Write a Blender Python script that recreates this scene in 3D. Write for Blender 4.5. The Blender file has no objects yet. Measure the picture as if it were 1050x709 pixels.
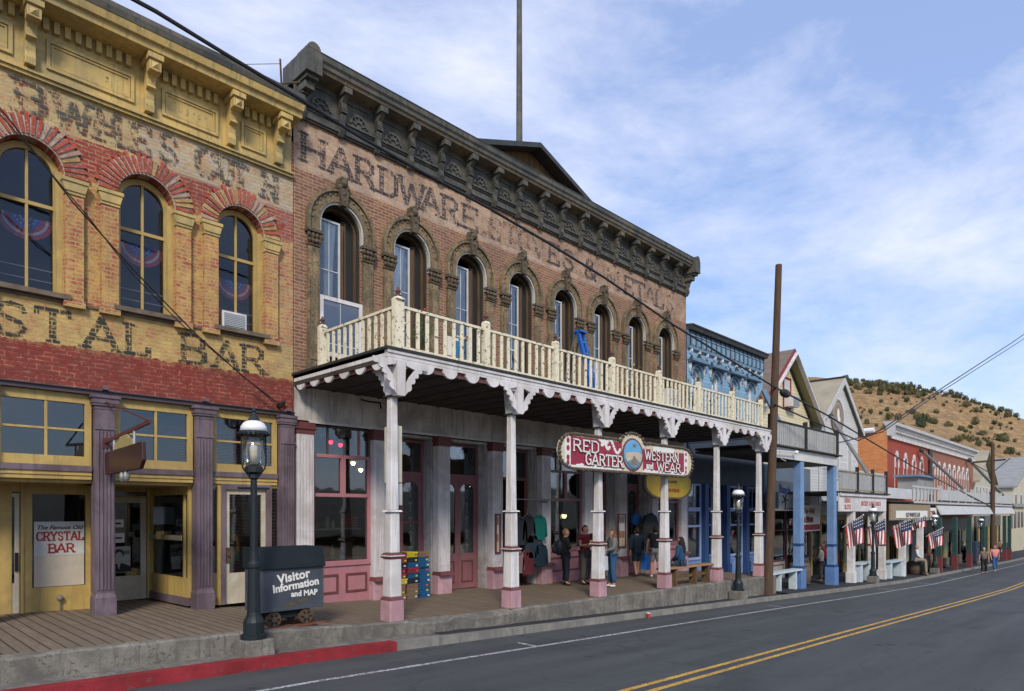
import bpy, math, random
from mathutils import Vector, Matrix
R = math.radians
random.seed(7)
scn = bpy.context.scene
col = scn.collection

# ---------------------------------------------------------------- camera
F, HX, HY = 683.0, 525.0, 525.0                      # focal length and horizon, in pixels of the 1050 px photo
TH = math.atan((1185 - HX) / F); S, C = math.sin(TH), math.cos(TH)
cam = bpy.data.cameras.new('camera'); camo = bpy.data.objects.new('camera', cam); col.objects.link(camo)
cam.sensor_width = 36; cam.lens = F / 1050 * 36
cam.shift_x = 0.0; cam.shift_y = (HY - 354.5) / 1050
cam.clip_start = .1; cam.clip_end = 5000
camo.location = (0, 0, 0); camo.rotation_euler = (R(90), 0, TH - R(90))
scn.camera = camo

# ---------------------------------------------------------------- world and sun
SUN_EL, SUN_AZ = R(36), R(222)                       # azimuth measured from +Y clockwise: over the left shoulder
w = bpy.data.worlds.new('World'); scn.world = w; w.use_nodes = True
nt = w.node_tree; N = nt.nodes; L = nt.links
for n in list(N): N.remove(n)
out = N.new('ShaderNodeOutputWorld'); bg = N.new('ShaderNodeBackground'); bg.inputs[1].default_value = .13
sky = N.new('ShaderNodeTexSky'); sky.sky_type = 'NISHITA'; sky.sun_disc = False
sky.sun_elevation = SUN_EL; sky.sun_rotation = SUN_AZ
sky.air_density = 1.5; sky.dust_density = .9; sky.ozone_density = 3; sky.altitude = 1900
tc = N.new('ShaderNodeTexCoord')
def wn(t, **k):
    n = N.new(t)
    for a, b in k.items(): setattr(n, a, b)
    return n
mp = wn('ShaderNodeMapping'); mp.inputs['Rotation'].default_value = (R(8), R(-14), R(20)); mp.inputs['Scale'].default_value = (1.6, 3.0, 6.5)
L.new(tc.outputs['Generated'], mp.inputs['Vector'])
n1 = wn('ShaderNodeTexNoise'); n1.inputs['Scale'].default_value = 1.3; n1.inputs['Detail'].default_value = 12; n1.inputs['Roughness'].default_value = .62; n1.inputs['Distortion'].default_value = .15
L.new(mp.outputs[0], n1.inputs['Vector'])
n2 = wn('ShaderNodeTexNoise'); n2.inputs['Scale'].default_value = 1.7; n2.inputs['Detail'].default_value = 3
L.new(tc.outputs['Generated'], n2.inputs['Vector'])
am = wn('ShaderNodeMath', operation='MULTIPLY_ADD'); L.new(n2.outputs[0], am.inputs[0]); am.inputs[1].default_value = .42; L.new(n1.outputs[0], am.inputs[2])
rp = wn('ShaderNodeValToRGB'); rp.color_ramp.elements[0].position = .58; rp.color_ramp.elements[1].position = 1.02
rp.color_ramp.elements[0].color = (.04, .04, .04, 1); rp.color_ramp.elements[1].color = (.88, .88, .88, 1)
L.new(am.outputs[0], rp.inputs[0])
mx = wn('ShaderNodeMix', data_type='RGBA'); mx.inputs[7].default_value = (7.2, 7.4, 8.5, 1)
hs = wn('ShaderNodeHueSaturation'); hs.inputs['Saturation'].default_value = 1.4; L.new(sky.outputs[0], hs.inputs['Color'])
hz0 = wn('ShaderNodeMix', data_type='RGBA'); hz0.inputs[0].default_value = .5; hz0.inputs[7].default_value = (4.3, 5.2, 8.3, 1); L.new(hs.outputs[0], hz0.inputs[6])
L.new(rp.outputs[0], mx.inputs[0]); L.new(hz0.outputs[2], mx.inputs[6]); L.new(mx.outputs[2], bg.inputs[0]); L.new(bg.outputs[0], out.inputs[0])
sun = bpy.data.lights.new('sun', 'SUN'); sun.energy = 3.1; sun.angle = R(13); sun.color = (1, .91, .78)
so = bpy.data.objects.new('sun', sun); col.objects.link(so)
sd = Vector((math.sin(SUN_AZ) * math.cos(SUN_EL), math.cos(SUN_AZ) * math.cos(SUN_EL), math.sin(SUN_EL)))
so.rotation_euler = sd.to_track_quat('Z', 'Y').to_euler()
scn.cycles.transparent_max_bounces = 24
scn.view_settings.view_transform = 'Standard'; scn.view_settings.look = 'None'
scn.view_settings.exposure = 0.12; scn.view_settings.gamma = 1

# ---------------------------------------------------------------- helpers
def XX(px, Y):
    r = (px - HX) / F; return Y * (C + r * S) / (S - r * C)
def W(px, py, Y):
    r = (px - HX) / F; f = Y / (S - r * C); return (f * (C + r * S), (HY - py) * f / F)
def interp(x, xs, zs):
    if x <= xs[0]: return zs[0] + (x - xs[0]) * (zs[1] - zs[0]) / (xs[1] - xs[0])
    for i in range(len(xs) - 1):
        if x <= xs[i + 1]: return zs[i] + (zs[i + 1] - zs[i]) * (x - xs[i]) / (xs[i + 1] - xs[i])
    return zs[-1] + (x - xs[-1]) * (zs[-1] - zs[-2]) / (xs[-1] - xs[-2]) * .6
def zs(X): return interp(X, [-30, 4.3, 18, 31, 39.5, 74, 130, 400], [-1.5, -2.29, -2.84, -3.38, -3.71, -4.52, -5.5, -7.5])     # street
def zb(X): return interp(X, [-6, 1.9, 4.6, 7.2, 9.2, 15.4, 19.4, 24.2], [-1.62, -1.78, -1.86, -2.03, -2.10, -2.19, -2.25, -2.33])   # boardwalk
def kh(X): return interp(X, [0, 6, 11, 60], [.175, .17, .14, .14])
def zw(X): return zs(X) + .16                                                                                                  # pavement

ORG = {}
def tag(o, label=None, cat=None, group=None, kind=None):
    if label: o['label'] = label
    if cat: o['category'] = cat
    if group: o['group'] = group
    if kind: o['kind'] = kind
    return o
def thing(name, label, cat, loc=(0, 0, 0), group=None, rz=0, local=False):
    o = bpy.data.objects.new(name, None); col.objects.link(o); o.empty_display_size = .2
    o.location = loc; o.rotation_euler = (0, 0, rz)
    ORG[o.name] = (0, 0, 0) if local else loc
    return tag(o, label, cat, group)
def dup(o, parent=None):
    c = o.copy(); col.objects.link(c)
    ORG[c.name] = (0, 0, 0)
    if parent: c.parent = parent
    for ch in [x for x in col.objects if x.parent == o]: dup(ch, c)
    return c
class MB:
    def __init__(s): s.v = []; s.f = []; s.m = []; s.mi = 0
    def add(s, vs, fs):
        n = len(s.v); s.v += [tuple(p) for p in vs]
        for f in fs: s.f.append([n + i for i in f]); s.m.append(s.mi)
        return s
    def box(s, x0, x1, y0, y1, z0, z1):
        return s.add([(x0, y0, z0), (x1, y0, z0), (x1, y1, z0), (x0, y1, z0), (x0, y0, z1), (x1, y0, z1), (x1, y1, z1), (x0, y1, z1)],
                     [(3, 2, 1, 0), (4, 5, 6, 7), (0, 1, 5, 4), (1, 2, 6, 5), (2, 3, 7, 6), (3, 0, 4, 7)])
    def cb(s, cx, cy, z0, z1, wx, wy): return s.box(cx - wx / 2, cx + wx / 2, cy - wy / 2, cy + wy / 2, z0, z1)
    def frust(s, cx, cy, z0, z1, a, b):            # square, half width a below and b above
        return s.add([(cx - a, cy - a, z0), (cx + a, cy - a, z0), (cx + a, cy + a, z0), (cx - a, cy + a, z0),
                      (cx - b, cy - b, z1), (cx + b, cy - b, z1), (cx + b, cy + b, z1), (cx - b, cy + b, z1)],
                     [(3, 2, 1, 0), (4, 5, 6, 7), (0, 1, 5, 4), (1, 2, 6, 5), (2, 3, 7, 6), (3, 0, 4, 7)])
    def bar(s, a, b, wd, ht, up=(0, 0, 1)):
        a = Vector(a); b = Vector(b); d = (b - a).normalized(); u = Vector(up)
        if abs(d.dot(u)) > .97: u = Vector((1, 0, 0))
        x = d.cross(u).normalized() * wd / 2; y = x.cross(d).normalized() * ht / 2
        return s.add([a - x - y, a + x - y, a + x + y, a - x + y, b - x - y, b + x - y, b + x + y, b - x + y],
                     [(3, 2, 1, 0), (4, 5, 6, 7), (0, 1, 5, 4), (1, 2, 6, 5), (2, 3, 7, 6), (3, 0, 4, 7)])
    def prism(s, pts, y0, y1, ax='y'):             # outline in x,z drawn between two depths (or y,z between two x)
        n = len(pts)
        if ax == 'y': vs = [(p[0], y0, p[1]) for p in pts] + [(p[0], y1, p[1]) for p in pts]
        elif ax == 'x': vs = [(y0, p[0], p[1]) for p in pts] + [(y1, p[0], p[1]) for p in pts]
        else: vs = [(p[0], p[1], y0) for p in pts] + [(p[0], p[1], y1) for p in pts]
        return s.add(vs, [list(range(n)), list(range(2 * n - 1, n - 1, -1))] + [(i, i + n, (i + 1) % n + n, (i + 1) % n) for i in range(n)])
    def tube(s, a, b, r0, r1=None, n=10, cap=True):
        r1 = r0 if r1 is None else r1
        a = Vector(a); b = Vector(b); d = (b - a).normalized()
        u = d.orthogonal().normalized(); v = d.cross(u)
        vs = [a + (u * math.cos(6.2832 * i / n) + v * math.sin(6.2832 * i / n)) * r0 for i in range(n)]
        vs += [b + (u * math.cos(6.2832 * i / n) + v * math.sin(6.2832 * i / n)) * r1 for i in range(n)]
        fs = [(i, (i + 1) % n, (i + 1) % n + n, i + n) for i in range(n)]
        if cap: fs += [list(range(n))[::-1], list(range(n, 2 * n))]
        return s.add(vs, fs)
    def path(s, pts, r, n=6):
        for a, b in zip(pts[:-1], pts[1:]): s.tube(a, b, r, r, n)
        return s
    def lathe(s, prof, cx=0, cy=0, n=16):
        vs = []; fs = []
        for (r, z) in prof: vs += [(cx + r * math.cos(6.2832 * i / n), cy + r * math.sin(6.2832 * i / n), z) for i in range(n)]
        for k in range(len(prof) - 1): fs += [(k * n + i, k * n + (i + 1) % n, (k + 1) * n + (i + 1) % n, (k + 1) * n + i) for i in range(n)]
        fs += [list(range(n))[::-1], [(len(prof) - 1) * n + i for i in range(n)]]
        return s.add(vs, fs)
    def ell(s, c, r, n=10, m=6, jit=0):
        vs = []; fs = []
        for j in range(m + 1):
            t = math.pi * j / m
            for i in range(n):
                k = 1 + random.uniform(-jit, jit)
                vs.append((c[0] + r[0] * k * math.sin(t) * math.cos(6.2832 * i / n), c[1] + r[1] * k * math.sin(t) * math.sin(6.2832 * i / n), c[2] + r[2] * k * math.cos(t)))
        for j in range(m): fs += [(j * n + i, (j + 1) * n + i, (j + 1) * n + (i + 1) % n, j * n + (i + 1) % n) for i in range(n)]
        return s.add(vs, fs)
    def grid(s, fn, nu, nv):
        vs = [fn(i / nu, j / nv) for j in range(nv + 1) for i in range(nu + 1)]
        return s.add(vs, [(j * (nu + 1) + i, j * (nu + 1) + i + 1, (j + 1) * (nu + 1) + i + 1, (j + 1) * (nu + 1) + i) for j in range(nv) for i in range(nu)])
    def build(s, name, mat, parent=None, smooth=False, bevel=0, org=None):
        me = bpy.data.meshes.new(name)
        if parent is not None and org is None:
            p = parent
            while p.parent: p = p.parent
            org = ORG.get(p.name, (0, 0, 0))
        org = org or (0, 0, 0)
        me.from_pydata([(a - org[0], b - org[1], c - org[2]) for a, b, c in s.v], [], s.f)
        mats = mat if isinstance(mat, (list, tuple)) else [mat]
        for m in mats: me.materials.append(m)
        if len(mats) > 1: me.polygons.foreach_set('material_index', s.m)
        if smooth: me.polygons.foreach_set('use_smooth', [True] * len(s.f))
        me.update()
        o = bpy.data.objects.new(name, me); col.objects.link(o)
        if parent is not None: o.parent = parent
        elif any(org): o.location = org
        if bevel:
            b = o.modifiers.new('bevel', 'BEVEL'); b.width = bevel; b.segments = 2; b.limit_method = 'ANGLE'
        return o

# ---------------------------------------------------------------- materials
def base_mat(name):
    m = bpy.data.materials.new(name); m.use_nodes = True; n = m.node_tree.nodes
    return m, m.node_tree, n, m.node_tree.links, n['Principled BSDF']
def noise(n, l, vec, scale, detail=5, rough=.6, dist=0):
    t = n.new('ShaderNodeTexNoise'); t.inputs['Scale'].default_value = scale; t.inputs['Detail'].default_value = detail
    t.inputs['Roughness'].default_value = rough; t.inputs['Distortion'].default_value = dist
    if vec is not None: l.new(vec, t.inputs['Vector'])
    return t.outputs[0]
def ramp(n, l, src, stops):
    r = n.new('ShaderNodeValToRGB'); e = r.color_ramp.elements
    while len(e) < len(stops): e.new(.5)
    for i, (p, c) in enumerate(stops):
        e[i].position = p; e[i].color = (c, c, c, 1) if isinstance(c, (int, float)) else (*c[:3], 1)
    l.new(src, r.inputs[0]); return r.outputs[0]
def mixc(n, l, fac, a, b, mode='MIX'):
    x = n.new('ShaderNodeMix'); x.data_type = 'RGBA'; x.blend_type = mode
    for i, q in ((0, fac), (6, a), (7, b)):
        if isinstance(q, (int, float)): x.inputs[i].default_value = q
        elif isinstance(q, tuple): x.inputs[i].default_value = (*q[:3], 1)
        else: l.new(q, x.inputs[i])
    return x.outputs[2]
def mth(n, l, op, a, b=0., c=0.):
    x = n.new('ShaderNodeMath'); x.operation = op
    for i, q in enumerate((a, b, c)):
        if isinstance(q, (int, float)): x.inputs[i].default_value = q
        else: l.new(q, x.inputs[i])
    return x.outputs[0]
def bump(n, l, bs, h, st, dist=.02):
    b = n.new('ShaderNodeBump'); b.inputs['Strength'].default_value = st; b.inputs['Distance'].default_value = dist
    l.new(h, b.inputs['Height']); l.new(b.outputs[0], bs.inputs['Normal'])
def plain(name, c, rough=.6, var=.18, scale=2.5, chip=None, chipamt=.34, bm=.25, metal=0, spec=.4, dirt=None, stretch=(1, 1, 1)):
    """paint, wood, stone or metal with blotches, fine grain and, if asked, chipped spots of a second colour"""
    m, t, n, l, b = base_mat(name)
    tc = n.new('ShaderNodeTexCoord'); mp = n.new('ShaderNodeMapping'); mp.inputs['Scale'].default_value = stretch
    l.new(tc.outputs['Object'], mp.inputs[0]); v = mp.outputs[0]
    a = noise(n, l, v, scale, 6, .65); f = noise(n, l, v, scale * 14, 3, .6)
    lo = tuple(x * (1 - var * 1.6) for x in c); hi = tuple(min(1, x * (1 + var)) for x in c)
    cc = ramp(n, l, a, [(.3, lo), (.7, hi)])
    cc = mixc(n, l, mth(n, l, 'MULTIPLY', f, .35), cc, tuple(x * .72 for x in c))
    if dirt:
        mps = n.new('ShaderNodeMapping'); mps.inputs['Scale'].default_value = (7, 7, .55); l.new(tc.outputs['Object'], mps.inputs[0])
        cc = mixc(n, l, ramp(n, l, noise(n, l, mps.outputs[0], 1.3, 6, .7), [(.50, 0.), (.66, .8)]), cc, tuple(x * .8 for x in dirt))
    if dirt: cc = mixc(n, l, ramp(n, l, noise(n, l, v, scale * .6, 8, .72, .5), [(.46, 0.), (.60, .85)]), cc, dirt)
    if chip: cc = mixc(n, l, ramp(n, l, noise(n, l, v, scale * 6, 5, .7), [(1 - chipamt - .03, 0.), (1 - chipamt + .03, 1.)]), cc, chip)
    l.new(cc, b.inputs['Base Color']); b.inputs['Roughness'].default_value = rough; b.inputs['Metallic'].default_value = metal
    b.inputs['Specular IOR Level'].default_value = spec
    bump(n, l, b, f, bm, .01)
    return m
def facecoord(n, l):
    """x,z on street fronts and y,z on side walls, in metres"""
    g = n.new('ShaderNodeNewGeometry'); sp = n.new('ShaderNodeSeparateXYZ'); l.new(g.outputs['Position'], sp.inputs[0])
    sn = n.new('ShaderNodeSeparateXYZ'); l.new(g.outputs['Normal'], sn.inputs[0])
    k = mth(n, l, 'GREATER_THAN', mth(n, l, 'ABSOLUTE', sn.outputs[0]), .6)
    u = mth(n, l, 'ADD', mth(n, l, 'MULTIPLY', sp.outputs[0], mth(n, l, 'SUBTRACT', 1., k)), mth(n, l, 'MULTIPLY', sp.outputs[1], k))
    cb = n.new('ShaderNodeCombineXYZ'); l.new(u, cb.inputs[0]); l.new(sp.outputs[2], cb.inputs[1])
    return cb.outputs[0], u, sp.outputs[2], g.outputs['Position']
def brick(name, c1, c2, mortar, zones=(), under=None, rough=.85, bw=.215, rh=.075, grime=.35, ms=.011):
    """brickwork; zones = painted bands (z0, z1, colour, cover 0..1, ragged edge m, x0, x1)"""
    m, t, n, l, b = base_mat(name)
    v, u, z, pos = facecoord(n, l)
    wob = noise(n, l, v, 3, 3); w2 = n.new('ShaderNodeVectorMath'); w2.operation = 'MULTIPLY_ADD'
    cw = n.new('ShaderNodeCombineXYZ'); l.new(wob, cw.inputs[1]); l.new(cw.outputs[0], w2.inputs[0]); w2.inputs[1].default_value = (.02, .03, 0); l.new(v, w2.inputs[2])
    bt = n.new('ShaderNodeTexBrick'); l.new(w2.outputs[0], bt.inputs['Vector'])
    bt.inputs['Scale'].default_value = 1; bt.inputs['Brick Width'].default_value = bw; bt.inputs['Row Height'].default_value = rh
    bt.inputs['Mortar Size'].default_value = ms; bt.inputs['Mortar Smooth'].default_value = .3; bt.inputs['Bias'].default_value = -.1
    bt.inputs['Color1'].default_value = (*c1, 1); bt.inputs['Color2'].default_value = (*c2, 1); bt.inputs['Mortar'].default_value = (*mortar, 1)
    big = noise(n, l, v, .9, 6, .65); fine = noise(n, l, v, 9, 6, .75); mid = noise(n, l, v, 3.2, 7, .72, .3)
    cc = bt.outputs['Color']
    if under: cc = mixc(n, l, ramp(n, l, mid, [(.44, 0.), (.56, under[1])]), cc, mixc(n, l, mth(n, l, 'MULTIPLY', bt.outputs['Fac'], .75), under[0], mortar))
    for q in zones:
        z0, z1, pc, cover, rag = q[:5]
        smooth_ = cover > .96
        zz = mth(n, l, 'ADD', z, mth(n, l, 'MULTIPLY', mth(n, l, 'SUBTRACT', mth(n, l, 'ADD', mth(n, l, 'MULTIPLY', mid, .6), mth(n, l, 'MULTIPLY', fine, .4)), .5), rag * 1.3))
        k = mth(n, l, 'MULTIPLY', mth(n, l, 'GREATER_THAN', zz, z0), mth(n, l, 'LESS_THAN', zz, z1))
        if len(q) > 5:
            xx = mth(n, l, 'ADD', u, mth(n, l, 'MULTIPLY', mth(n, l, 'SUBTRACT', mid, .5), rag * 4))
            k = mth(n, l, 'MULTIPLY', k, mth(n, l, 'MULTIPLY', mth(n, l, 'GREATER_THAN', xx, q[5]), mth(n, l, 'LESS_THAN', xx, q[6])))
        wear = ramp(n, l, mth(n, l, 'ADD', mth(n, l, 'MULTIPLY', fine, .5), mth(n, l, 'MULTIPLY', mid, .5)), [(max(.02, .47 - (1 - cover) * .2 - .0), 1.), (min(.98, .33 + cover * .35), 1. if cover > .97 else .1)]) if cover < 1 else None
        if wear is not None: k = mth(n, l, 'MULTIPLY', k, wear)
        pcc = mixc(n, l, ramp(n, l, big, [(.35, 0.), (.7, .45)]), pc, tuple(x * .7 for x in pc))
        pcc = mixc(n, l, mth(n, l, 'MULTIPLY', bt.outputs['Fac'], .45 if not smooth_ else .04), pcc, tuple(x * .6 for x in pc))
        cc = mixc(n, l, k, cc, pcc)
    cc = mixc(n, l, mth(n, l, 'MULTIPLY', ramp(n, l, big, [(.4, 0.), (.75, 1.)]), grime), cc, (.10, .085, .07))
    cc = mixc(n, l, mth(n, l, 'MULTIPLY', ramp(n, l, fine, [(.35, 1.), (.5, 0.)]), .35), cc, (.09, .06, .05))
    l.new(cc, b.inputs['Base Color']); b.inputs['Roughness'].default_value = rough; b.inputs['Specular IOR Level'].default_value = .25
    h = mth(n, l, 'ADD', mth(n, l, 'MULTIPLY', bt.outputs['Fac'], -1.), mth(n, l, 'MULTIPLY', fine, .9))
    bump(n, l, b, h, .5, .012)
    return m
def boards(name, c, pitch, axis='z', rough=.65, gap=(.05, .045, .04), var=.25, gw=.06, chip=None, chipamt=.4, slant=True, weather=None):
    """painted or bare boards of one width with dark joints; axis = direction across the boards"""
    m, t, n, l, b = base_mat(name)
    g = n.new('ShaderNodeNewGeometry'); sp = n.new('ShaderNodeSeparateXYZ'); l.new(g.outputs['Position'], sp.inputs[0])
    if axis == 'd': s0 = mth(n, l, 'ADD', mth(n, l, 'MULTIPLY', sp.outputs[0], .8), mth(n, l, 'MULTIPLY', sp.outputs[1], .6))
    else: s0 = sp.outputs['xyz'.index(axis)]
    q = mth(n, l, 'DIVIDE', s0, pitch); fr = mth(n, l, 'FRACT', q); fl = mth(n, l, 'FLOOR', q)
    wn_ = n.new('ShaderNodeTexWhiteNoise'); wn_.noise_dimensions = '1D'; l.new(fl, wn_.inputs['W'])
    mp = n.new('ShaderNodeMapping'); l.new(g.outputs['Position'], mp.inputs[0])
    sc = {'z': (1.2, 1.2, 14), 'x': (14, 1.5, 1.2), 'y': (1.2, 14, 1.2), 'd': (5, 4, 3)}[axis]; mp.inputs['Scale'].default_value = sc
    gr = noise(n, l, mp.outputs[0], 1.5, 6, .7); big = noise(n, l, g.outputs['Position'], 1.1, 5, .6)
    cc = ramp(n, l, gr, [(.25, tuple(x * (1 - var) for x in c)), (.75, tuple(min(1, x * (1 + var * .5)) for x in c))])
    cc = mixc(n, l, mth(n, l, 'MULTIPLY', wn_.outputs[0], .45), cc, tuple(x * .62 for x in c))
    cc = mixc(n, l, ramp(n, l, big, [(.4, 0.), (.75, .35)]), cc, tuple(x * .55 for x in c))
    if chip: cc = mixc(n, l, ramp(n, l, noise(n, l, mp.outputs[0], 3.5, 6, .75), [(.97 - chipamt, 0.), (1.03 - chipamt, 1.)]), cc, chip)
    k = mth(n, l, 'LESS_THAN', fr, gw)
    cc = mixc(n, l, mth(n, l, 'MULTIPLY', k, .8), cc, gap)
    l.new(cc, b.inputs['Base Color']); b.inputs['Roughness'].default_value = rough; b.inputs['Specular IOR Level'].default_value = .3
    h = mth(n, l, 'ADD', mth(n, l, 'MULTIPLY', mth(n, l, 'SUBTRACT', 1., k), 1.), mth(n, l, 'MULTIPLY', gr, .3))
    if slant and axis == 'z': h = mth(n, l, 'ADD', h, mth(n, l, 'MULTIPLY', fr, -.9))
    bump(n, l, b, h, .8, .015)
    return m
def glassm(name, tint=(.5, .55, .58), refl=1.0, base=.10):
    m, t, n, l, b = base_mat(name); n.remove(b)
    o = [x for x in n if x.type == 'OUTPUT_MATERIAL'][0]
    tr = n.new('ShaderNodeBsdfTransparent'); tr.inputs[0].default_value = (*tint, 1)
    gl = n.new('ShaderNodeBsdfGlossy'); gl.inputs['Roughness'].default_value = .03; gl.inputs[0].default_value = (.85, .9, .95, 1)
    fr = n.new('ShaderNodeFresnel'); fr.inputs[0].default_value = 1.5
    g = n.new('ShaderNodeNewGeometry'); nz = noise(n, l, g.outputs['Position'], 1.4, 2)
    bp = n.new('ShaderNodeBump'); bp.inputs['Strength'].default_value = .05; bp.inputs['Distance'].default_value = .05; l.new(nz, bp.inputs['Height']); l.new(bp.outputs[0], gl.inputs['Normal'])
    k = mth(n, l, 'ADD', mth(n, l, 'MULTIPLY', fr.outputs[0], refl), base); k = mth(n, l, 'MINIMUM', k, .9)
    ms = n.new('ShaderNodeMixShader'); l.new(k, ms.inputs[0]); l.new(tr.outputs[0], ms.inputs[1]); l.new(gl.outputs[0], ms.inputs[2]); l.new(ms.outputs[0], o.inputs[0])
    return m
def wornink(name, c, wear=.45, scale=4.5, soft=.05):
    """old wall paint: worn through to the wall behind it"""
    m, t, n, l, b = base_mat(name); o = [x for x in n if x.type == 'OUTPUT_MATERIAL'][0]
    v, u, z, pos = facecoord(n, l)
    f1 = noise(n, l, v, scale, 7, .75); f2 = noise(n, l, v, scale * 4, 4, .7)
    bt = n.new('ShaderNodeTexBrick'); l.new(v, bt.inputs['Vector']); bt.inputs['Scale'].default_value = 1; bt.inputs['Brick Width'].default_value = .215; bt.inputs['Row Height'].default_value = .075; bt.inputs['Mortar Size'].default_value = .009
    bt.inputs['Color1'].default_value = (0, 0, 0, 1); bt.inputs['Color2'].default_value = (1, 1, 1, 1)
    s0 = mth(n, l, 'ADD', mth(n, l, 'MULTIPLY', f1, .55), mth(n, l, 'MULTIPLY', f2, .25)); s0 = mth(n, l, 'ADD', s0, mth(n, l, 'MULTIPLY', bt.outputs['Color'], .07))
    s0 = mth(n, l, 'ADD', s0, mth(n, l, 'MULTIPLY', bt.outputs['Fac'], -.08))
    k = ramp(n, l, s0, [(wear - .03 - soft, 0.), (wear - .03 + soft, .9)])
    l.new(mixc(n, l, f2, c, tuple(x * .6 + .04 for x in c)), b.inputs['Base Color']); b.inputs['Roughness'].default_value = .9; b.inputs['Specular IOR Level'].default_value = .1
    tr = n.new('ShaderNodeBsdfTransparent'); ms = n.new('ShaderNodeMixShader')
    l.new(k, ms.inputs[0]); l.new(tr.outputs[0], ms.inputs[1]); l.new(b.outputs[0], ms.inputs[2]); l.new(ms.outputs[0], o.inputs[0])
    return m
def emis(name, c, st):
    m, t, n, l, b = base_mat(name); b.inputs['Base Color'].default_value = (*c, 1); b.inputs['Emission Color'].default_value = (*c, 1); b.inputs['Emission Strength'].default_value = st
    return m
M = {}
def ground_mats():
    # asphalt
    m, t, n, l, b = base_mat('asphalt'); g = n.new('ShaderNodeNewGeometry'); p = g.outputs['Position']
    mp = n.new('ShaderNodeMapping'); mp.inputs['Scale'].default_value = (.12, 1.3, 1); l.new(p, mp.inputs[0])
    big = noise(n, l, mp.outputs[0], 1.2, 6, .6); f = noise(n, l, p, 60, 3, .7); pt = noise(n, l, p, .55, 5, .6)
    cc = ramp(n, l, big, [(.3, (.034, .039, .041)), (.7, (.066, .072, .073))])
    cc = mixc(n, l, mth(n, l, 'MULTIPLY', f, .4), cc, (.10, .10, .10), 'MIX')
    cc = mixc(n, l, ramp(n, l, pt, [(.54, 0.), (.64, .4)]), cc, (.034, .038, .040))
    mp2 = n.new('ShaderNodeMapping'); mp2.inputs['Scale'].default_value = (.05, 1.9, 1); l.new(p, mp2.inputs[0])
    cc = mixc(n, l, ramp(n, l, noise(n, l, mp2.outputs[0], 1.0, 4, .6), [(.50, 0.), (.70, .45)]), cc, (.085, .092, .093))
    cc = mixc(n, l, ramp(n, l, noise(n, l, p, 1.6, 3, .5), [(.68, 0.), (.72, .55)]), cc, (.02, .02, .022))
    cr = n.new('ShaderNodeTexVoronoi'); cr.feature = 'DISTANCE_TO_EDGE'; cr.inputs['Scale'].default_value = .33
    ds = n.new('ShaderNodeVectorMath'); ds.operation = 'MULTIPLY_ADD'; nn = n.new('ShaderNodeTexNoise'); nn.inputs['Scale'].default_value = .9; nn.inputs['Detail'].default_value = 5; l.new(p, nn.inputs['Vector'])
    l.new(nn.outputs['Color'], ds.inputs[0]); ds.inputs[1].default_value = (1.8, 1.8, 0); l.new(p, ds.inputs[2]); l.new(ds.outputs[0], cr.inputs['Vector'])
    cc = mixc(n, l, mth(n, l, 'MULTIPLY', mth(n, l, 'LESS_THAN', cr.outputs['Distance'], .008), .35), cc, (.025, .026, .028))
    l.new(cc, b.inputs['Base Color']); b.inputs['Roughness'].default_value = .8; b.inputs['Specular IOR Level'].default_value = .3; bump(n, l, b, f, .5, .012)
    M['asphalt'] = m
ground_mats()
M['concrete'] = plain('concrete', (.21, .195, .165), .9, .3, 2.6, chip=(.11, .10, .085), chipamt=.42, bm=.6, dirt=(.10, .095, .085))
M['kerbstone'] = plain('kerb concrete', (.24, .23, .20), .9, .2, 1.7, chip=(.15, .14, .13), chipamt=.33, bm=.5, dirt=(.15, .14, .13))
M['redkerb'] = plain('red kerb paint', (.25, .018, .024), .7, .3, 2.5, chip=(.15, .06, .055), chipamt=.37, bm=.4)
M['tar'] = plain('dark asphalt patch', (.028, .03, .033), .85, .3, 6, bm=.9)
M['whiteline'] = plain('white road paint', (.46, .46, .45), .7, .2, 3, chip=(.08, .08, .085), chipamt=.46)
M['yellowline'] = plain('yellow road paint', (.56, .33, .06), .7, .2, 3, chip=(.10, .085, .06), chipamt=.43)
M['boardwalk'] = boards('weathered boardwalk planks', (.215, .165, .118), .17, 'x', .85, gap=(.02, .017, .014), var=.45, gw=.13, slant=False)
M['white'] = plain('white paint', (.70, .68, .68), .55, .07, 1.6, chip=(.38, .33, .29), chipamt=.27, dirt=(.48, .45, .43))
M['wallwhite'] = plain('old white lintel paint', (.58, .555, .52), .6, .12, 1.2, dirt=(.30, .27, .25))
M['pilwhite'] = plain('pinkish white shaft paint', (.62, .585, .59), .55, .08, 1.3, chip=(.36, .30, .29), chipamt=.27, dirt=(.42, .38, .37))
M['reveal'] = plain('grey reveal paint', (.46, .45, .44), .6, .1, 1.2, dirt=(.22, .2, .2))
M['pink'] = plain('dusty pink paint', (.40, .165, .185), .55, .12, 2.0, chip=(.33, .2, .19), chipamt=.28, dirt=(.36, .17, .18))
M['pinkpale'] = plain('pale mauve pink paint', (.50, .30, .33), .55, .12, 2.0, chip=(.33, .2, .19), chipamt=.3, dirt=(.34, .2, .22))
M['maroon'] = plain('dark red paint', (.15, .045, .045), .5, .15, 2.5, chip=(.3, .2, .18), chipamt=.25)
M['rose'] = plain('muted rose frame paint', (.24, .10, .105), .5, .15, 2.5)
M['mauve'] = plain('purple grey paint', (.17, .128, .152), .5, .12, 1.6, chip=(.08, .06, .065), chipamt=.27, dirt=(.09, .062, .075))
M['mauved'] = plain('dark purple moulding paint', (.075, .055, .068), .5, .15, 3)
M['ochre'] = plain('ochre yellow paint', (.50, .355, .115), .5, .12, 1.6, chip=(.28, .2, .09), chipamt=.27, dirt=(.34, .24, .09))
M['cornyellow'] = plain('weathered yellow cornice paint', (.56, .40, .14), .6, .15, 1.3, chip=(.22, .18, .10), chipamt=.31, dirt=(.30, .24, .11))
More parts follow.
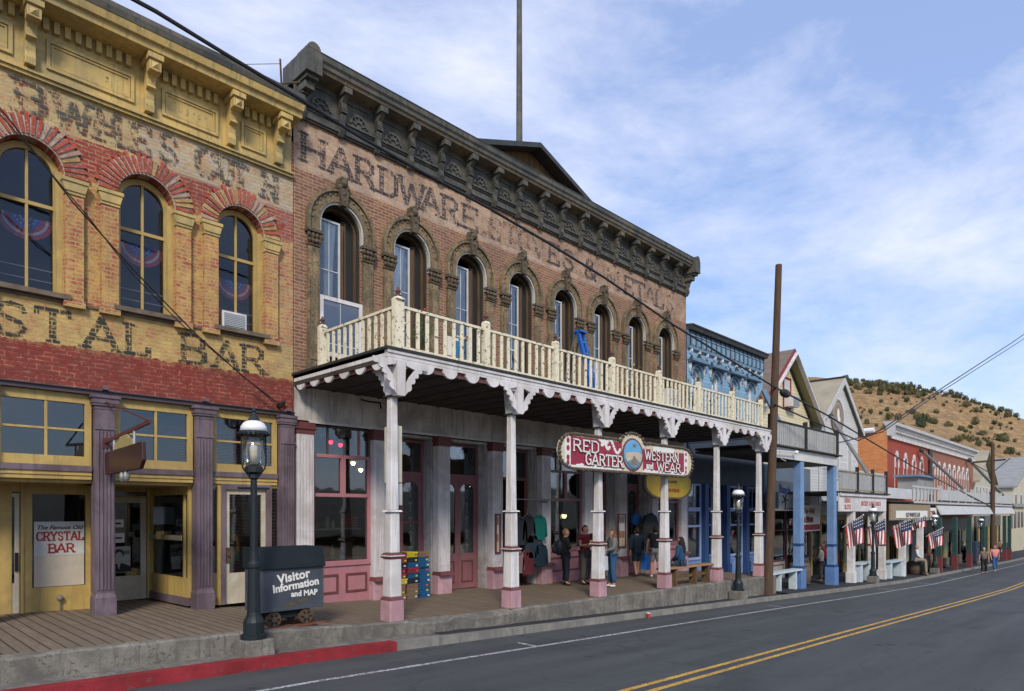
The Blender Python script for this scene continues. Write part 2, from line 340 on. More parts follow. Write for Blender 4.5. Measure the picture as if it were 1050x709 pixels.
M['creamdoor'] = plain('cream door paint', (.55, .50, .38), .5, .1, 2, dirt=(.40, .34, .24))
M['cream'] = plain('peeling cream railing paint', (.76, .70, .52), .6, .08, 2.2, chip=(.10, .07, .045), chipamt=.40, bm=.6)
M['graymetal'] = plain('oxidised grey metal', (.118, .112, .092), .6, .25, 1.6, chip=(.13, .11, .075), chipamt=.36, dirt=(.045, .05, .05), spec=.3)
M['tanmetal'] = plain('rust stained cornice edge', (.27, .21, .13), .65, .25, 1.6, chip=(.11, .10, .09), chipamt=.42, dirt=(.11, .10, .09))
M['darkmetal'] = plain('dark roof metal', (.045, .05, .052), .55, .3, 2, spec=.3)
M['stonearch'] = plain('brown cast ornament', (.27, .195, .105), .75, .3, 3.5, chip=(.06, .045, .03), chipamt=.43, bm=.9, dirt=(.10, .085, .055))
M['stonecarve'] = plain('dark carved ornament', (.13, .10, .065), .8, .35, 7, chip=(.035, .03, .022), chipamt=.45, bm=1)
M['archedge'] = plain('pale arch soffit paint', (.48, .47, .42), .6, .15, 2, chip=(.2, .17, .12), chipamt=.36)
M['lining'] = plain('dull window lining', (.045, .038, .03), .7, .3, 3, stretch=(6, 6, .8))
M['brownwood'] = plain('brown weathered wood', (.12, .072, .035), .75, .3, 2, stretch=(6, 6, .8), bm=.6)
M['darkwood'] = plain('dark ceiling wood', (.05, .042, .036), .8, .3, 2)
M['deckedge'] = plain('black tarred deck edge', (.03, .032, .03), .8, .4, 4, chip=(.28, .27, .25), chipamt=.31)
M['sill'] = plain('brown stone sill', (.15, .115, .085), .85, .3, 4, chip=(.26, .2, .15), chipamt=.33)
M['glass'] = glassm('window glass', (.55, .6, .62), 1.1, .05)
M['glassblue'] = glassm('upper window glass', (.8, .84, .86), .85, .04); M['glassbar'] = glassm('bar window glass', (.75, .78, .82), .55, .015)
M['shopglass'] = glassm('shop window glass', (.75, .78, .78), .9, .05)
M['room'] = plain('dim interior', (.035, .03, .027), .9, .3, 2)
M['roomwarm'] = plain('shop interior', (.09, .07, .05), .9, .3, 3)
M['curtain'] = plain('lace curtain', (.82, .82, .82), .8, .1, 4, stretch=(9, 1, .6))
M['blackmetal'] = plain('dark green black iron', (.010, .017, .021), .5, .2, 4, spec=.35)
M['lampwhite'] = plain('white lamp cap', (.75, .77, .80), .35, .05, 4)
M['lampglass'] = glassm('lamp glass', (.92, .9, .84), .9, .08)
M['pole'] = plain('brown utility pole wood', (.085, .05, .03), .85, .3, 2, stretch=(10, 10, .5), bm=.8)
M['cable'] = plain('black cable', (.01, .01, .011), .5, .1, 3)
M['steel'] = plain('grey galvanised steel', (.23, .24, .235), .45, .15, 4, metal=.4)
M['rust'] = plain('rusty iron', (.10, .06, .035), .8, .35, 8, bm=.8)
M['slate'] = plain('blue grey painted sheet', (.06, .072, .088), .6, .18, 3, chip=(.09, .07, .05), chipamt=.29)
M['slatedark'] = plain('dark lid paint', (.014, .021, .026), .85, .2, 3, spec=.15)
M['signred'] = plain('crimson sign paint', (.30, .022, .05), .5, .15, 4, chip=(.45, .3, .3), chipamt=.27)
M['signwhite'] = plain('white sign paint', (.74, .73, .69), .5, .05, 4)
M['signcream'] = plain('cream sign paint', (.62, .55, .40), .6, .1, 3)
M['signgold'] = plain('mustard sign paint', (.45, .31, .02), .5, .12, 4)
M['rope'] = plain('weathered rope frame', (.11, .085, .06), .9, .3, 9, bm=1)
M['ink'] = plain('black ink', (.012, .011, .012), .6, .1, 4)
M['inkred'] = plain('red ink', (.30, .02, .02), .6, .1, 4)
M['inkblue'] = plain('blue ink', (.02, .05, .28), .6, .1, 4)
M['bluewall'] = boards('sky blue painted boards', (.23, .41, .58), .14, 'z', .6, gap=(.09, .17, .25), var=.12, gw=.07, chip=(.32, .36, .38), chipamt=.36)
M['bluedark'] = plain('navy blue paint', (.02, .055, .16), .5, .15, 2.5)
M['bluemid'] = plain('mid blue paint', (.10, .20, .42), .5, .12, 2)
M['bluepale'] = plain('pale periwinkle paint', (.27, .34, .56), .5, .12, 2)
M['bluepost'] = plain('blue post paint', (.15, .26, .46), .5, .12, 2, chip=(.4, .45, .5), chipamt=.28)
M['bluehood'] = plain('steel blue cornice paint', (.13, .22, .31), .6, .2, 2.5, chip=(.05, .06, .07), chipamt=.33)
M['creamsiding'] = boards('cream clapboard', (.72, .63, .43), .16, 'z', .6, gap=(.36, .30, .18), var=.07, gw=.08)
M['whitesiding'] = boards('white clapboard', (.58, .58, .57), .16, 'z', .6, gap=(.32, .32, .32), var=.08, gw=.08)
M['greyboards'] = boards('weathered grey balcony boards', (.45, .46, .45), .2, 'x', .8, gap=(.04, .04, .035), var=.3, gw=.12, chip=(.15, .14, .12), chipamt=.42)
M['roofbrown'] = boards('brown metal roof', (.20, .155, .12), .45, 'x', .6, gap=(.12, .085, .06), var=.2, gw=.08)
M['rooftan'] = plain('tan roof sheet', (.33, .29, .21), .7, .15, 1)
M['siding'] = boards('brown vertical gable boards', (.15, .085, .035), .3, 'x', .8, gap=(.03, .02, .012), var=.35, gw=.12)
M['creamwall'] = plain('pale cream render', (.52, .48, .36), .8, .1, .6)
M['roofgrey'] = plain('grey roof', (.28, .28, .27), .8, .15, 1)
M['green'] = plain('dark green post paint', (.02, .06, .055), .5, .2, 3)
M['wood'] = plain('varnished bench plank', (.36, .21, .09), .5, .2, 3, stretch=(1, 8, 8))
M['paintbluewhite'] = plain('pale blue white bench paint', (.50, .58, .62), .5, .1, 3, chip=(.25, .28, .3), chipamt=.3)
M['leaf'] = plain('leaf green', (.055, .11, .03), .6, .35, 14)
M['drygrass'] = plain('dry stems', (.30, .24, .11), .8, .3, 9)
M['barrel'] = plain('old barrel oak', (.11, .085, .06), .8, .3, 4, stretch=(9, 9, 1))
def flat(name, c, r=.6): return M.setdefault(name, plain(name, c, r, .1, 4, bm=.1))
# ---------------------------------------------------------------- ground, street, pavements
XS = [-60, -30, -15, -6, -2, 1.9, 4.6, 7.2, 9.2, 12, 15.4, 19.4, 24.2, 31, 39.5, 50, 62, 74, 95, 130, 200, 400]
def strip(name, y0, y1, zf, mat, xs=XS, ny=1, kind='structure', thick=0):
    mb = MB(); n = len(xs)
    for i in range(n - 1):
        a, b = xs[i], xs[i + 1]
        mb.add([(a, y0, zf(a)), (b, y0, zf(b)), (b, y1, zf(b)), (a, y1, zf(a))], [(0, 1, 2, 3)])
        if thick: mb.add([(a, y0, zf(a) - thick), (b, y0, zf(b) - thick), (b, y0, zf(b)), (a, y0, zf(a))], [(0, 1, 2, 3)])
    return tag(mb.build(name, mat), kind=kind)
def gz(x, y):
    d = max(0, x - 150); h = zs(x) - .45
    return h + (-.0 * d)
# natural ground, one sheet to the horizon
mb = MB(); gx = [-2500, -1200, -500, -200, -60, -30, -10, 5, 20, 35, 50, 75, 100, 130, 200, 400, 800, 1500, 2600]; gy = [-2500, -1000, -300, -100, -40, -10, 0, 30, 60, 120, 300, 1000, 2500]
def gzz(x): return max(min(zs(x) - .45, -1.2), -8.5)
for i in range(len(gx) - 1):
    for j in range(len(gy) - 1):
        a, b, c, d = gx[i], gx[i + 1], gy[j], gy[j + 1]
        mb.add([(a, c, gzz(a)), (b, c, gzz(b)), (b, d, gzz(b)), (a, d, gzz(a))], [(0, 1, 2, 3)])
m, t, n, l, b = base_mat('dry earth'); g = n.new('ShaderNodeNewGeometry')
cc = ramp(n, l, noise(n, l, g.outputs['Position'], .15, 8, .65), [(.3, (.20, .15, .09)), (.7, (.34, .26, .15))]); l.new(cc, b.inputs['Base Color']); b.inputs['Roughness'].default_value = .95
M['earth'] = m
tag(mb.build('ground', m), kind='structure')
KY = 9.37                                   # kerb face
strip('street', .8, KY + .002, zs, M['asphalt'])
strip('kerb', KY, KY + .18, lambda x: zs(x) + kh(x) - .01, M['kerbstone'], thick=.5)
XR = [-60, -30, -15, -6, -2, 1.9, 4.6, 7.2]
strip('red_kerb', KY - .008, KY + .19, lambda x: zs(x) + kh(x) - .003, M['redkerb'], xs=XR[:-1] + [6.85], thick=.185)
strip('gutter_ledge', KY + .17, 11.2, lambda x: zs(x) + kh(x) - .014, M['concrete'], xs=[x for x in XS if x < 8] + [8])
strip('asphalt_ledge', KY + .17, 11.2, lambda x: zs(x) + kh(x) - .024, M['tar'], xs=[7.6] + [x for x in XS if 8 < x < 25] + [24.3])
strip('pavement', KY + .17, 14.2, zw, M['tar'], xs=[24.2] + [x for x in XS if x > 25], thick=.1)
strip('far_pavement', -8, .8, lambda x: zs(x) + .13, M['concrete'])
# lines
def line(name, ya, yb, mat, xs): return strip(name, ya, yb, lambda x: zs(x) + .004, mat, xs=xs)
line('white_edge_line', 8.15, 8.24, M['whiteline'], XS)
line('yellow_centre_line', 4.87, 4.965, M['yellowline'], XS)
line('yellow_centre_line', 5.12, 5.215, M['yellowline'], XS)
mb = MB()
for x0, wd, l0, l1 in ((9.1, .1, 8.25, 8.7), (20.6, .1, 8.31, 8.75), (33.0, .12, 8.31, 9.0), (39.6, .12, 8.31, 9.0), (45.5, .12, 8.31, 9.0)):
    mb.add([(x0, l0, zs(x0) + .005), (x0 + wd, l0, zs(x0 + wd) + .005), (x0 + wd, l1, zs(x0 + wd) + .005), (x0, l1, zs(x0) + .005)], [(0, 1, 2, 3)])
tag(mb.build('parking_tick', M['whiteline']), kind='structure')
# boardwalk and its concrete retaining edge
EDGE = 9.98
xsb = [x for x in XS if -31 < x < 24.3]
strip('boardwalk', EDGE + .16, 16.2, lambda x: zb(x) + .003, M['boardwalk'], xs=xsb)
mb = MB(); fine = []
x = -30.
while x < 24.2: fine.append(x); x += .22 if x > 0 else 1.
fine.append(24.2)
jag = [random.uniform(-.018, .018) for _ in fine]; jag = [j - (.07 if 7.8 < q < 10.6 and random.random() < .55 else 0) for j, q in zip(jag, fine)]
for i in range(len(fine) - 1):
    a, b = fine[i], fine[i + 1]; ja, jb = jag[i], jag[i + 1]
    za, zb_ = zb(a) + .02 + min(0, ja), zb(b) + .02 + min(0, jb)
    la, lb = zs(a) - .1, zs(b) - .1
    ya, yb = EDGE + ja * .8, EDGE + jb * .8
    mb.add([(a, ya, la), (b, yb, lb), (b, yb, zb_ - .03), (a, ya, za - .03)], [(0, 1, 2, 3)])
    mb.add([(a, ya, za - .03), (b, yb, zb_ - .03), (b, yb + .03, zb_), (a, ya + .03, za)], [(0, 1, 2, 3)])
    mb.add([(a, ya + .03, za), (b, yb + .03, zb_), (b, EDGE + .17, zb(b) + .02), (a, EDGE + .17, zb(a) + .02)], [(0, 1, 2, 3)])
mb.add([(24.2, EDGE, -3.6), (24.2, 16, -3.6), (24.2, 16, zb(24.2)), (24.2, EDGE, zb(24.2))], [(0, 1, 2, 3)])
tag(mb.build('boardwalk_edge', M['concrete']), kind='structure')

# ---------------------------------------------------------------- hills
m, t, n, l, b = base_mat('dry hillside'); g = n.new('ShaderNodeNewGeometry'); p = g.outputs['Position']
a = noise(n, l, p, .03, 8, .7); f = noise(n, l, p, .22, 8, .8); f2 = noise(n, l, p, .55, 6, .85)
cc = ramp(n, l, a, [(.3, (.30, .165, .065)), (.52, (.41, .25, .10)), (.72, (.49, .34, .165))])
cc = mixc(n, l, ramp(n, l, f, [(.45, 0.), (.55, .9)]), cc, (.20, .12, .05))
cc = mixc(n, l, ramp(n, l, f2, [(.54, 0.), (.60, .85)]), cc, (.07, .075, .035))
cc = mixc(n, l, ramp(n, l, noise(n, l, p, .8, 5, .8), [(.66, 0.), (.74, .6)]), cc, (.60, .52, .40))
l.new(cc, b.inputs['Base Color']); b.inputs['Roughness'].default_value = .95; bump(n, l, b, f, 1, 1.5)
M['hill'] = m
SIL = [(-1500, 470), (0, 440), (600, 400), (760, 386), (836, 386), (870, 390), (930, 397), (975, 405), (1000, 413), (1037, 425), (1060, 433), (1150, 452), (1400, 490), (1500, 505)]
def hz(px): return (525 - interp(px, [q[0] for q in SIL], [q[1] for q in SIL])) / F
def hillpt(px, t):
    fwd = 130 + 330 * t; r = (px - HX) / F
    if t > 1: fwd = 460 + 250 * (t - 1)
    X = fwd * (C + r * S); Y = fwd * (S - r * C)
    prof = (t ** 1.15) if t <= 1 else 1 - .9 * (t - 1)
    h = -7 + (hz(px) * 460 + 7) * prof
    h += (math.sin(X * .031 + 1) * math.cos(Y * .043) * 3.2 + math.sin(X * .09 + Y * .07) * .9) * math.sin(min(t, 1) * math.pi)
    return (X, Y, h)
mb = MB(); mb.grid(lambda u, v: hillpt(700 + 520 * u, 1.8 * v), 110, 60)
hill = mb.build('hill', M['hill'], smooth=True); tag(hill, kind='structure')
M['sage'] = plain('dark sagebrush slope', (.085, .07, .045), .95, .3, .05)
mb = MB(); mb.grid(lambda u, v: (-500 + 1000 * u, -45 - 230 * v, -3 + 15 * v ** .8 + 3 * math.sin(u * 17) * v + 2 * math.sin(u * 41 + v * 5) * v), 60, 20)
tag(mb.build('opposite_hill', M['sage'], smooth=True), kind='structure')
m, t, n, l, b = base_mat('juniper'); g = n.new('ShaderNodeNewGeometry'); nn = noise(n, l, g.outputs['Position'], 1.2, 4, .7)
oi = n.new('ShaderNodeObjectInfo'); l.new(mixc(n, l, mth(n, l, 'MULTIPLY', oi.outputs['Random'], .8), ramp(n, l, nn, [(.3, (.02, .032, .012)), (.7, (.055, .07, .026))]), (.13, .105, .045)), b.inputs['Base Color']); b.inputs['Roughness'].default_value = .95
M['juniper'] = m
protos = []
for k in range(4):
    mb = MB(); 
    for q in range(6):
        mb.ell((random.uniform(-.8, .8), random.uniform(-.8, .8), random.uniform(.7, 1.5)), (random.uniform(.35, .75), random.uniform(.35, .75), random.uniform(.4, .8)), 8, 5, .3)
    for q in range(240):
        a_ = random.uniform(0, 6.28); rr = random.uniform(1.0, 1.75); zz = random.uniform(.3, 2.2); c0 = Vector((rr * math.cos(a_) * (1.2 - zz * .3), rr * math.sin(a_) * (1.2 - zz * .3), zz)); d1 = Vector((random.uniform(-1, 1), random.uniform(-1, 1), random.uniform(-1, 1))) * .3; d2 = Vector((random.uniform(-1, 1), random.uniform(-1, 1), random.uniform(-1, 1))) * .3
        mb.add([c0, c0 + d1, c0 + d2], [(0, 1, 2)])
    mb.tube((0, 0, -.6), (0, 0, 1), .2, .12, 6)
    protos.append(mb)
meshes = []
cnt = 0
def bush(px, t, s):
    global cnt
    X, Y, Z = hillpt(px, t); k = cnt % 4
    if cnt < 4:
        o = protos[k].build('juniper_bush', M['juniper']); meshes.append(o.data)
    else:
        o = bpy.data.objects.new('juniper_bush', meshes[k]); col.objects.link(o)
    s *= 1.2; o.location = (X, Y, Z - .2 * s); o.rotation_euler = (0, 0, random.uniform(0, 6)); o.scale = (s * random.uniform(.75, 1.05), s * random.uniform(.75, 1.05), s * random.uniform(.95, 1.4))
    tag(o, 'dark green juniper bush on the dry golden hillside above the red brick building', 'bush', 'juniper bushes scattered on the hillside'); cnt += 1
for k in range(46):                      # the line of bushes along the crest
    px = 868 + k * 3.9 + random.uniform(-1.5, 1.5); bush(px, random.uniform(.95, 1.0), random.uniform(.8, 1.5))
for k in range(26): bush(870 + k * 3.0 + random.uniform(-2, 2), random.uniform(.87, .96), random.uniform(1., 1.7))
for px, t, s in ((948, .62, 2.4), (957, .64, 2.), (940, .60, 2.), (972, .66, 1.6), (935, .70, 1.7), (945, .53, 2.6), (985, .6, 1.5), (1000, .72, 2.0), (1008, .66, 1.8), (1024, .63, 2.6), (1030, .64, 2.2), (1020, .76, 1.6),
                 (990, .86, 2.), (1000, .84, 1.8), (995, .48, 1.8), (1015, .5, 1.6), (982, .42, 1.7), (893, .84, 2.), (902, .84, 1.6), (888, .83, 1.5), (911, .56, 1.7), (921, .57, 1.8), (930, .80, 1.6), (960, .74, 1.5), (1022, .86, 1.8), (1033, .88, 2.), (1028, .3, 1.8), (1036, .45, 1.7)): bush(px, t, s * .66)
for k in range(150): bush(random.uniform(868, 1045), random.uniform(.3, .95), random.uniform(.3, .8))
# ---------------------------------------------------------------- lettering
GL = {'A': (.78, [[(0, 0), (.39, 1), (.78, 0)], [(.17, .34), (.61, .34)]]), 'B': (.66, [[(.08, 0), (.08, 1)], [(.08, 1), (.45, 1), (.6, .88), (.6, .64), (.45, .53), (.08, .53)], [(.45, .53), (.64, .4), (.64, .14), (.48, 0), (.08, 0)]]),
 'C': (.66, [[(.66, .74), (.6, .92), (.42, 1), (.2, .95), (.05, .72), (.05, .28), (.2, .05), (.42, 0), (.6, .08), (.66, .26)]]), 'D': (.68, [[(.08, 0), (.08, 1)], [(.08, 1), (.42, 1), (.64, .8), (.64, .2), (.42, 0), (.08, 0)]]),
 'E': (.6, [[(.08, 0), (.08, 1)], [(.08, 1), (.6, 1), (.6, .8)], [(.08, .5), (.44, .5)], [(.08, 0), (.6, 0), (.6, .2)]]), 'F': (.58, [[(.08, 0), (.08, 1)], [(.08, 1), (.58, 1)], [(.08, .5), (.42, .5)]]),
 'G': (.68, [[(.64, .76), (.58, .93), (.4, 1), (.2, .95), (.05, .72), (.05, .28), (.2, .05), (.42, 0), (.62, .1), (.62, .45), (.4, .45)]]), 'H': (.7, [[(.08, 0), (.08, 1)], [(.62, 0), (.62, 1)], [(.08, .5), (.62, .5)]]),
 'I': (.2, [[(.1, 0), (.1, 1)]]), 'K': (.68, [[(.08, 0), (.08, 1)], [(.62, 1), (.1, .42)], [(.28, .6), (.66, 0)]]), 'L': (.56, [[(.08, 0), (.08, 1)], [(.08, 0), (.56, 0), (.56, .24)]]), 'M': (.86, [[(.08, 0), (.08, 1), (.43, .3), (.78, 1), (.78, 0)]]),
 'N': (.72, [[(.08, 0), (.08, 1), (.64, 0), (.64, 1)]]), 'O': (.7, [[(.35, 1), (.15, .92), (.05, .7), (.05, .3), (.15, .08), (.35, 0), (.55, .08), (.65, .3), (.65, .7), (.55, .92), (.35, 1)]]), 'P': (.62, [[(.08, 0), (.08, 1)], [(.08, 1), (.45, 1), (.6, .86), (.6, .62), (.45, .48), (.08, .48)]]),
 'R': (.7, [[(.08, 0), (.08, 1)], [(.08, 1), (.45, 1), (.6, .86), (.6, .64), (.45, .5), (.08, .5)], [(.34, .5), (.68, 0)]]), 'S': (.6, [[(.56, .78), (.5, .94), (.3, 1), (.1, .92), (.05, .74), (.16, .57), (.46, .44), (.56, .26), (.48, .07), (.28, 0), (.1, .06), (.04, .24)]]),
 'T': (.68, [[(.34, 0), (.34, 1)], [(0, .84), (0, 1), (.68, 1), (.68, .84)]]), 'U': (.68, [[(.08, 1), (.08, .25), (.2, .03), (.34, 0), (.5, .03), (.6, .25), (.6, 1)]]), 'V': (.74, [[(0, 1), (.37, 0), (.74, 1)]]), 'W': (1.0, [[(0, 1), (.26, 0), (.5, .8), (.74, 0), (1, 1)]]),
 'X': (.7, [[(0, 1), (.7, 0)], [(0, 0), (.7, 1)]]), 'Y': (.7, [[(0, 1), (.35, .5), (.7, 1)], [(.35, .5), (.35, 0)]]), '&': (.7, [[(.68, .0), (.16, .7), (.2, .94), (.36, 1), (.5, .88), (.44, .68), (.12, .4), (.06, .2), (.18, .02), (.4, .02), (.66, .38)]]),
 '.': (.16, [[(.02, 0), (.14, 0)]]), ',': (.16, [[(.12, .1), (.02, -.14)]]), ' ': (.35, []), "'": (.1, [[(.06, 1), (.04, .8)]]), '-': (.3, [[(.02, .5), (.28, .5)]])}
def glyph(mb, ch, x, z, h, y, wd, th, serif, ux=(1, 0, 0), shear=0, kz=None):
    gw, st = GL.get(ch, GL[' ']); sx = wd / max(gw, .01); k = 0
    def P(a, b):
        q = x + a * sx + shear * b * h; zz = z + b * h
        if kz: zz += kz(q)
        return Vector((q, 0, zz))
    def quad(p, q, t):
        nonlocal k
        d = (q - p).normalized(); nn = Vector((-d.z, 0, d.x)) * t / 2; e = d * t * .32
        yy = y - k * .0011; k += 1
        mb.add([(v.x, yy, v.z) for v in (p - e - nn, q + e - nn, q + e + nn, p - e + nn)], [(0, 1, 2, 3)])
    for pl in st:
        for a, b in zip(pl[:-1], pl[1:]): quad(P(*a), P(*b), th * (1 if abs(a[1] - b[1]) > .2 else .72))
        if serif:
            for e in (pl[0], pl[-1]):
                if e[1] in (0, 1) and ch not in 'SCGO&': 
                    c = P(*e); quad(c - Vector((th * .85, 0, 0)), c + Vector((th * .85, 0, 0)), th * .42)
def letters(mb, s, x, z, h, y, th=.12, serif=True, track=.16, width=1, shear=0, kz=None):
    for ch in s:
        gw = GL.get(ch, GL[' '])[0] * h * width
        glyph(mb, ch, x, z, h, y, gw, th * h, serif, shear=shear, kz=kz); x += gw + track * h
    return x
def textwidth(s, h, track=.16, width=1): return sum(GL.get(c, GL[' '])[0] * h * width + track * h for c in s) - track * h
def textobj(name, body, size, mat, parent, loc, rot=(R(90), 0, 0), shear=0, bold=.02, align='CENTER', ext=.001, sp=1.0):
    cu = bpy.data.curves.new(name, 'FONT'); cu.body = body; cu.size = size; cu.shear = shear; cu.offset = bold * size; cu.extrude = ext; cu.align_x = align; cu.space_character = sp; cu.resolution_u = 3
    to = bpy.data.objects.new(name + '_tmp', cu); col.objects.link(to)
    dg = bpy.context.evaluated_depsgraph_get(); me = bpy.data.meshes.new_from_object(to.evaluated_get(dg)); bpy.data.objects.remove(to)
    me.name = name; me.materials.clear(); me.materials.append(mat)
    o = bpy.data.objects.new(name, me); col.objects.link(o); o.parent = parent
    p = parent
    while p.parent: p = p.parent
    og = ORG.get(p.name, (0, 0, 0)); o.location = (loc[0] - og[0], loc[1] - og[1], loc[2] - og[2]); o.rotation_euler = rot
    return o

# ---------------------------------------------------------------- wall with round headed openings
def arch(xc, hw, zsp, n=14, rise=None):
    rz = hw if rise is None else rise
    return [(xc - hw * math.cos(math.pi * i / n), zsp + rz * math.sin(math.pi * i / n)) for i in range(n + 1)]
def facade(mb, x0, x1, z0, z1, Y, ops, depth=.35, back=True):
    """ops = (xa, xb, zbottom, zspring, rise)"""
    cur = x0
    for xa, xb, zb0, zsp, rise in sorted(ops):
        if xa > cur: mb.add([(cur, Y, z0), (xa, Y, z0), (xa, Y, z1), (cur, Y, z1)], [(0, 1, 2, 3)])
        if zb0 > z0: mb.add([(xa, Y, z0), (xb, Y, z0), (xb, Y, zb0), (xa, Y, zb0)], [(0, 1, 2, 3)])
        pts = arch((xa + xb) / 2, (xb - xa) / 2, zsp, 14, rise) if rise else [(xa, zsp), (xb, zsp)]
        for p, q in zip(pts[:-1], pts[1:]): mb.add([(p[0], Y, p[1]), (q[0], Y, q[1]), (q[0], Y, z1), (p[0], Y, z1)], [(0, 1, 2, 3)])
        ring = [(xa, zb0)] + pts + [(xb, zb0)]
        for p, q in zip(ring, ring[1:] + ring[:1]): mb.add([(p[0], Y, p[1]), (q[0], Y, q[1]), (q[0], Y + depth, q[1]), (p[0], Y + depth, p[1])], [(3, 2, 1, 0)])
        cur = xb
    if cur < x1: mb.add([(cur, Y, z0), (x1, Y, z0), (x1, Y, z1), (cur, Y, z1)], [(0, 1, 2, 3)])
    if back:
        yb = Y + depth; cur = x0
        for xa, xb, zb0, zsp, rise in sorted(ops):
            if xa > cur: mb.add([(cur, yb, z0), (xa, yb, z0), (xa, yb, z1), (cur, yb, z1)], [(3, 2, 1, 0)])
            if zb0 > z0: mb.add([(xa, yb, z0), (xb, yb, z0), (xb, yb, zb0), (xa, yb, zb0)], [(3, 2, 1, 0)])
            pts = arch((xa + xb) / 2, (xb - xa) / 2, zsp, 14, rise) if rise else [(xa, zsp), (xb, zsp)]
            for p, q in zip(pts[:-1], pts[1:]): mb.add([(p[0], yb, p[1]), (q[0], yb, q[1]), (q[0], yb, z1), (p[0], yb, z1)], [(3, 2, 1, 0)])
            cur = xb
        if cur < x1: mb.add([(cur, yb, z0), (x1, yb, z0), (x1, yb, z1), (cur, yb, z1)], [(3, 2, 1, 0)])
def archring(mb, xc, r0, r1, zsp, y0, y1, z0=None, n=18):
    """flat ring of an arch between two radii, front at y0, back at y1; legs go down to z0"""
    a = arch(xc, r0, zsp, n); b = arch(xc, r1, zsp, n)
    if z0 is not None: a = [(xc - r0, z0)] + a + [(xc + r0, z0)]; b = [(xc - r1, z0)] + b + [(xc + r1, z0)]
    for i in range(len(a) - 1):
        p, q, r_, s_ = a[i], a[i + 1], b[i + 1], b[i]
        mb.add([(p[0], y0, p[1]), (q[0], y0, q[1]), (r_[0], y0, r_[1]), (s_[0], y0, s_[1]), (p[0], y1, p[1]), (q[0], y1, q[1]), (r_[0], y1, r_[1]), (s_[0], y1, s_[1])],
               [(0, 1, 2, 3), (0, 4, 5, 1), (2, 6, 7, 3), (4, 7, 6, 5)])
def archfill(xc, hw, zb0, zsp, n=12, rise=None): return [(xc - hw, zb0)] + arch(xc, hw, zsp, n, rise) + [(xc + hw, zb0)]
def frame(mb, x0, x1, z0, z1, y0, y1, t, tb=None):
    tb = tb or t
    mb.box(x0, x0 + t, y0, y1, z0, z1); mb.box(x1 - t, x1, y0, y1, z0, z1); mb.box(x0 + t, x1 - t, y0, y1, z1 - t, z1); mb.box(x0 + t, x1 - t, y0, y1, z0, z0 + tb)
    return mb
YF = 13.4
# ================================================================ CRYSTAL BAR BUILDING (left)
A = thing('brick_building', 'two storey red and yellow painted brick bar with yellow cornice and purple shopfront pillars', 'building', (3.4, YF, -1.8))
AX0, AX1 = -5.0, 7.06
M['brickA'] = brick('painted worn brick', (.27, .05, .032), (.42, .13, .065), (.46, .36, .25),
    zones=[(3.6, 5.9, (.60, .41, .13), .70, 1.7), (5.75, 6.6, (.23, .036, .028), .70, .5), (6.47, 7.2, (.54, .44, .22), .93, .22), (6.42, 7.2, (.46, .42, .37), .62, .3, 4.0, 8.0), (2.78, 3.56, (.56, .41, .15), .90, .30), (2.9, 7.2, (.34, .29, .25), .50, .8, 6.62, 9.0), (2.0, 2.84, (.205, .036, .028), .97, .22)],
    under=((.30, .04, .028), .8), grime=.25)
aw = [(c_ - .47, c_ + .47, 3.66, 5.72, .5) for c_ in (-3.0, -1.2, .6, 2.38, 4.16, 5.92)]
mb = MB(); facade(mb, AX0, AX1, 2.12, 8.0, YF, aw, .4)
mb.box(AX0, AX0 + .35, YF + .4, 26, -2.4, 8.0); mb.box(AX1 - .3, AX1 - .004, YF + .4, 26, -2.4, 8.0); mb.box(AX0, AX1 - .01, 25.7, 26, -2.4, 8.0)
mb.build('wall', M['brickA'], A)
mb = MB(); mb.box(AX0 + .01, AX1 - .31, YF + .3, 25.7, 7.82, 7.95); mb.build('roof', M['darkmetal'], A)
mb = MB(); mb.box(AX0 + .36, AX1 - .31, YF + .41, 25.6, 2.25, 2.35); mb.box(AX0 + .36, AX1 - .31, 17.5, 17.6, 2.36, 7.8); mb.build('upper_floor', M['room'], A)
# brick arches
archred = plain('arch brick red', (.36, .075, .045), .85, .3, 5, chip=(.42, .30, .20), chipamt=.40); archpale = plain('arch brick pale', (.42, .30, .22), .85, .3, 6, chip=(.25, .06, .05), chipamt=.42); archyel = plain('arch brick ochre', (.44, .30, .11), .85, .3, 6, chip=(.25, .06, .05), chipamt=.42); archmort = plain('arch mortar', (.50, .44, .38), .9, .25, 4, chip=(.3, .15, .1), chipamt=.42)
for xc in (.6, 2.38, 4.16, 5.92):
    ab = MB(); nv = 24
    for i in range(nv):
        a0 = math.pi * (i + .20) / nv; a1 = math.pi * (i + .80) / nv; jr = random.uniform(-.05, .05); ab.mi = 0 if random.random() < .72 else (1 if random.random() < .4 else 2)
        pr = [(xc - r * math.cos(a), 5.72 + (r + .02) * math.sin(a)) for r, a in ((.49, a0), (.82 + jr, a0), (.82 + jr, a1), (.49, a1))]
        ab.prism(pr, YF - .05 - random.random() * .012, YF + .02)
    ab.build('brick_arch', [archred, archpale, archyel], A)
    mo = MB(); archring(mo, xc, .485, .80, 5.72, YF - .028, YF - .002); mo.build('arch_mortar', archmort, A)
    for sx in (-1, 1):
        px = xc + sx * .62
        p = MB(); p.box(px - .135, px + .135, YF - .09, YF + .01, 3.62, 5.42); po = p.build('brick_pier', M['brickA'], A)
        q = MB(); q.box(px - .15, px + .15, YF - .11, YF, 5.42, 5.47); q.prism([(px - .15, 5.47), (px + .15, 5.47), (px + .19, 5.62), (px - .19, 5.62)], YF - .13, YF); q.box(px - .20, px + .20, YF - .15, YF, 5.62, 5.68)
        q.build('capital', M['cornyellow'], po); q = MB(); q.box(px - .16, px + .16, YF - .11, YF, 3.5, 3.62); q.build('base', M['brickA'], po)
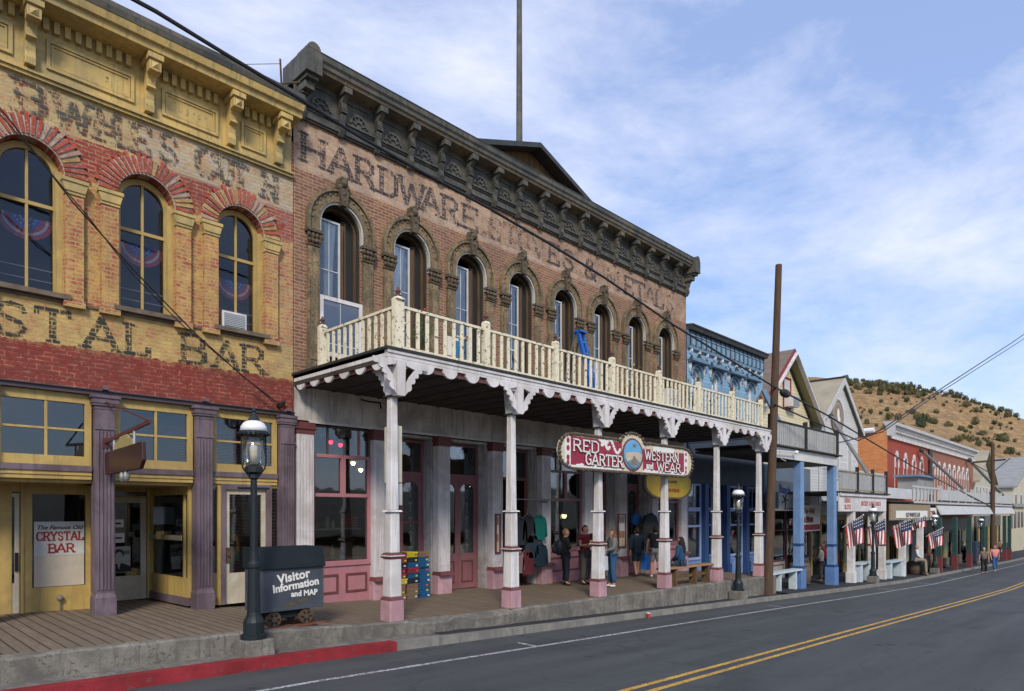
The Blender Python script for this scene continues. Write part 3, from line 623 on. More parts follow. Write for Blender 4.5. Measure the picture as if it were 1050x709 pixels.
# string course under the windows
mb = MB(); mb.box(AX0, 6.55, YF - .03, YF, 3.555, 3.60); mb.build('string_course', M['sill'], A)
M['buntred'] = flat('bunting red', (.50, .05, .07)); M['buntwhite'] = flat('bunting white', (.6, .55, .58)); M['buntblue'] = flat('bunting blue', (.07, .15, .5))
for ii, xc in enumerate((.6, 2.38, 4.16, 5.92)):
    wf = MB(); yy = YF + .22
    archring(wf, xc, .375, .475, 5.72, yy, yy + .1, 3.68); wf.box(xc - .375, xc + .375, yy, yy + .1, 3.68, 3.76)
    wf.prism([(xc + .40, 3.7), (xc + .475, 3.7), (xc + .475, 5.8), (xc + .36, 5.8)], YF + .05, yy)      # inner lining seen on the right reveal
    wo = wf.build('window_frame', M['ochre'], A)
    s_ = MB(); s_.box(xc - .02, xc + .02, yy + .02, yy + .07, 3.76, 6.1)
    s_.box(xc - .375, xc + .375, yy + .015, yy + .075, 5.18, 5.24); s_.build('muntin', flat('ochre muntin', (.42, .30, .11)), wo)
    for zz in (4.42, 4.08): pass
    s_ = MB(); s_.box(xc - .375, xc + .375, yy + .062, yy + .074, 4.12, 4.135); s_.box(xc - .375, xc + .375, yy + .062, yy + .074, 3.93, 3.945); s_.build('window_bar', flat('pale thin bar', (.45, .47, .5)), wo)
    g_ = MB(); g_.prism(archfill(xc, .375, 3.76, 5.72), yy + .05, yy + .054); g_.build('pane', M['glassbar'], wo)
    si = MB(); si.box(xc - .56, xc + .56, YF - .13, YF + .25, 3.605, 3.685); si.build('sill', M['sill'], A)
    # bunting hung inside
    bb = MB(); yb = yy + .11; cz = 5.0 if ii != 3 else 4.78
    for rr, (ra, rb) in enumerate(((0, .22), (.22, .29), (.29, .335), (.335, .41))):
        bb.mi = (0, 2, 1, 2)[rr]
        for k in range(24):
            a0, a1 = math.pi * k / 24, math.pi * (k + 1) / 24; w0 = .015 * (k % 2); w1 = .015 * ((k + 1) % 2)
            bb.add([(xc - ra * 1.0 * math.cos(a0), yb + w0, cz - ra * .95 * math.sin(a0)), (xc - ra * math.cos(a1), yb + w1, cz - ra * .95 * math.sin(a1)), (xc - rb * math.cos(a1), yb + w1, cz - rb * .95 * math.sin(a1)), (xc - rb * math.cos(a0), yb + w0, cz - rb * .95 * math.sin(a0))], [(0, 1, 2, 3)])
    bb.mi = 1
    for k in range(14):
        a_, r_ = math.pi * (.1 + .8 * (k % 7) / 6), (.08 if k < 7 else .15); c0 = (xc - r_ * math.cos(a_), cz - r_ * math.sin(a_)); q = .011
        bb.add([(c0[0] - q, yb - .003, c0[1] - q), (c0[0] + q, yb - .003, c0[1] - q), (c0[0] + q, yb - .003, c0[1] + q), (c0[0] - q, yb - .003, c0[1] + q)], [(0, 1, 2, 3)])
    o = bb.build('bunting', [M['buntblue'], M['buntwhite'], M['buntred']])
    tag(o, ['bunting behind the upstairs bar window beyond the left edge', 'red white and blue half round bunting in the leftmost upstairs window', 'red white and blue half round bunting in the middle upstairs window of the bar', 'red white and blue half round bunting in the upstairs window above the air conditioner'][ii], 'bunting', 'buntings in the bar windows')
# air conditioner in the third window
def acunit(cx, z0, Y, wd=.42, h=.3, d=.35, label='', grp=None):
    t = thing('air_conditioner', label, 'air conditioner', (cx, Y, z0), grp)
    mb = MB(); mb.box(cx - wd / 2, cx + wd / 2, Y, Y + d, z0, z0 + h); mb.build('case', M['white'], t, bevel=.01)
    mb = MB(); mb.box(cx - wd / 2 + .04, cx + wd / 2 - .04, Y - .012, Y - .002, z0 + .04, z0 + h - .04)
    mb.build('grille', flat('grey grille', (.22, .25, .28)), t)
    mb = MB()
    for k in range(7): mb.box(cx - wd / 2 + .04, cx + wd / 2 - .04, Y - .02, Y - .013, z0 + .05 + k * (h - .1) / 7, z0 + .06 + k * (h - .1) / 7)
    mb.build('louvre', flat('pale louvre', (.5, .52, .54)), t)
acunit(5.80, 3.70, YF + .02, .5, .34, .45, 'white window air conditioner in the right upstairs window of the bar')
# painted words
WB = wornink('worn black letters', (.035, .035, .035), .50); WG = wornink('worn grey green letters', (.10, .115, .105),   .475, 3.0); WR = wornink('worn red letter edges', (.22, .05, .04), .465, 3.0)
WBY = wornink('worn black letters on yellow', (.035, .038, .036), .425)
for ch, x0, x1 in (('C', .45, .85), ('R', 1.0, 1.4), ('Y', 1.5, 1.85), ('S', 1.93, 2.33), ('T', 2.47, 2.93), ('A', 3.17, 3.67), ('L', 3.80, 4.18), ('B', 4.75, 5.20), ('A', 5.40, 5.85), ('R', 5.93, 6.42)):
    mb = MB(); glyph(mb, ch, x0, 2.88, .52, YF - .004, x1 - x0, .105, True); mb.build('painted_letter', WBY, A)
for mt, dx, dz, yo, th in ((WR, .03, -.035, -.004, .115), (WG, 0, 0, -.009, .12)):
    for ch, px0, px1 in (('B', 13, 44), ('W', 55, 92), ('M', 97, 122), ('E', 134, 152), ('S', 163, 180), ('C', 200, 219), ('U', 223, 238), ('T', 240, 252), ('N', 268, 284)):
        mb = MB(); x0, x1 = XX(px0, YF), XX(px1, YF); glyph(mb, ch, x0 + dx, 6.60 + dz, .50, YF + yo, x1 - x0, th, True); mb.build('painted_letter' if mt is WG else 'letter_edge', mt, A)
# cornice
cz0 = 7.18
mb = MB()
mb.box(AX0, AX1 - .02, YF - .07, YF, cz0, cz0 + .05); mb.box(AX0, AX1 - .02, YF - .11, YF, cz0 + .055, cz0 + .10)
mb.box(AX0, AX1 - .06, YF - .04, YF, cz0 + .10, 8.30)
co = mb.build('cornice', M['cornyellow'], A)
mb = MB(); pr = [(YF, 8.22), (YF - .50, 8.26), (YF - .52, 8.36), (YF - .58, 8.38), (YF - .62, 8.50), (YF, 8.50)]
mb.prism(pr, AX0, AX1 - .06, 'x'); mb.build('soffit', M['cornyellow'], co)
mb = MB(); pr = [(YF + .1, 8.503), (YF - .63, 8.503), (YF - .66, 8.60), (YF - .60, 8.63), (YF - .60, 8.72), (YF + .1, 8.78)]
mb.prism(pr, AX0, AX1 - .05, 'x'); mb.build('gutter', M['graymetal'], co)
mb = MB(); x = AX0 + .1
brk = [XX(512 / 3.377, YF - .35), XX(842 / 3.377, YF - .35), XX(982 / 3.377, YF - .35), XX(120 / 3.377, YF - .35)]
br_x = [5.67, 4.16, 2.36, .56, -1.24, -3.04, 6.66]
while x < AX1 - .15:
    if all(abs(x + .045 - b) > .19 for b in br_x): mb.box(x, x + .085, YF - .13, YF - .041, 8.03, 8.22)
    x += .155
mb.build('dentil_row', M['cornyellow'], co)
def scroll(mb, xc, w, Y, ztop, zbot, d):
    """s shaped console bracket seen from the side, w wide, d deep at the top"""
    h = ztop - zbot
    pr = [(Y, ztop), (Y - d, ztop), (Y - d, ztop - .16 * h), (Y - d * .98, ztop - .22 * h), (Y - d * .72, ztop - .30 * h), (Y - d * .55, ztop - .40 * h), (Y - d * .52, ztop - .5 * h), (Y - d * .60, ztop - .55 * h), (Y - d * .36, ztop - .60 * h), (Y - d * .30, ztop - .75 * h), (Y - d * .38, ztop - .88 * h), (Y - d * .34, zbot), (Y, zbot)]
    mb.prism(pr, xc - w / 2, xc + w / 2, 'x')
for xc in br_x:
    mb = MB(); scroll(mb, xc, .15, YF - .041, 8.22, 7.32, .40); mb.box(xc - .13, xc + .13, YF - .52, YF - .041, 8.12, 8.218); mb.box(xc - .10, xc + .10, YF - .48, YF - .30, 7.93, 8.118)
    bo = mb.build('bracket', M['cornyellow'], co, bevel=.008)
    mb = MB(); c_ = (xc, YF - .485, 8.02); q = .06
    mb.add([(xc - q, YF - .482, 8.02 - q), (xc + q, YF - .482, 8.02 - q), (xc + q, YF - .482, 8.02 + q), (xc - q, YF - .482, 8.02 + q), (xc, YF - .53, 8.02)], [(0, 1, 4), (1, 2, 4), (2, 3, 4), (3, 0, 4)]); mb.build('boss', M['cornyellow'], bo)
for xa, xb in ((-2.85, -1.45), (-1.05, .35), (.77, 2.14), (2.60, 3.93), (4.40, 5.44), (5.90, 6.42)):
    mb = MB(); frame(mb, xa, xb, 7.42, 7.92, YF - .075, YF - .041, .055); frame(mb, xa + .07, xb - .07, 7.49, 7.85, YF - .06, YF - .041, .03); mb.build('panel_moulding', M['cornyellow'], co)
    if xb - xa > .8:
        mb = MB(); letters(mb, 'COMMERCE' if xb < 2.2 else ('CENTURY' if xb < 4 else 'LIMA'), xa + .22, 7.56, .2, YF - .044, .13, False, .22)
    mb = MB()
    for k in range(6): xq = xa + .2 + k * (xb - xa - .4) / 5.5; mb.add([(xq, YF - .0435, 7.58), (xq + .05, YF - .0435, 7.58), (xq + .05, YF - .0435, 7.75), (xq, YF - .0435, 7.75)], [(0, 1, 2, 3)])
    if xb - xa > .8: mb.build('faded_panel_marks', wornink('ghost letters', (.2, .17, .1), .56), co)
# ground floor
mb = MB(); mb.box(AX0, AX1 - .01, YF - .08, YF + .3, 2.045, 2.115); mb.box(AX0, AX1 - .01, YF - .12, YF + .1, 2.117, 2.135); mb.build('lintel_moulding', M['mauved'], A)
pilx = [-3.43, -1.71, .01, 1.73, 3.45, 5.16, 6.88]
for i, xc in enumerate(pilx):
    wdt = .17; zb0 = zb(xc) - .05
    if abs(xc - 6.88) < .01: xc, wdt = 6.885, .165
    p = MB(); p.box(xc - wdt + .02, xc + wdt - .02, YF - .13, YF + .15, zb0 + .45, 1.80)
    for k in range(5): xq = xc - wdt + .055 + k * (2 * wdt - .11) / 4; p.box(xq - .016, xq + .016, YF - .148, YF - .13, zb0 + .5, 1.42)
    p.box(xc - wdt + .0, xc + wdt - .0, YF - .152, YF - .11, 1.44, 1.48); po = p.build('pilaster', M['mauve'], A)
    p = MB(); p.box(xc - wdt - .0, xc + wdt + .0, YF - .18, YF + .15, zb0, zb0 + .36); p.frust(xc, YF - .015, zb0 + .36, zb0 + .45, wdt + .0, wdt - .03); p.build('base', M['mauve'], po, bevel=.008)
    p = MB(); a = wdt
    for k, (e, z0_, z1_) in enumerate(((-.01, 1.80, 1.86), (.02, 1.86, 1.90), (.035, 1.90, 1.99), (.06, 1.99, 2.043))): p.box(xc - a - e, min(xc + a + e, AX1 + .0), YF - .15 - e, YF + .1, z0_, z1_)
    p.box(xc - .05, xc + .05, YF - .2, YF - .05, 2.137, 2.19); p.build('capital', M['mauve'], po)
def transom(xa, xb):
    y = YF + .02
    f = MB(); f.box(xa, xa + .10, y, y + .1, .80, 2.04); f.box(xb - .10, xb, y, y + .1, .80, 2.04); f.box(xa + .1, xb - .1, y, y + .1, 1.88, 2.04); f.box(xa + .1, xb - .1, y, y + .1, .80, .96)
    fo = f.build('transom_window', M['ochre'], A)
    s_ = MB(); xm = (xa + xb) / 2 + .02; s_.box(xm - .02, xm + .02, y + .01, y + .07, .96, 1.88); s_.box(xa + .1, xb - .1, y + .015, y + .065, 1.40, 1.435); s_.build('muntin', M['ochre'], fo)
    g_ = MB(); g_.box(xa + .1, xb - .1, y + .05, y + .055, .96, 1.88); g_.build('pane', M['glassblue'], fo)
    s_ = MB(); s_.box(xa, xb, y - .04, y + .12, .70, .795); s_.build('purple_rail', M['mauve'], A)
    s_ = MB(); s_.box(xa, xb, y - .01, y + .12, .56, .698); s_.box(xa, xb, y - .03, y + .01, .63, .655); s_.build('yellow_rail', M['ochre'], A)
for a_, b_ in zip(pilx[:-1], pilx[1:]): transom(a_ + .175, b_ - .175)
# interior shells behind the shop front
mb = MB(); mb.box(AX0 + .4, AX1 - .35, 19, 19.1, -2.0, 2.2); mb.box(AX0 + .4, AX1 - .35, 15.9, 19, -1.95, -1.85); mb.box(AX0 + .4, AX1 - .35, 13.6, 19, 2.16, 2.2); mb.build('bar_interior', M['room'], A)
# entry bays: recessed walls with soffit at .56
def recess(xa, xb, yd):
    mb = MB(); mb.box(xa, xb, YF + .12, yd + .1, .50, .555); return mb.build('recess_ceiling', M['ochre'], A)
recess(-.2, 3.6, 14.6); recess(3.3, 5.3, 15.7)
# bay one (panel with the crystal bar poster)
y1 = 14.45
def x1(px): return XX(px, y1)
mb = MB(); zf = -1.86
mb.box(x1(-30), x1(12), y1, y1 + .08, zf, .5); mb.box(x1(21), x1(33), y1, y1 + .08, zf, .5); mb.box(x1(33), x1(88), y1, y1 + .08, zf, -1.37); mb.box(x1(88), x1(93), y1, y1 + .08, zf, .5); mb.box(x1(33), x1(88), y1, y1 + .08, .32, .5); mb.box(x1(21), x1(24), y1 - .03, y1, zf, .5)
mb.box(x1(12), x1(21), y1, y1 + .08, .35, .5)
mb.build('front_panel', M['ochre'], A)
mb = MB(); mb.box(x1(33), x1(88), y1 + .04, y1 + .045, -1.37, .32); mb.build('display_pane', M['shopglass'], A)
mb = MB(); mb.box(x1(90), x1(99), y1 - .9, y1 + .02, zf, .5); mb2 = MB()
mb = MB(); mb.box(3.52, 3.57, YF + .16, y1 + .06, zf, -1.3); mb.box(3.52, 3.57, YF + .16, y1 + .06, .25, .5); mb.box(3.52, 3.57, YF + .16, YF + .26, -1.3, .25); mb.box(3.52, 3.57, y1 - .1, y1 + .06, -1.3, .25); mb.build('side_panel', M['ochre'], A)
mb = MB(); mb.box(3.54, 3.545, YF + .26, y1 - .1, -1.3, .25); mb.build('side_pane', M['shopglass'], A)
d = MB(); frame(d, x1(5), x1(20), zf, .33, y1 + .01, y1 + .06, .07, .6); do = d.build('door', M['creamdoor'], A)
d = MB(); d.box(x1(9), x1(16.5), y1 + .03, y1 + .035, zf + .6, .26); d.build('pane', M['shopglass'], do)
d = MB(); d.box(x1(15.2), x1(18.5), y1 - .03, y1 + .01, -1.05, -.72); d.build('handle', M['ink'], do)
# poster inside
def panel_thing(name, label, cat, x0, x1_, z0, z1, Y, mat, d=.012, grp=None):
    t = thing(name, label, cat, ((x0 + x1_) / 2, Y, z0), grp); mb = MB(); mb.box(x0, x1_, Y, Y + d, z0, z1); mb.build('sheet', mat, t); return t
X0, X1 = x1(35), x1(86.5)
t = panel_thing('window_poster', 'tall cream poster in the bar window with red Crystal Bar lettering', 'poster', X0, X1, -1.36, -.18, y1 + .018, flat('cream poster', (.50, .44, .36)))
mb = MB(); mb.box(X0, X1, y1 + .012, y1 + .017, -.80, -.18); mb.build('top_sheet', flat('grey white poster', (.50, .50, .48)), t)
Wd = X1 - X0
mb = MB(); letters(mb, 'CRYSTAL', X0 + .05 * Wd, -.52, .15, y1 + .010, .2, True, .14, (Wd * .9) / textwidth('CRYSTAL', .15, .14)); letters(mb, 'BAR', X0 + .28 * Wd, -.74, .15, y1 + .010, .2, True, .14, 1.1); mb.build('lettering', M['inkred'], t)
textobj('script_lettering', 'The Famous Old', .105, M['ink'], t, ((X0 + X1) / 2, y1 + .008, -.32), shear=.35)
# bay two: recessed door with glazed splayed sides
y2 = 15.45
def x2(px): return XX(px, y2)
dl, dr = x2(112), x2(150)
d = MB(); frame(d, dl, dr, -1.84, .30, y2, y2 + .06, .11, .5); do = d.build('door', M['creamdoor'], A)
d = MB(); d.box(dl + .1, dr - .1, y2 + .03, y2 + .035, -1.35, .20); d.build('pane', M['shopglass'], do)
d = MB(); d.box(dl - .3, dl - .01, y2 - .02, y2 + .08, -1.84, .5); d.box(dr + .01, dr + .10, y2 - .03, y2 + .08, -1.84, .5); d.box(dl, dr, y2, y2 + .06, .42, .5); d.box(dl, dr, y2, y2 + .06, .305, .33); d.build('door_frame', M['ochre'], A)
d = MB(); d.box(dl, dr, y2 + .03, y2 + .035, .33, .42); d.build('transom_pane', M['shopglass'], A)
for nm, (xa, ya), (xb, yb_) in (('splayed_window', (dr + .10, y2), (4.99, YF + .17)), ('splayed_window', (dl - .3, y2), (3.64, YF + .17))):
    f = MB(); a = Vector((xa, ya, 0)); b = Vector((xb, yb_, 0))
    def at(k, z): return a.lerp(b, k) + Vector((0, 0, z))
    f.bar(at(0, -1.55), at(1, -1.55), .06, .5); f.bar(at(0, .42), at(1, .42), .06, .16)
    for k in (.03, .88, .985): f.bar(at(k, -1.3), at(k, .35), .06, .06, (1, 0, 0))
    fo = f.build(nm, M['ochre'], A)
    f = MB(); f.bar(at(0, -1.76), at(1, -1.76), .10, .16); f.build('skirting', M['mauve'], fo)
    g_ = MB(); g_.add([at(.03, -1.3), at(.88, -1.3), at(.88, .34), at(.03, .34)], [(0, 1, 2, 3)]); g_.add([at(.90, -1.3), at(.97, -1.3), at(.97, .34), at(.90, .34)], [(0, 1, 2, 3)]); g_.build('pane', M['shopglass'], fo)
    if xb > 4.5:
        g_ = MB(); g_.bar(at(.0, -.52) + Vector((-.05, -.02, 0)), at(.85, -.52) + Vector((-.05, -.02, 0)), .015, .10); g_.build('push_bar', flat('brass cream bar', (.42, .36, .24)), fo)
# papers on the door and splay
for lab, px0, px1, py0, py1, mt in (('white notice taped high on the bar entry door', 115, 127, 533, 541, M['signwhite']), ('white notice card in the middle of the bar entry door', 113.5, 128, 547, 557, M['signwhite'])):
    t = panel_thing('door_notice', lab, 'notice', x2(px0), x2(px1), W(px0, py1, y2)[1], W(px0, py0, y2)[1], y2 + .016, mt)
    mb = MB(); zc = W(px0, (py0 + py1) / 2, y2)[1]; mb.box(x2(px0) + .05, x2(px1) - .05, y2 + .012, y2 + .014, zc - .02, zc + .015); mb.build('text_line', M['ink'], t)
pz0, pz1 = W(112, 588, y2)[1], W(112, 561, y2)[1]; pa, pb = x2(112.5), x2(134)
t = panel_thing('portrait_poster', 'poster with a dark haired bust portrait on the bar entry door', 'poster', pa, pb, pz0, pz1, y2 + .014, flat('pale sepia', (.42, .40, .34)))
mb = MB(); cx = pa + .17; hz_ = (pz0 + pz1) / 2
mb.prism([(cx - .16, pz0 + .01), (cx + .24, pz0 + .01), (cx + .22, pz0 + .12), (cx + .08, pz0 + .19), (cx - .06, pz0 + .19), (cx - .15, pz0 + .13)], y2 + .010, y2 + .012); mb.ell((cx + .0, y2 + .011, hz_ + .12), (.1, .004, .1)); mb.build('dark_figure', M['ink'], t)
mb = MB(); mb.ell((cx + .005, y2 + .005, hz_ + .06), (.07, .004, .10)); mb.prism([(cx - .03, pz0 + .19), (cx + .03, pz0 + .19), (cx, pz0 + .06)], y2 + .006, y2 + .008); mb.build('pale_face', flat('pale grey', (.45, .43, .40)), t)
textobj('lettering', 'FREE', .1, M['ink'], t, (pb - .12, y2 + .008, pz1 - .16))
# things in the splay window
rx = random.Random(3)
for k, (px0, py0, px1, py1, mt, lb) in enumerate(((160, 545, 171, 553, M['ochre'], 'yellow card in the splayed bar window above the push bar'), (176, 571, 185, 584, M['signwhite'], 'white printed card low in the splayed bar window'), (157, 520, 170, 538, flat('grey paper', (.25, .27, .3)), 'grey sheet high in the splayed bar window'))):
    yq = 14.8
    t = panel_thing('window_card', lb, 'card', XX(px0, yq), XX(px1, yq), W(px0, py1, yq)[1], W(px0, py0, yq)[1], yq, mt)
# bay three: flush cream door with purple frame and dark sidelights
y3 = YF + .06; zf = -1.86
def x3(px): return XX(px, y3)
mb = MB()
for a_, b_ in ((x3(214), x3(216)), (x3(222.5), x3(226)), (x3(276.5), x3(278)), (x3(285), x3(288))): mb.box(a_, b_, y3 - .02, y3 + .08, zf, .56)
mb.box(x3(214), x3(226), y3, y3 + .07, zf, -1.22); mb.box(x3(277.5), x3(287), y3, y3 + .07, zf, -1.22); mb.box(x3(214), x3(288), y3 + .0, y3 + .07, .50, .56); mb.build('sidelight_frame', M['ochre'], A)
mb = MB(); mb.box(x3(216), x3(222.5), y3 + .03, y3 + .035, -1.22, .5); mb.build('sidelight_pane', M['shopglass'], A); mb = MB(); mb.box(x3(278), x3(285), y3 + .03, y3 + .035, -1.22, .5); mb.build('sidelight_pane', M['shopglass'], A)
mb = MB(); mb.box(x3(226), x3(230.5), y3 - .05, y3 + .09, zf, .56); mb.box(x3(272.5), x3(276.5), y3 - .05, y3 + .09, zf, .56); mb.box(x3(230.5), x3(272.5), y3 - .05, y3 + .09, .45, .56); mb.build('door_surround', M['mauve'], A)
d = MB(); frame(d, x3(230.7), x3(272.3), zf, .445, y3 - .0, y3 + .06, .09, .62); do = d.build('door', M['creamdoor'], A)
d = MB(); d.box(x3(230.7) + .08, x3(272.3) - .08, y3 + .03, y3 + .035, zf + .6, .36); d.build('pane', M['shopglass'], do)
d = MB(); d.box(x3(231.6), x3(236), y3 - .035, y3 - .002, -1.02, -.72); d.tube(((x3(234)), y3 - .03, -.88), (x3(234), y3 - .08, -.88), .025); d.build('handle', M['rust'], do)
# flag like cloth behind that door glass
t = thing('wall_hanging', 'green red and yellow round hanging behind the glass of the cream door', 'hanging', (x3(241), y3 + .2, -.8))
mb = MB(); xc = x3(241); mb.prism([(xc - .14, -.05), (xc - .1, .15), (xc + .06, -.35), (xc + .18, -.75), (xc + .16, -1.0), (xc - .12, -1.05)], y3 + .2, y3 + .21); mb.build('cloth', flat('green cloth', (.03, .22, .07)), t)
mb = MB(); mb.prism([(xc - .13, -.0), (xc - .08, .12), (xc + .0, -.3), (xc - .12, -.4)], y3 + .185, y3 + .19); mb.build('pink_corner', flat('crimson cloth', (.4, .03, .12)), t)
mb = MB(); mb.ell((xc + .02, y3 + .18, -.68), (.15, .01, .25), 14, 8); mb.build('disc', flat('orange yellow disc', (.5, .22, .06)), t)
mb = MB(); mb.ell((xc + .02, y3 + .165, -.68), (.08, .01, .13), 12, 6); mb.build('disc_centre', flat('dark disc', (.08, .04, .02)), t)
# small lamp and light in recess
mb = MB(); mb.ell((x1(61), y1 - .05, -1.58), (.05, .05, .06)); mb.tube((x1(61), y1 - .05, -1.58), (x1(61), y1 - .05, -1.85), .012); tag(mb.build('standpipe', M['steel']), 'small grey standpipe below the crystal bar poster', 'pipe')

# hanging sign of the bar
t = thing('hanging_sign', 'dark wooden shield sign hanging from a red iron bracket on the purple pillar', 'sign', (3.45, YF - .2, .8))
bx = 3.45; tip = Vector((bx, 10.95, 1.37)); lo = Vector((bx, YF - .14, 1.22)); up = Vector((bx, YF - .14, 1.93))
mb = MB(); mb.bar(lo, tip, .04, .055); mb.bar(up, tip, .022, .022); mb.box(bx - .05, bx + .05, YF - .16, YF - .13, 1.12, 1.3); mb.build('bracket', flat('oxide red iron', (.10, .03, .03), .5), t)
ol = [(11.22, .80), (11.25, 1.08), (11.33, 1.09), (13.18, 1.03), (13.2, .90), (13.16, .64), (12.2, .66), (11.36, .67)]
mb = MB(); mb.prism(ol, bx - .03, bx + .03, 'x'); mb.build('board', plain('dark maroon varnish', (.042, .013, .011), .35, .4, 1.5, chip=(.20, .11, .03), chipamt=.3), t, bevel=.01)
mb = MB(); mb.prism([(11.75, 1.075), (11.78, 1.17), (11.95, 1.2), (12.05, 1.29), (12.35, 1.3), (12.45, 1.2), (12.7, 1.14), (12.72, 1.05)], bx - .015, bx + .015, 'x'); mb.build('crest', flat('worn gilt', (.35, .28, .12), .4), t)
for q in (11.7, 12.75):
    mb = MB(); mb.path([(bx, q, 1.04), (bx, q, 1.22 + (13.26 - q) * .065)], .018); mb.build('hanger', flat('pale iron', (.4, .42, .45), .4), t)
for q in (12.1, 12.3):
    mb = MB(); mb.ell((bx, q, .58), (.055, .055, .09)); mb.build('spot_lamp', M['steel'], t)
# ================================================================ HARDWARE BUILDING (centre)
B = thing('brick_building', 'long two storey brown brick building with HARDWARE painted under its dark bracketed cornice', 'building', (15.4, YF, -2.2))
BX0, BX1 = 7.07, 23.80
M['brickB'] = brick('brown brick', (.20, .082, .048), (.31, .155, .092), (.36, .27, .19),
    zones=[(7.46, 8.5, (.56, .41, .29), .80, .28, 6.5, 12.9), (7.46, 8.5, (.54, .41, .30), .62, .3, 13.0, 24.5), (7.52, 7.62, (.52, .40, .32), .75, .1, 7.3, 22.5)], grime=.42)
wx = [8.22 + 2.0 * i for i in range(8)]
HWO = .53
mb = MB(); facade(mb, BX0, BX1, 2.93, 9.6, YF, [(c_ - HWO, c_ + HWO, 3.02, 6.45, HWO) for c_ in wx], .42)
mb.box(BX0 + .002, BX0 + .4, YF + .42, 30, -2.5, 9.4); mb.box(BX1 - .4, BX1, YF + .42, 30, -2.7, 9.4); mb.box(BX0 + .41, BX1 - .41, 29.6, 30, -2.6, 9.4)
mb.build('wall', M['brickB'], B)
mb = MB(); mb.box(BX0 + .41, BX1 - .41, YF + .43, 29.5, 2.7, 2.85); mb.box(BX0 + .41, BX1 - .41, 17.8, 17.9, 2.86, 8.9); mb.box(BX0 + .41, BX1 - .41, YF + .43, 29.5, 9.0, 9.1); mb.build('upper_floor', M['room'], B)
# attic roof gable behind the parapet
mb = MB(); gy = 16.0; ax_, az = 17.5, 12.95
mb.prism([(11.2, 9.3), (23.6, 9.3), (23.6, 10.75), (ax_, az - .18), (11.2, 10.65)], gy, gy + .12); mb.box(11.2, 23.6, 28.8, 28.9, 9.3, 10.7); gb = mb.build('attic_gable', M['siding'], B)
mb = MB()
for sx, xe, ze in ((-1, 10.7, 10.55), (1, 24.1, 10.58)): mb.add([(ax_, gy - .5, az), (xe, gy - .5, ze), (xe, 29, ze), (ax_, 29, az), (ax_, gy - .5, az - .17), (xe, gy - .5, ze - .17), (xe, 29, ze - .17), (ax_, 29, az - .17)], [(0, 1, 2, 3), (4, 7, 6, 5), (0, 4, 5, 1), (1, 5, 6, 2), (0, 3, 7, 4)])
mb.build('roof', M['darkmetal'], B)
mb = MB(); mx_, my_ = XX(532.5, 17.5), 17.5; mb.tube((mx_, my_, az - 1.0), (mx_, my_, 22.5), .13, .09, 12); mast = mb.build('mast', M['graymetal'], B, smooth=False)
# cornice
mb = MB()
mb.box(BX0, BX1 + .02, YF - .06, YF, 8.56, 8.60); mb.box(BX0, BX1 + .05, YF - .10, YF, 8.603, 8.66); mb.box(BX0, BX1 + .01, YF - .05, YF, 8.66, 8.80); mb.box(BX0, BX1 + .03, YF - .08, YF, 8.80, 8.84); mb.box(BX0, BX1 + .06, YF - .12, YF, 8.843, 8.88); mb.box(BX0, BX1 + .01, YF - .05, YF, 8.88, 9.58)
co = mb.build('cornice', M['graymetal'], B)
mb = MB(); mb.prism([(YF, 9.50), (YF - .40, 9.53), (YF - .42, 9.585), (YF - .46, 9.60), (YF, 9.60)], BX0 + .1, BX1, 'x'); mb.build('soffit', M['tanmetal'], co)
mb = MB(); mb.prism([(YF + .3, 9.603), (YF - .465, 9.603), (YF - .47, 9.68), (YF - .51, 9.73), (YF - .52, 9.84), (YF + .3, 9.92)], BX0 + .1, BX1, 'x'); mb.build('crown_gutter', M['graymetal'], co)
mb = MB(); mb.prism([(YF + .3, 9.922), (YF - .53, 9.843), (YF - .53, 9.865), (YF + .3, 9.945)], BX0 + .1, BX1, 'x'); mb.build('gutter_lip', M['darkmetal'], co)
nb = 18
for k in range(nb):
    xc = BX0 + .14 + k * (BX1 - BX0 - .24) / (nb - 1)
    mb = MB(); w_ = .12; d_ = .34; Yb = YF - .051
    pr = [(Yb, 9.50), (Yb - d_, 9.50), (Yb - d_, 9.36), (Yb - d_ + .05, 9.33), (Yb - d_ * .55, 9.22), (Yb - d_ * .42, 9.05), (Yb - d_ * .5, 8.93), (Yb - d_ * .35, 8.80), (Yb - d_ * .42, 8.66), (Yb - d_ * .2, 8.52), (Yb, 8.50)]
    mb.prism(pr, xc - w_ / 2, xc + w_ / 2, 'x')
    for q in range(5): mb.box(xc - .075, xc + .075, Yb - d_ * .62 + q * .012, Yb - .05, 9.00 + q * .055, 9.03 + q * .055)
    bo = mb.build('bracket', M['graymetal'], co)
    mb = MB(); mb.box(xc - .10, xc + .10, Yb - d_ - .03, Yb - .1, 9.36, 9.495); mb.build('bracket_block', M['graymetal'], bo, bevel=.008)
    if k < nb - 1:
        mb = MB(); xm = xc + (BX1 - BX0 - .24) / (nb - 1) / 2
        archring(mb, xm, .20, .25, 8.96, Yb - .035, Yb, n=10); archring(mb, xm, .08, .12, 8.96, Yb - .03, Yb, n=8)
        for q in range(5): a = math.pi * (q + .5) / 5; mb.bar((xm - .09 * math.cos(a), Yb - .015, 8.96 + .09 * math.sin(a)), (xm - .21 * math.cos(a), Yb - .015, 8.96 + .21 * math.sin(a)), .02, .03)
        mb.box(xm - .3, xm + .3, Yb - .03, Yb, 9.36, 9.40); mb.build('fan_ornament', M['graymetal'], co)
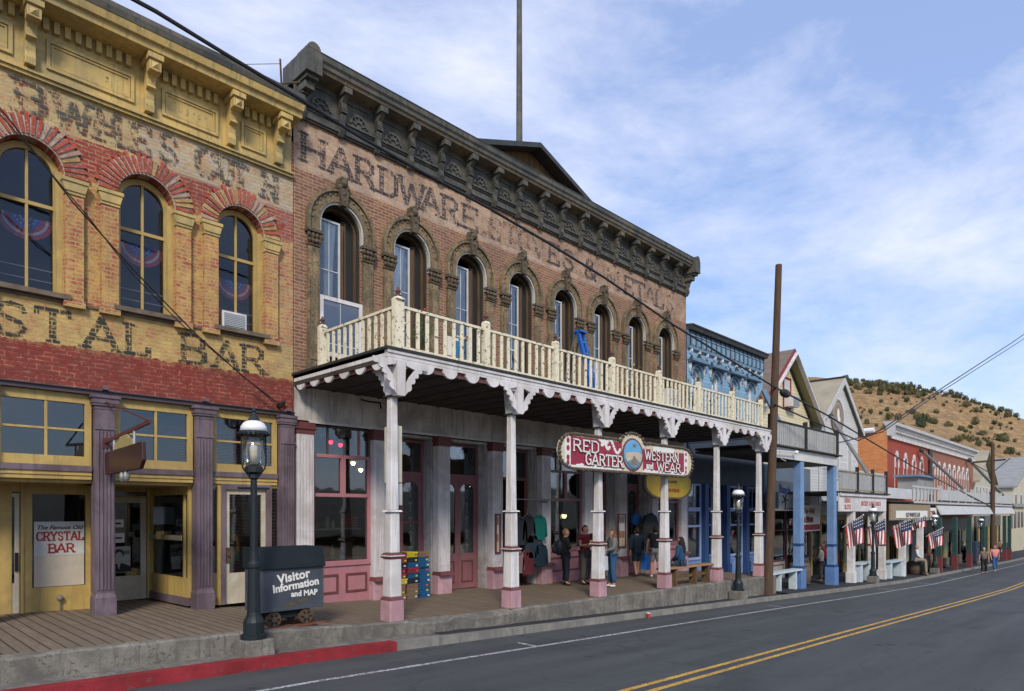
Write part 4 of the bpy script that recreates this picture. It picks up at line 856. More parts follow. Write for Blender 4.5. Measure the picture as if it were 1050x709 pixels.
for xa, xb in ((BX0 - .02, BX0 + .36), (BX1 - .30, BX1 + .06)):
    mb = MB(); y0 = YF - .60; mb.box(xa, xb, y0, YF + .45, 9.30, 9.78)
    mb.prism([(xa + .03, 9.78), (xb - .03, 9.78)] + [(xb - .03 - (xb - xa - .06) * (.5 - .5 * math.cos(math.pi * q / 8)), 9.78 + .17 * math.sin(math.pi * q / 8)) for q in range(1, 8)], y0 + .0, y0 + .5)
    mb.box(xa + .05, xb - .05, y0 + .08, YF, 9.22, 9.319); mb.box(xa + .08, xb - .08, y0 + .2, YF, 9.05, 9.22); mb.build('end_block', M['graymetal'], co, bevel=.012)
# painted name
WH = wornink('worn slate letters', (.06, .052, .066), .425, 3.4); WF = wornink('nearly lost slate letters', (.07, .055, .06), .495, 3.4)
for ch, p0, p1, q in (('H', 308, 334, 0), ('A', 338, 361, 0), ('R', 364, 384, 0), ('D', 389, 407, 0), ('W', 410, 434, 0), ('A', 433, 450, 0), ('R', 453, 470, 0), ('E', 474, 489, 0), (',', 494, 498, 1), ('S', 502, 514, 1), ('T', 517, 529, 1), ('O', 532, 542, 1), ('V', 546, 558, 1), ('E', 562, 573, 0), ('S', 577, 588, 0), ('&', 599, 611, 0), ('M', 622, 635, 1), ('E', 640, 649, 0), ('T', 651, 661, 0), ('A', 662, 671, 1), ('L', 672, 680, 0), ('S', 683, 690, 1)):
    x0, x1 = XX(p0, YF), XX(p1, YF); mb = MB(); glyph(mb, ch, x0, 7.68, .60, YF - .004, x1 - x0, .135, True); mb.build('painted_letter', WF if q else WH, B)
# windows
for i, xc in enumerate(wx):
    yb = YF + .15
    w0 = MB(); archring(w0, xc, HWO - .07, HWO - .002, 6.45, yb, yb + .1, 3.03); w0.box(xc - HWO + .07, xc + HWO - .07, yb, yb + .1, 3.03, 3.12)
    wo = w0.build('window', M['brownwood'], B)
    w1 = MB(); frame(w1, xc - HWO + .07, xc + .10, 3.13, 6.66, yb + .02, yb + .07, .045); w1.box(xc - HWO + .115, xc + .06, yb + .02, yb + .07, 4.72, 4.77); w1.box(xc - HWO + .115, xc + .06, yb + .03, yb + .06, 5.5, 5.52); w1.box(xc - .19, xc - .175, yb + .03, yb + .06, 3.18, 6.62)
    w1.build('sash', flat('pale blue grey sash', (.55, .58, .6)), wo)
    g_ = MB(); g_.box(xc - HWO + .08, xc + .1, yb + .045, yb + .049, 3.16, 6.64); g_.build('pane', M['glassblue'], wo)
    w1 = MB(); w1.box(xc + .10, xc + .14, yb - .05, yb + .08, 3.1, 6.6); w1.box(xc + .2, xc + .23, yb + .0, yb + .08, 3.1, 6.7); w1.build('shutter_edge', M['brownwood'], wo)
    w1 = MB(); w1.box(xc + .14, xc + HWO - .07, yb + .05, yb + .07, 3.1, 6.75); w1.build('shutter', flat('black shutter', (.02, .02, .02)), wo)  # near-black sheet stands in for the unlit void in the right half
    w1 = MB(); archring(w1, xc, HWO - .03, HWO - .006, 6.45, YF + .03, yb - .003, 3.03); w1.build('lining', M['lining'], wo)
    # ornamental surround
    so_ = MB(); archring(so_, xc, HWO + .04, HWO + .15, 6.45, YF - .10, YF + .0, 6.2); archring(so_, xc, HWO + .15, HWO + .27, 6.45, YF - .06, YF, 6.2); archring(so_, xc, HWO + .27, HWO + .35, 6.45, YF - .115, YF, 6.2)
    for q in range(15):
        a = math.pi * (q + .5) / 15; c0 = (xc - (HWO + .21) * math.cos(a), YF - .065, 6.45 + (HWO + .21) * math.sin(a)); so_.ell(c0, (.035, .03, .035), 6, 4)
    sro = so_.build('arch_surround', M['stonearch'], B)
    e = MB(); archring(e, xc, HWO - .004, HWO + .04, 6.45, YF - .07, YF + .02, 6.1); e.build('arch_edge', M['archedge'], sro)
    for sx in (-1, 1):
        px = xc + sx * (HWO + .175)
        p = MB(); p.box(px - .135, px + .135, YF - .08, YF, 3.0, 5.86); p.box(px - .09, px + .09, YF - .10, YF - .08, 3.35, 5.7); p.box(px - .16, px + .16, YF - .12, YF, 2.99, 3.3); po = p.build('window_pilaster', M['stonearch'], B)
        p = MB(); p.box(px - .15, px + .15, YF - .11, YF, 5.86, 5.90); p.box(px - .19, px + .19, YF - .16, YF, 6.14, 6.21)
        for rr, zq in ((.125, 5.96), (.15, 6.06)):
            for q in range(4): p.ell((px - rr + q * rr * 2 / 3, YF - .11 - .02 * (zq > 6), zq), (.05, .05, .06), 7, 5, .18)
        p.build('carved_capital', M['stonecarve'], po)
    k = MB(); yk = YF - .1
    k.prism([(xc - .07, 6.93), (xc + .07, 6.93), (xc + .125, 7.32), (xc - .125, 7.32)], YF - .19, YF)
    k.prism([(xc - .22, 7.30), (xc + .22, 7.30), (xc + .14, 7.40), (xc + .11, 7.55), (xc, 7.62), (xc - .11, 7.55), (xc - .14, 7.40)], YF - .13, YF)
    for dx, zz, r_ in ((0, 7.44, .10), (-.09, 7.34, .06), (.09, 7.34, .06), (0, 7.2, .06), (0, 7.05, .045), (-.05, 7.54, .05), (.05, 7.54, .05)): k.ell((xc + dx, YF - .17, zz), (r_, r_ * .8, r_), 8, 5, .15)
    k.build('keystone', M['stonecarve'], sro)
    if i in (0, 1, 2, 3, 4, 5):
        c = MB(); x0_ = xc - .42; wd = (.30, .34, .40, .30, .22, .20)[i]
        off = (.14, .05, .0, .0, .05, .0)[i]; zb_ = (3.4, 3.3, 3.1, 3.3, 3.5, 3.4)[i]
        c.grid(lambda u, v: (x0_ + off + wd * u * (1 - .25 * math.sin(v * 3.1)), YF + .225 + .02 * math.sin(u * 26 + v * 2), zb_ + (6.6 - zb_) * v), 24, 10)
        c.build('curtain', M['curtain'], wo, smooth=True)
# white storm screen standing in the first window
t = thing('window_screen', 'white framed window screen fitted in the lower half of the leftmost arched balcony window', 'screen', (8.2, YF - .02, 3.1))
mb = MB(); frame(mb, 7.68, 8.78, 3.5, 4.84, YF - .05, YF + .01, .085, .10); mb.build('frame', M['white'], t)
mb = MB(); mb.box(7.76, 8.70, YF - .02, YF - .015, 3.6, 4.76); mb.build('mesh_pane', glassm('insect screen', (.35, .37, .4), .8, .15), t)
mb = MB(); mb.box(8.2, 8.215, YF - .03, YF - .022, 3.6, 4.76); mb.box(7.76, 8.70, YF - .03, YF - .022, 3.78, 3.80); mb.build('bar', flat('pale bar', (.5, .52, .55)), t)
acunit(22.55, 3.95, YF - .2, .75, .72, .5, 'white window unit in the rightmost arched balcony window of the brown brick building')

# ground floor: lintel board, pilasters, bays
mb = MB(); mb.box(BX0 + .03, BX1, YF - .02, YF + .35, 2.0, 2.93); lw = mb.build('lintel_board', M['wallwhite'], B)
mb = MB(); mb.box(BX0 + .35, BX1, YF - .05, YF - .021, 1.955, 2.01); mb.build('lintel_moulding', M['white'], B)
plx = [7.30, 9.26, 11.23, 13.19, 15.27, 17.38, 19.35, 21.4, 23.5]
for i, xc in enumerate(plx):
    h = .20 if i in (0, 1, 2, 4) else .2; zb0 = zb(xc) - .05
    p = MB(); p.box(xc - h, xc + h, YF - .10, YF + .12, -1.55, 1.70)
    for k in range(5): xq = xc - h + .05 + k * (2 * h - .1) / 4; p.box(xq - .014, xq + .014, YF - .113, YF - .10, -1.4, 1.6)
    po = p.build('pilaster', M['pilwhite'], B)
    p = MB(); p.box(xc - h - .02, xc + h + .02, YF - .12, YF + .1, 1.702, 1.80); p.box(xc - h - .045, xc + h + .045, YF - .15, YF + .1, 1.80, 1.86); p.box(xc - h - .02, xc + h + .02, YF - .13, YF + .1, 1.86, 1.95); p.build('capital', M['maroon'], po)
    p = MB(); p.box(xc - h - .035, xc + h + .035, YF - .14, YF + .12, zb0, -1.64); p.build('base', M['pinkpale'], po, bevel=.01)
    p = MB(); p.frust(xc, YF - .01, -1.64, -1.56, h + .04, h + .01); p.build('collar', M['maroon'], po)
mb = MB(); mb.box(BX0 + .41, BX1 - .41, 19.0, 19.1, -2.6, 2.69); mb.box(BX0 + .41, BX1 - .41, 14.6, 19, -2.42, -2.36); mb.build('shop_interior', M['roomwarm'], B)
mb = MB(); mb.box(BX0 + .3, BX1 - .1, YF + .13, 14.9, 1.88, 1.95); mb.build('recess_ceiling', M['reveal'], B)
def showbay(xa, xb, i):
    y = YF + .06
    f = MB(); zb0 = zb((xa + xb) / 2) - .03; xm = xa + (xb - xa) * .52
    frame(f, xa, xb, -1.18, 1.30, y - .03, y + .08, .075, .06); f.box(xa + .07, xb - .07, y - .03, y + .08, .34, .42); f.box(xm - .06, xm + .06, y - .03, y + .08, .42, 1.225); f.box(xb - .32, xb - .27, y, y + .08, 1.32, 1.92) if i == 0 else None
    fo = f.build('shop_window', M['pink'] if i == 0 else M['rose'], B)
    f = MB(); f.box(xa, xa + .05, y, y + .08, 1.30, 1.93); f.box(xb - .05, xb, y, y + .08, 1.30, 1.93); f.box(xa + .4, xa + .44, y, y + .08, 1.30, 1.93); f.box(xa, xb, y, y + .08, 1.90, 1.93); f.build('transom_frame', flat('brown transom frame', (.09, .06, .045)), fo)
    g_ = MB(); g_.box(xa + .05, xb - .05, y + .02, y + .025, -1.1, 1.9); g_.build('pane', M['shopglass'], fo)
    b_ = MB(); b_.box(xa, xb, y - .01, y + .10, zb0, -1.2); b_.box(xa, xb, y - .05, y + .08, -1.235, -1.182); bo = b_.build('bulkhead', M['pink'], fo)
    b_ = MB(); hw = (xb - xa) / 2
    for q in (0, 1): frame(b_, xa + .10 + q * hw, xa + hw - .10 + q * hw, -1.86, -1.42, y - .035, y - .011, .045)
    b_.build('panel_moulding', M['maroon'], bo)
    b_ = MB(); b_.box(xa + .05, xb - .05, y + .15, y + 1.1, -1.12, -1.08); b_.box(xa + .05, xb - .05, y + .3, y + .9, -.42, -.39); b_.build('display_shelf', flat('shelf', (.28, .25, .2)), fo)
    if i == 0:
        b_ = MB()
        for (cx_, cz_) in ((xa + .45, 1.66), (xa + .95, 1.64)): archring(b_, cx_, .13, .2, cz_, y + .03, y + .034, n=12); 
        b_.build('stained_glass', flat('stained glass amber', (.22, .15, .08), .3), fo)
def doorbay(xa, xb, i):
    y = YF + .45; zb0 = zb((xa + xb) / 2) + .0
    r = MB(); r.box(xb - .04, xb, YF + .12, y, zb0 - .03, 1.9); r.box(xa - .02, xa + .02, YF + .12, y, zb0 - .03, 1.9); ro = r.build('door_reveal', M['reveal'], B)
    xr = xb - .045
    f = MB(); f.box(xa, xa + .06, y, y + .08, zb0, 1.85); f.box(xr - .06, xr, y, y + .08, zb0, 1.85); f.box(xa + .06, xr - .06, y, y + .08, .95, 1.03); f.box(xa + .06, xr - .06, y, y + .08, 1.80, 1.85); fo = f.build('door_frame', M['rose'], B)
    g_ = MB(); g_.box(xa + .06, xr - .06, y + .04, y + .045, 1.03, 1.80); g_.build('transom_pane', M['shopglass'], fo)
    t_ = MB(); t_.box(xa + .4, xa + .43, y + .01, y + .06, 1.03, 1.8); t_.build('transom_bar', M['rose'], fo)
    if i == 3: return
    n = 2; wd = (xr - xa - .12) / n
    for q in range(n):
        a, b_ = xa + .065 + q * wd, xa + .055 + (q + 1) * wd
        d = MB(); d.box(a, a + .09, y + .01, y + .06, zb0 + .02, .95); d.box(b_ - .09, b_, y + .01, y + .06, zb0 + .02, .95); d.box(a + .09, b_ - .09, y + .01, y + .06, zb0 + .02, -1.15)
        d.prism([(a + .09, .95), (a + .09, .62)] + [(a + .09 + (b_ - a - .18) * k_ / 8, .62 + .16 * math.sin(math.pi * k_ / 8) ** .5) for k_ in range(1, 8)] + [(b_ - .09, .62), (b_ - .09, .95)], y + .01, y + .06)
        do = d.build('door', M['rose'], B)
        d = MB(); frame(d, a + .13, b_ - .13, -1.95, -1.35, y - .012, y + .009, .03); d.box(a + .09, b_ - .09, y - .005, y + .009, -.30, -.24) if i == 1 else None; d.build('panel_moulding', M['maroon'], do)
        g_ = MB(); g_.box(a + .09, b_ - .09, y + .03, y + .034, -1.15, .8); g_.build('pane', M['shopglass'], do)
        d = MB(); d.tube(((b_ - .05) if q == 0 else (a + .05), y - .05, -1.15), ((b_ - .05) if q == 0 else (a + .05), y - .05, -.95), .014); d.build('handle', M['steel'], do)
        d = MB()
        for k_ in range(5):
            zz = -.95 + k_ * .38; archring(d, (a + b_) / 2, .04, .06, zz, y + .022, y + .027, n=8); d.box((a + b_) / 2 - .008, (a + b_) / 2 + .008, y + .022, y + .027, zz - .2, zz)
        d.build('etched_ornament', flat('etched glass', (.25, .25, .25), .5), do)
showbay(7.52, 9.06, 0); doorbay(9.48, 11.02, 1); doorbay(11.45, 12.98, 2); doorbay(13.41, 15.06, 3); showbay(15.49, 17.17, 4); doorbay(17.6, 19.13, 5); doorbay(19.57, 21.18, 6); showbay(21.62, 23.28, 7)
# warm things inside the shops
M['bulb'] = emis('warm bulb', (1, .62, .25), 30)
M['bulbred'] = emis('red bulb', (1, .03, .08), 5)
def lampin(x, y, z, lab, r=.05, m='bulb'):
    t = thing('shop_lamp', lab, 'lamp', (x, y, z)); mb = MB(); mb.ell((x, y, z), (r, r, r * 1.2)); mb.build('bulb', M[m], t); mb = MB(); mb.tube((x, y, z + r), (x, y, 1.9), .008); mb.lathe([(.12, z + r * .5), (.03, z + r * 2.0)], x, y, 10); mb.build('shade', flat('brass shade', (.3, .2, .07)), t)
lampin(XX(766 / 4.727 + 200, 14.6), 14.6, W(362, 475, 14.6)[1], 'small warm lamp glowing behind the right upper pane of the left pink shop window')
lampin(XX(370, 14.9), 14.9, W(370, 482, 14.9)[1], 'small warm lamp lower behind the right upper pane of the left pink shop window')
lampin(XX(579, 14.8), 14.8, W(579, 529, 14.8)[1], 'yellow glowing lamp in the shop window behind the standing group', .08)
lampin(XX(483, 15.2), 15.2, W(483, 497, 15.2)[1], 'warm lamp behind the arched glass door left of the hanging sweatshirts', .05)
lampin(XX(338, YF + .4), YF + .35, W(338, 453, YF + .3)[1], 'left red light behind the stained transom glass', .05, 'bulbred'); lampin(XX(348, YF + .4), YF + .35, W(348, 456, YF + .3)[1], 'right red light behind the stained transom glass', .05, 'bulbred')
# goods on the display shelf of the first window
rg = random.Random(11); gc = [(.42, .38, .28), (.32, .22, .1), (.3, .04, .04), (.1, .12, .1), (.22, .2, .18), (.4, .3, .12)]
names = ['jar', 'bottle', 'tin', 'jug']
for k in range(11):
    x = 7.68 + k * .125; z0 = -.388 if k % 2 == 0 or k > 6 else -1.078; y = YF + .62 + rg.uniform(-.15, .15); h = rg.uniform(.16, .3); r = rg.uniform(.035, .055)
    nm = names[k % 4]
    prof = {'jar': [(r, 0), (r * 1.1, h * .5), (r * .8, h * .8), (r * .8, h)], 'bottle': [(r, 0), (r, h * .55), (r * .35, h * .75), (r * .35, h)], 'tin': [(r, 0), (r, h * .7)], 'jug': [(r * .8, 0), (r * 1.2, h * .35), (r * .5, h * .8), (r * .65, h)]}[nm]
    mb = MB(); mb.lathe([(a, z0 + b) for a, b in prof], x, y, 10); o = mb.build(nm, flat('goods %d' % (k % 6), gc[k % 6], .35), org=None)
    tag(o, ['pale', 'brown', 'red', 'dark', 'grey', 'mustard'][k % 6] + ' ' + nm + (' on the upper' if z0 > -1 else ' on the lower') + ' shelf of the left pink window, %s from left' % ['first', 'second', 'third', 'fourth', 'fifth', 'sixth', 'seventh', 'eighth', 'ninth', 'tenth', 'eleventh'][k], nm, 'goods in the left pink shop window')
t = thing('red_box', 'red ruled display box at the right of the left pink shop window', 'box', (8.85, YF + .6, -.388)); mb = MB(); mb.box(8.68, 9.02, YF + .5, YF + .7, -.388, -.06); mb.build('carton', flat('box red', (.25, .03, .04)), t)
mb = MB()
for q in range(4): mb.box(8.86, 9.0, YF + .49, YF + .498, -.34 + q * .065, -.325 + q * .065)
mb.build('rules', flat('pale pink rule', (.5, .3, .28)), t)
# ceiling of the gallery, deck, fascia
GY0 = 9.98
mb = MB(); mb.box(BX0, 23.62, GY0 + .06, YF - .021, 2.72, 2.80); mb.box(BX0 + .0, 23.62, GY0 + .06, YF - .021, 2.875, 2.935)
for k in range(28): xq = BX0 + .3 + k * .61; mb.box(xq, xq + .06, GY0 + .3, YF - .03, 2.70, 2.719)
gal = thing('gallery', 'long balcony with cream slatted railing on white bracketed columns along the brown brick building', 'balcony', (15.4, 10.1, -2.2))
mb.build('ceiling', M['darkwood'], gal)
mb = MB(); mb.box(BX0 - .05, 23.70, GY0 - .09, YF - .01, 2.938, 2.985); mb.build('deck', M['deckedge'], gal)
mb = MB(); mb.box(BX0 + .0, 23.66, GY0 - .045, GY0 + .0, 2.803, 2.936); mb.box(BX0 - .02, 23.68, GY0 - .07, GY0 - .046, 2.88, 2.934)
mb.box(BX0 - .0, BX0 + .045, GY0 + .002, YF - .02, 2.803, 2.936); fo = mb.build('fascia', M['white'], gal)
mb = MB(); mb.box(BX0 + .05, 23.6, GY0 + .012, GY0 + .04, 2.655, 2.76); mb.box(BX0 + .052, BX0 + .08, GY0 + .042, YF - .02, 2.655, 2.76); mb.build('brown_backing_board', plain('brown backing paint', (.15, .06, .055), .6, .2, 2), gal)
mb = MB(); n = 28; pt = (23.62 - BX0) / n
def scal(u0, u1, wd=.64, rr=.165):
    c = (u0 + u1) / 2; h = (u1 - u0) * wd / 2; p = [(u0, 2.80), (u0, 2.765)]
    p += [(c - h * math.cos(math.pi * q / 8), 2.765 - rr * math.sin(math.pi * q / 8)) for q in range(9)] + [(u1, 2.765), (u1, 2.80)]
    return p
for k in range(n): mb.prism(scal(BX0 + .005 + k * pt, BX0 + .003 + (k + 1) * pt), GY0 - .04, GY0 + .008)
m_ = 6; pt = (YF - .03 - GY0) / m_
for k in range(m_): mb.prism(scal(GY0 + .02 + k * pt, GY0 + .018 + (k + 1) * pt), BX0 + .006, BX0 + .048, 'x')
mb.build('scalloped_valance', M['white'], fo)
# columns
cxs = [7.33 + 3.17 * i for i in range(6)]; YP = 10.17
ring_ = [None]
def scrollbr(mb, xc, sgn, y0, y1, ax='y', base=None):
    """sawn bracket beside a column, wide at the top, with a stepped scalloped edge and an opening"""
    h0 = .07; ztop = 2.755
    edge = []
    pts = [(.58, ztop), (.58, ztop - .06)]
    stp = [(.58, 2.695), (.46, 2.65), (.37, 2.57), (.29, 2.47), (.21, 2.35), (.13, 2.20)]
    for (a, za), (b, zb_) in zip(stp[:-1], stp[1:]):
        for q in range(1, 5):
            t = q / 4; mx_ = a + (b - a) * t; mz = za + (zb_ - za) * t; bul = .045 * math.sin(math.pi * t); pts.append((mx_ + bul, mz - bul * .5))
    pts += [(.08, 2.14)]
    inner = [(.08, 2.40), (.14, 2.47), (.15, 2.60), (.08, 2.62)] 
    outl = pts + [(.10, 2.36), (.17, 2.48), (.30, 2.63), (.10, 2.68), (.08, ztop)]
    c = xc if ax == 'y' else YP
    ol = [(c + sgn * (a + .02), z) for a, z in outl]
    if sgn < 0: ol = ol[::-1]
    mb.prism(ol, y0, y1, ax)
for i, xc in enumerate(cxs):
    zb0 = zb(xc) + .015; p1 = zb0 + .40
    c = MB(); c.frust(xc, YP, p1 + .05, -.86, .128, .122); c.frust(xc, YP, -.76, 0.0, .105, .10); c.frust(xc, YP, .03, 2.12, .088, .072); c.frust(xc, YP, 2.14, 2.76, .095, .13); co_ = c.build('column', M['white'], gal, bevel=.018)
    c = MB(); c.frust(xc, YP, zb0, p1, .16, .155); c.build('column_base', M['pinkpale'], co_, bevel=.015)
    c = MB(); c.frust(xc, YP, p1, p1 + .05, .165, .13); c.frust(xc, YP, -.86, -.82, .14, .16); c.frust(xc, YP, -.80, -.76, .15, .115); c.build('column_collar', M['maroon'], co_)
    c = MB(); c.frust(xc, YP, -.82, -.80, .165, .165); c.frust(xc, YP, .0, .03, .14, .12); c.build('column_ring', M['white'], co_)
    c = MB(); c.frust(xc, YP, 2.12, 2.14, .12, .12); c.build('capital_ring', M['darkmetal'], co_)
    c = MB(); c.prism([(xc - .085, 2.12), (xc + .085, 2.12), (xc + .10, 2.76), (xc - .10, 2.76)], 9.885, 10.06); scrollbr(c, xc, 1, 9.89, 9.925); 
    if i > 0 or True: scrollbr(c, xc, -1, 9.89, 9.925)
    if i in (0, 5): scrollbr(c, xc, 1, xc - .03, xc + .03, 'x')
    c.build('sawn_bracket', M['white'], co_)
# railing
RX = [7.36 + 2.237 * i for i in range(8)]; RY = 10.03
def finial(mb, x, y, z): mb.lathe([(.05, z), (.065, z + .02), (.03, z + .05), (.035, z + .06), (.055, z + .10), (.03, z + .14), (.012, z + .18)], x, y, 8)
def rpost(x, y, w_=.085):
    p = MB(); p.box(x - w_, x + w_, y - .06, y + .06, 2.99, 3.90); p.frust(x, y, 3.90, 3.96, w_, .05); po = p.build('rail_post', M['cream'], gal)
    p = MB(); finial(p, x, y, 3.96); p.build('finial', flat('old dark red finial', (.12, .05, .04)), po)
for k, x in enumerate(RX): rpost(x, RY, .10 if k == 0 else .07)
rpost(RX[0], 12.7, .08)
mb = MB()
for a, b in zip(RX[:-1], RX[1:]): mb.box(a + .09, b - .09, RY - .035, RY + .035, 3.76, 3.81)
mb.box(RX[0] - .035, RX[0] + .035, RY + .07, 12.6, 3.76, 3.81); mb.build('top_rail', M['cream'], gal)
mb = MB()
for a, b in zip(RX[:-1], RX[1:]): mb.box(a + .09, b - .09, RY - .03, RY + .03, 3.02, 3.06)
mb.box(RX[0] - .03, RX[0] + .03, RY + .07, 12.6, 3.02, 3.06); mb.build('bottom_rail', M['cream'], gal)
rs = random.Random(5)
for a, b in zip(RX[:-1], RX[1:]):
    for q in range(1, 10):
        x = a + (b - a) * q / 10 + rs.uniform(-.008, .008); s_ = MB(); s_.box(x - .037, x + .037, RY - .022, RY + .008, 2.995, 3.757); s_.build('slat', M['cream'], gal)
for q in range(1, 12):
    y = RY + .06 + (12.62 - RY) * q / 12; s_ = MB(); s_.box(RX[0] - .02, RX[0] + .01, y - .037, y + .037, 2.995, 3.757); s_.build('slat', M['cream'], gal)
# ================================================================ SIGNS ON THE GALLERY
SX0, SX1, SY = 11.80, 17.95, 9.90
t = thing('shop_sign', 'long crimson Red Garter and Western Wear sign with rope edge on the gallery columns', 'sign', (14.8, SY, 1.0))
def longout(g, x0=SX0, x1=SX1, z0=1.05, z1=1.82, bumpr=.0):
    p = [(x0 + .55 - g, z0 - g), (x1 - .55 + g, z0 - g)]
    for q in range(1, 6): a = -math.pi / 2 + math.pi * q / 6; p.append((x1 - .45 + (.42 + g) * math.cos(a), (z0 + z1) / 2 + ((z1 - z0) / 2 + g) * math.sin(a)))
    p += [(x1 - .55 + g, z1 + g), (15.45 + g, z1 + g)]
    for q in range(0, 9): a = math.pi * q / 8; p.append((14.82 + (.52 + g) * math.cos(a), z1 - .02 + (.24 + g) * math.sin(a) + .001))
    p += [(14.2 - g, z1 + g), (x0 + .55 - g, z1 + g)]
    for q in range(1, 6): a = math.pi / 2 + math.pi * q / 6; p.append((x0 + .45 + (.42 + g) * math.cos(a), (z0 + z1) / 2 + ((z1 - z0) / 2 + g) * math.sin(a)))
    return p
mb = MB(); mb.prism(longout(.0), SY, SY + .10); bd = mb.build('board', M['signcream'], t)
mb = MB(); ol = longout(.03)
for a, b in zip(ol, ol[1:] + ol[:1]):
    A_, B_ = Vector((a[0], SY - .01, a[1])), Vector((b[0], SY - .01, b[1])); L_ = (B_ - A_).length; n_ = max(1, int(L_ / .10))
    for q in range(n_): p = A_.lerp(B_, (q + .5) / n_); mb.ell(p, (.062, .045, .042), 6, 4, .2)
mb.build('rope_edge', M['rope'], t)
mb = MB(); mb.box(12.20, 14.32, SY - .006, SY - .001, 1.09, 1.79); mb.box(15.3, 17.50, SY - .006, SY - .001, 1.09, 1.70); mb.build('red_field', M['signred'], t)
mb = MB(); rs = random.Random(4)
mb.box(12.0, 12.22, SY - .010, SY - .0065, 1.07, 1.80); mb.box(17.46, 17.66, SY - .010, SY - .0065, 1.07, 1.76); mb.box(12.2, 14.3, SY - .010, SY - .0065, 1.06, 1.11); mb.box(15.3, 17.5, SY - .010, SY - .0065, 1.06, 1.11); mb.box(15.8, 16.9, SY - .010, SY - .0065, 1.68, 1.80)
for k in range(16): x = rs.choice([rs.uniform(12.3, 14.3), rs.uniform(15.4, 17.4)]); mb.ell((x, SY - .008, 1.10 + rs.random() * .03), (.09, .003, .035), 8, 4)
mb.prism([(13.25, 1.80), (13.75, 1.80), (13.62, 1.70), (13.48, 1.62), (13.42, 1.72)], SY - .010, SY - .0065)
def scrl(cx, cz, s, n=14):
    pts = [(cx + s * (.5 - .5 * math.cos(q / n * 6.28)) * .0 + s * (q / n - .5) * 1.7, cz + s * .42 * math.sin(q / n * 6.28)) for q in range(n + 1)]
    for a, b in zip(pts[:-1], pts[1:]): mb.bar((a[0], SY - .012, a[1]), (b[0], SY - .012, b[1]), .004, .055, (0, 1, 0)) if False else mb.ell((a[0], SY - .010, a[1]), (.055, .003, .04), 8, 4)
scrl(13.95, 1.66, .38); scrl(13.62, 1.66, .2)
mb.build('white_scrollwork', M['signwhite'], t)
mb = MB()
for zc in (1.68, 1.5, 1.28, 1.16): mb.ell((12.12, SY - .013, zc), (.06, .003, .07), 8, 4); mb.ell((17.56, SY - .013, zc), (.05, .003, .06), 8, 4)
mb.build('red_border_marks', M['signred'], t)
for mt, dx, dy, th, nm in ((M['ink'], .02, -.014, .27, 'letter_shadow'), (M['signwhite'], 0, -.022, .18, 'lettering')):
    mb = MB()
    def word(s, x0, x1, z, h, dz=0, sl=0):
        k = (x1 - x0) / textwidth(s, h, .16); letters(mb, s, x0 + dx, z - abs(dx) * .8, h, SY + dy, th, True, .16 * k, k, kz=(lambda q: sl * (q - x0)))
    word('RED', 12.30, 13.30, 1.45, .27, sl=.0); word('GARTER', 12.78, 14.32, 1.15, .27, sl=.0); word('WESTERN', 15.38, 17.12, 1.42, .25); word('WEAR', 15.98, 17.22, 1.13, .24)
    mb.build(nm, mt, t)
textobj('small_and', 'and', .24, M['signwhite'], t, (15.62, SY - .016, 1.17), bold=.04)
mb = MB(); mb.ell((14.82, SY - .004, 1.50), (.50, .02, .44), 24, 12); mb.build('oval_rim', M['maroon'], t)
mb = MB(); mb.ell((14.82, SY - .012, 1.50), (.43, .02, .39), 24, 12); mb.build('oval_sky', flat('sky blue picture', (.12, .36, .62)), t)
mb = MB(); mb.prism([(14.42, 1.52), (14.62, 1.56), (15.02, 1.58), (15.22, 1.52), (15.18, 1.36), (15.0, 1.22), (14.64, 1.22), (14.46, 1.36)], SY - .036, SY - .03); mb.build('desert_picture', flat('sand picture', (.50, .44, .33)), t)
mb = MB(); mb.prism([(14.5, 1.3), (14.9, 1.42), (15.12, 1.3), (14.98, 1.18), (14.82, 1.13), (14.66, 1.18)], SY - .040, SY - .037); mb.build('foreground_picture', flat('grey blue picture', (.16, .23, .27)), t)
mb = MB(); mb.prism([(14.70, 1.25), (14.80, 1.47), (14.86, 1.46), (14.98, 1.25)], SY - .045, SY - .041); mb.ell((14.85, SY - .035, 1.75), (.08, .006, .05), 8, 5); mb.build('butte_picture', flat('brown butte', (.22, .17, .12)), t)
# mustard oval sign under the gallery
Yo = 11.9; xo0, xo1 = XX(663, Yo), XX(708, Yo); xm = (xo0 + xo1) / 2; zt, zb_ = W(685, 482, Yo)[1], W(685, 510, Yo)[1]; zm = (zt + zb_) / 2; hh = (zt - zb_) / 2; hx = (xo1 - xo0) / 2
t = thing('hanging_sign', 'mustard yellow round cornered sign with red lettering hanging under the gallery', 'sign', (xm, Yo, zb_))
ol = [(xm + hx * sx * a, zm + hh * sz * b) for sx, sz, pp in ((1, 1, ((1, .3), (.9, .6), (.72, .85), (.5, 1))), (-1, 1, ((.5, 1), (.72, .85), (.9, .6), (1, .3))), (-1, -1, ((1, .3), (.9, .6), (.72, .85), (.5, 1))), (1, -1, ((.5, 1), (.72, .85), (.9, .6), (1, .3)))) for a, b in pp]
mb = MB(); mb.prism([(xm + (a - xm) * 1.08, zm + (b - zm) * 1.12) for a, b in ol], Yo + .01, Yo + .09); mb.build('dark_rim', M['rope'], t)
mb = MB(); mb.prism(ol, Yo, Yo + .05); mb.build('board', M['signgold'], t)
textobj('lettering', 'RED GARTER', .2, M['inkred'], t, (xm, Yo - .006, zm + hh * .5), bold=.03); textobj('small_lettering', 'LEATHER GOODS', .12, M['ink'], t, (xm, Yo - .006, zm + .02)); textobj('lettering', 'WESTERN WEAR', .17, M['inkred'], t, (xm, Yo - .006, zm - hh * .62), bold=.03)
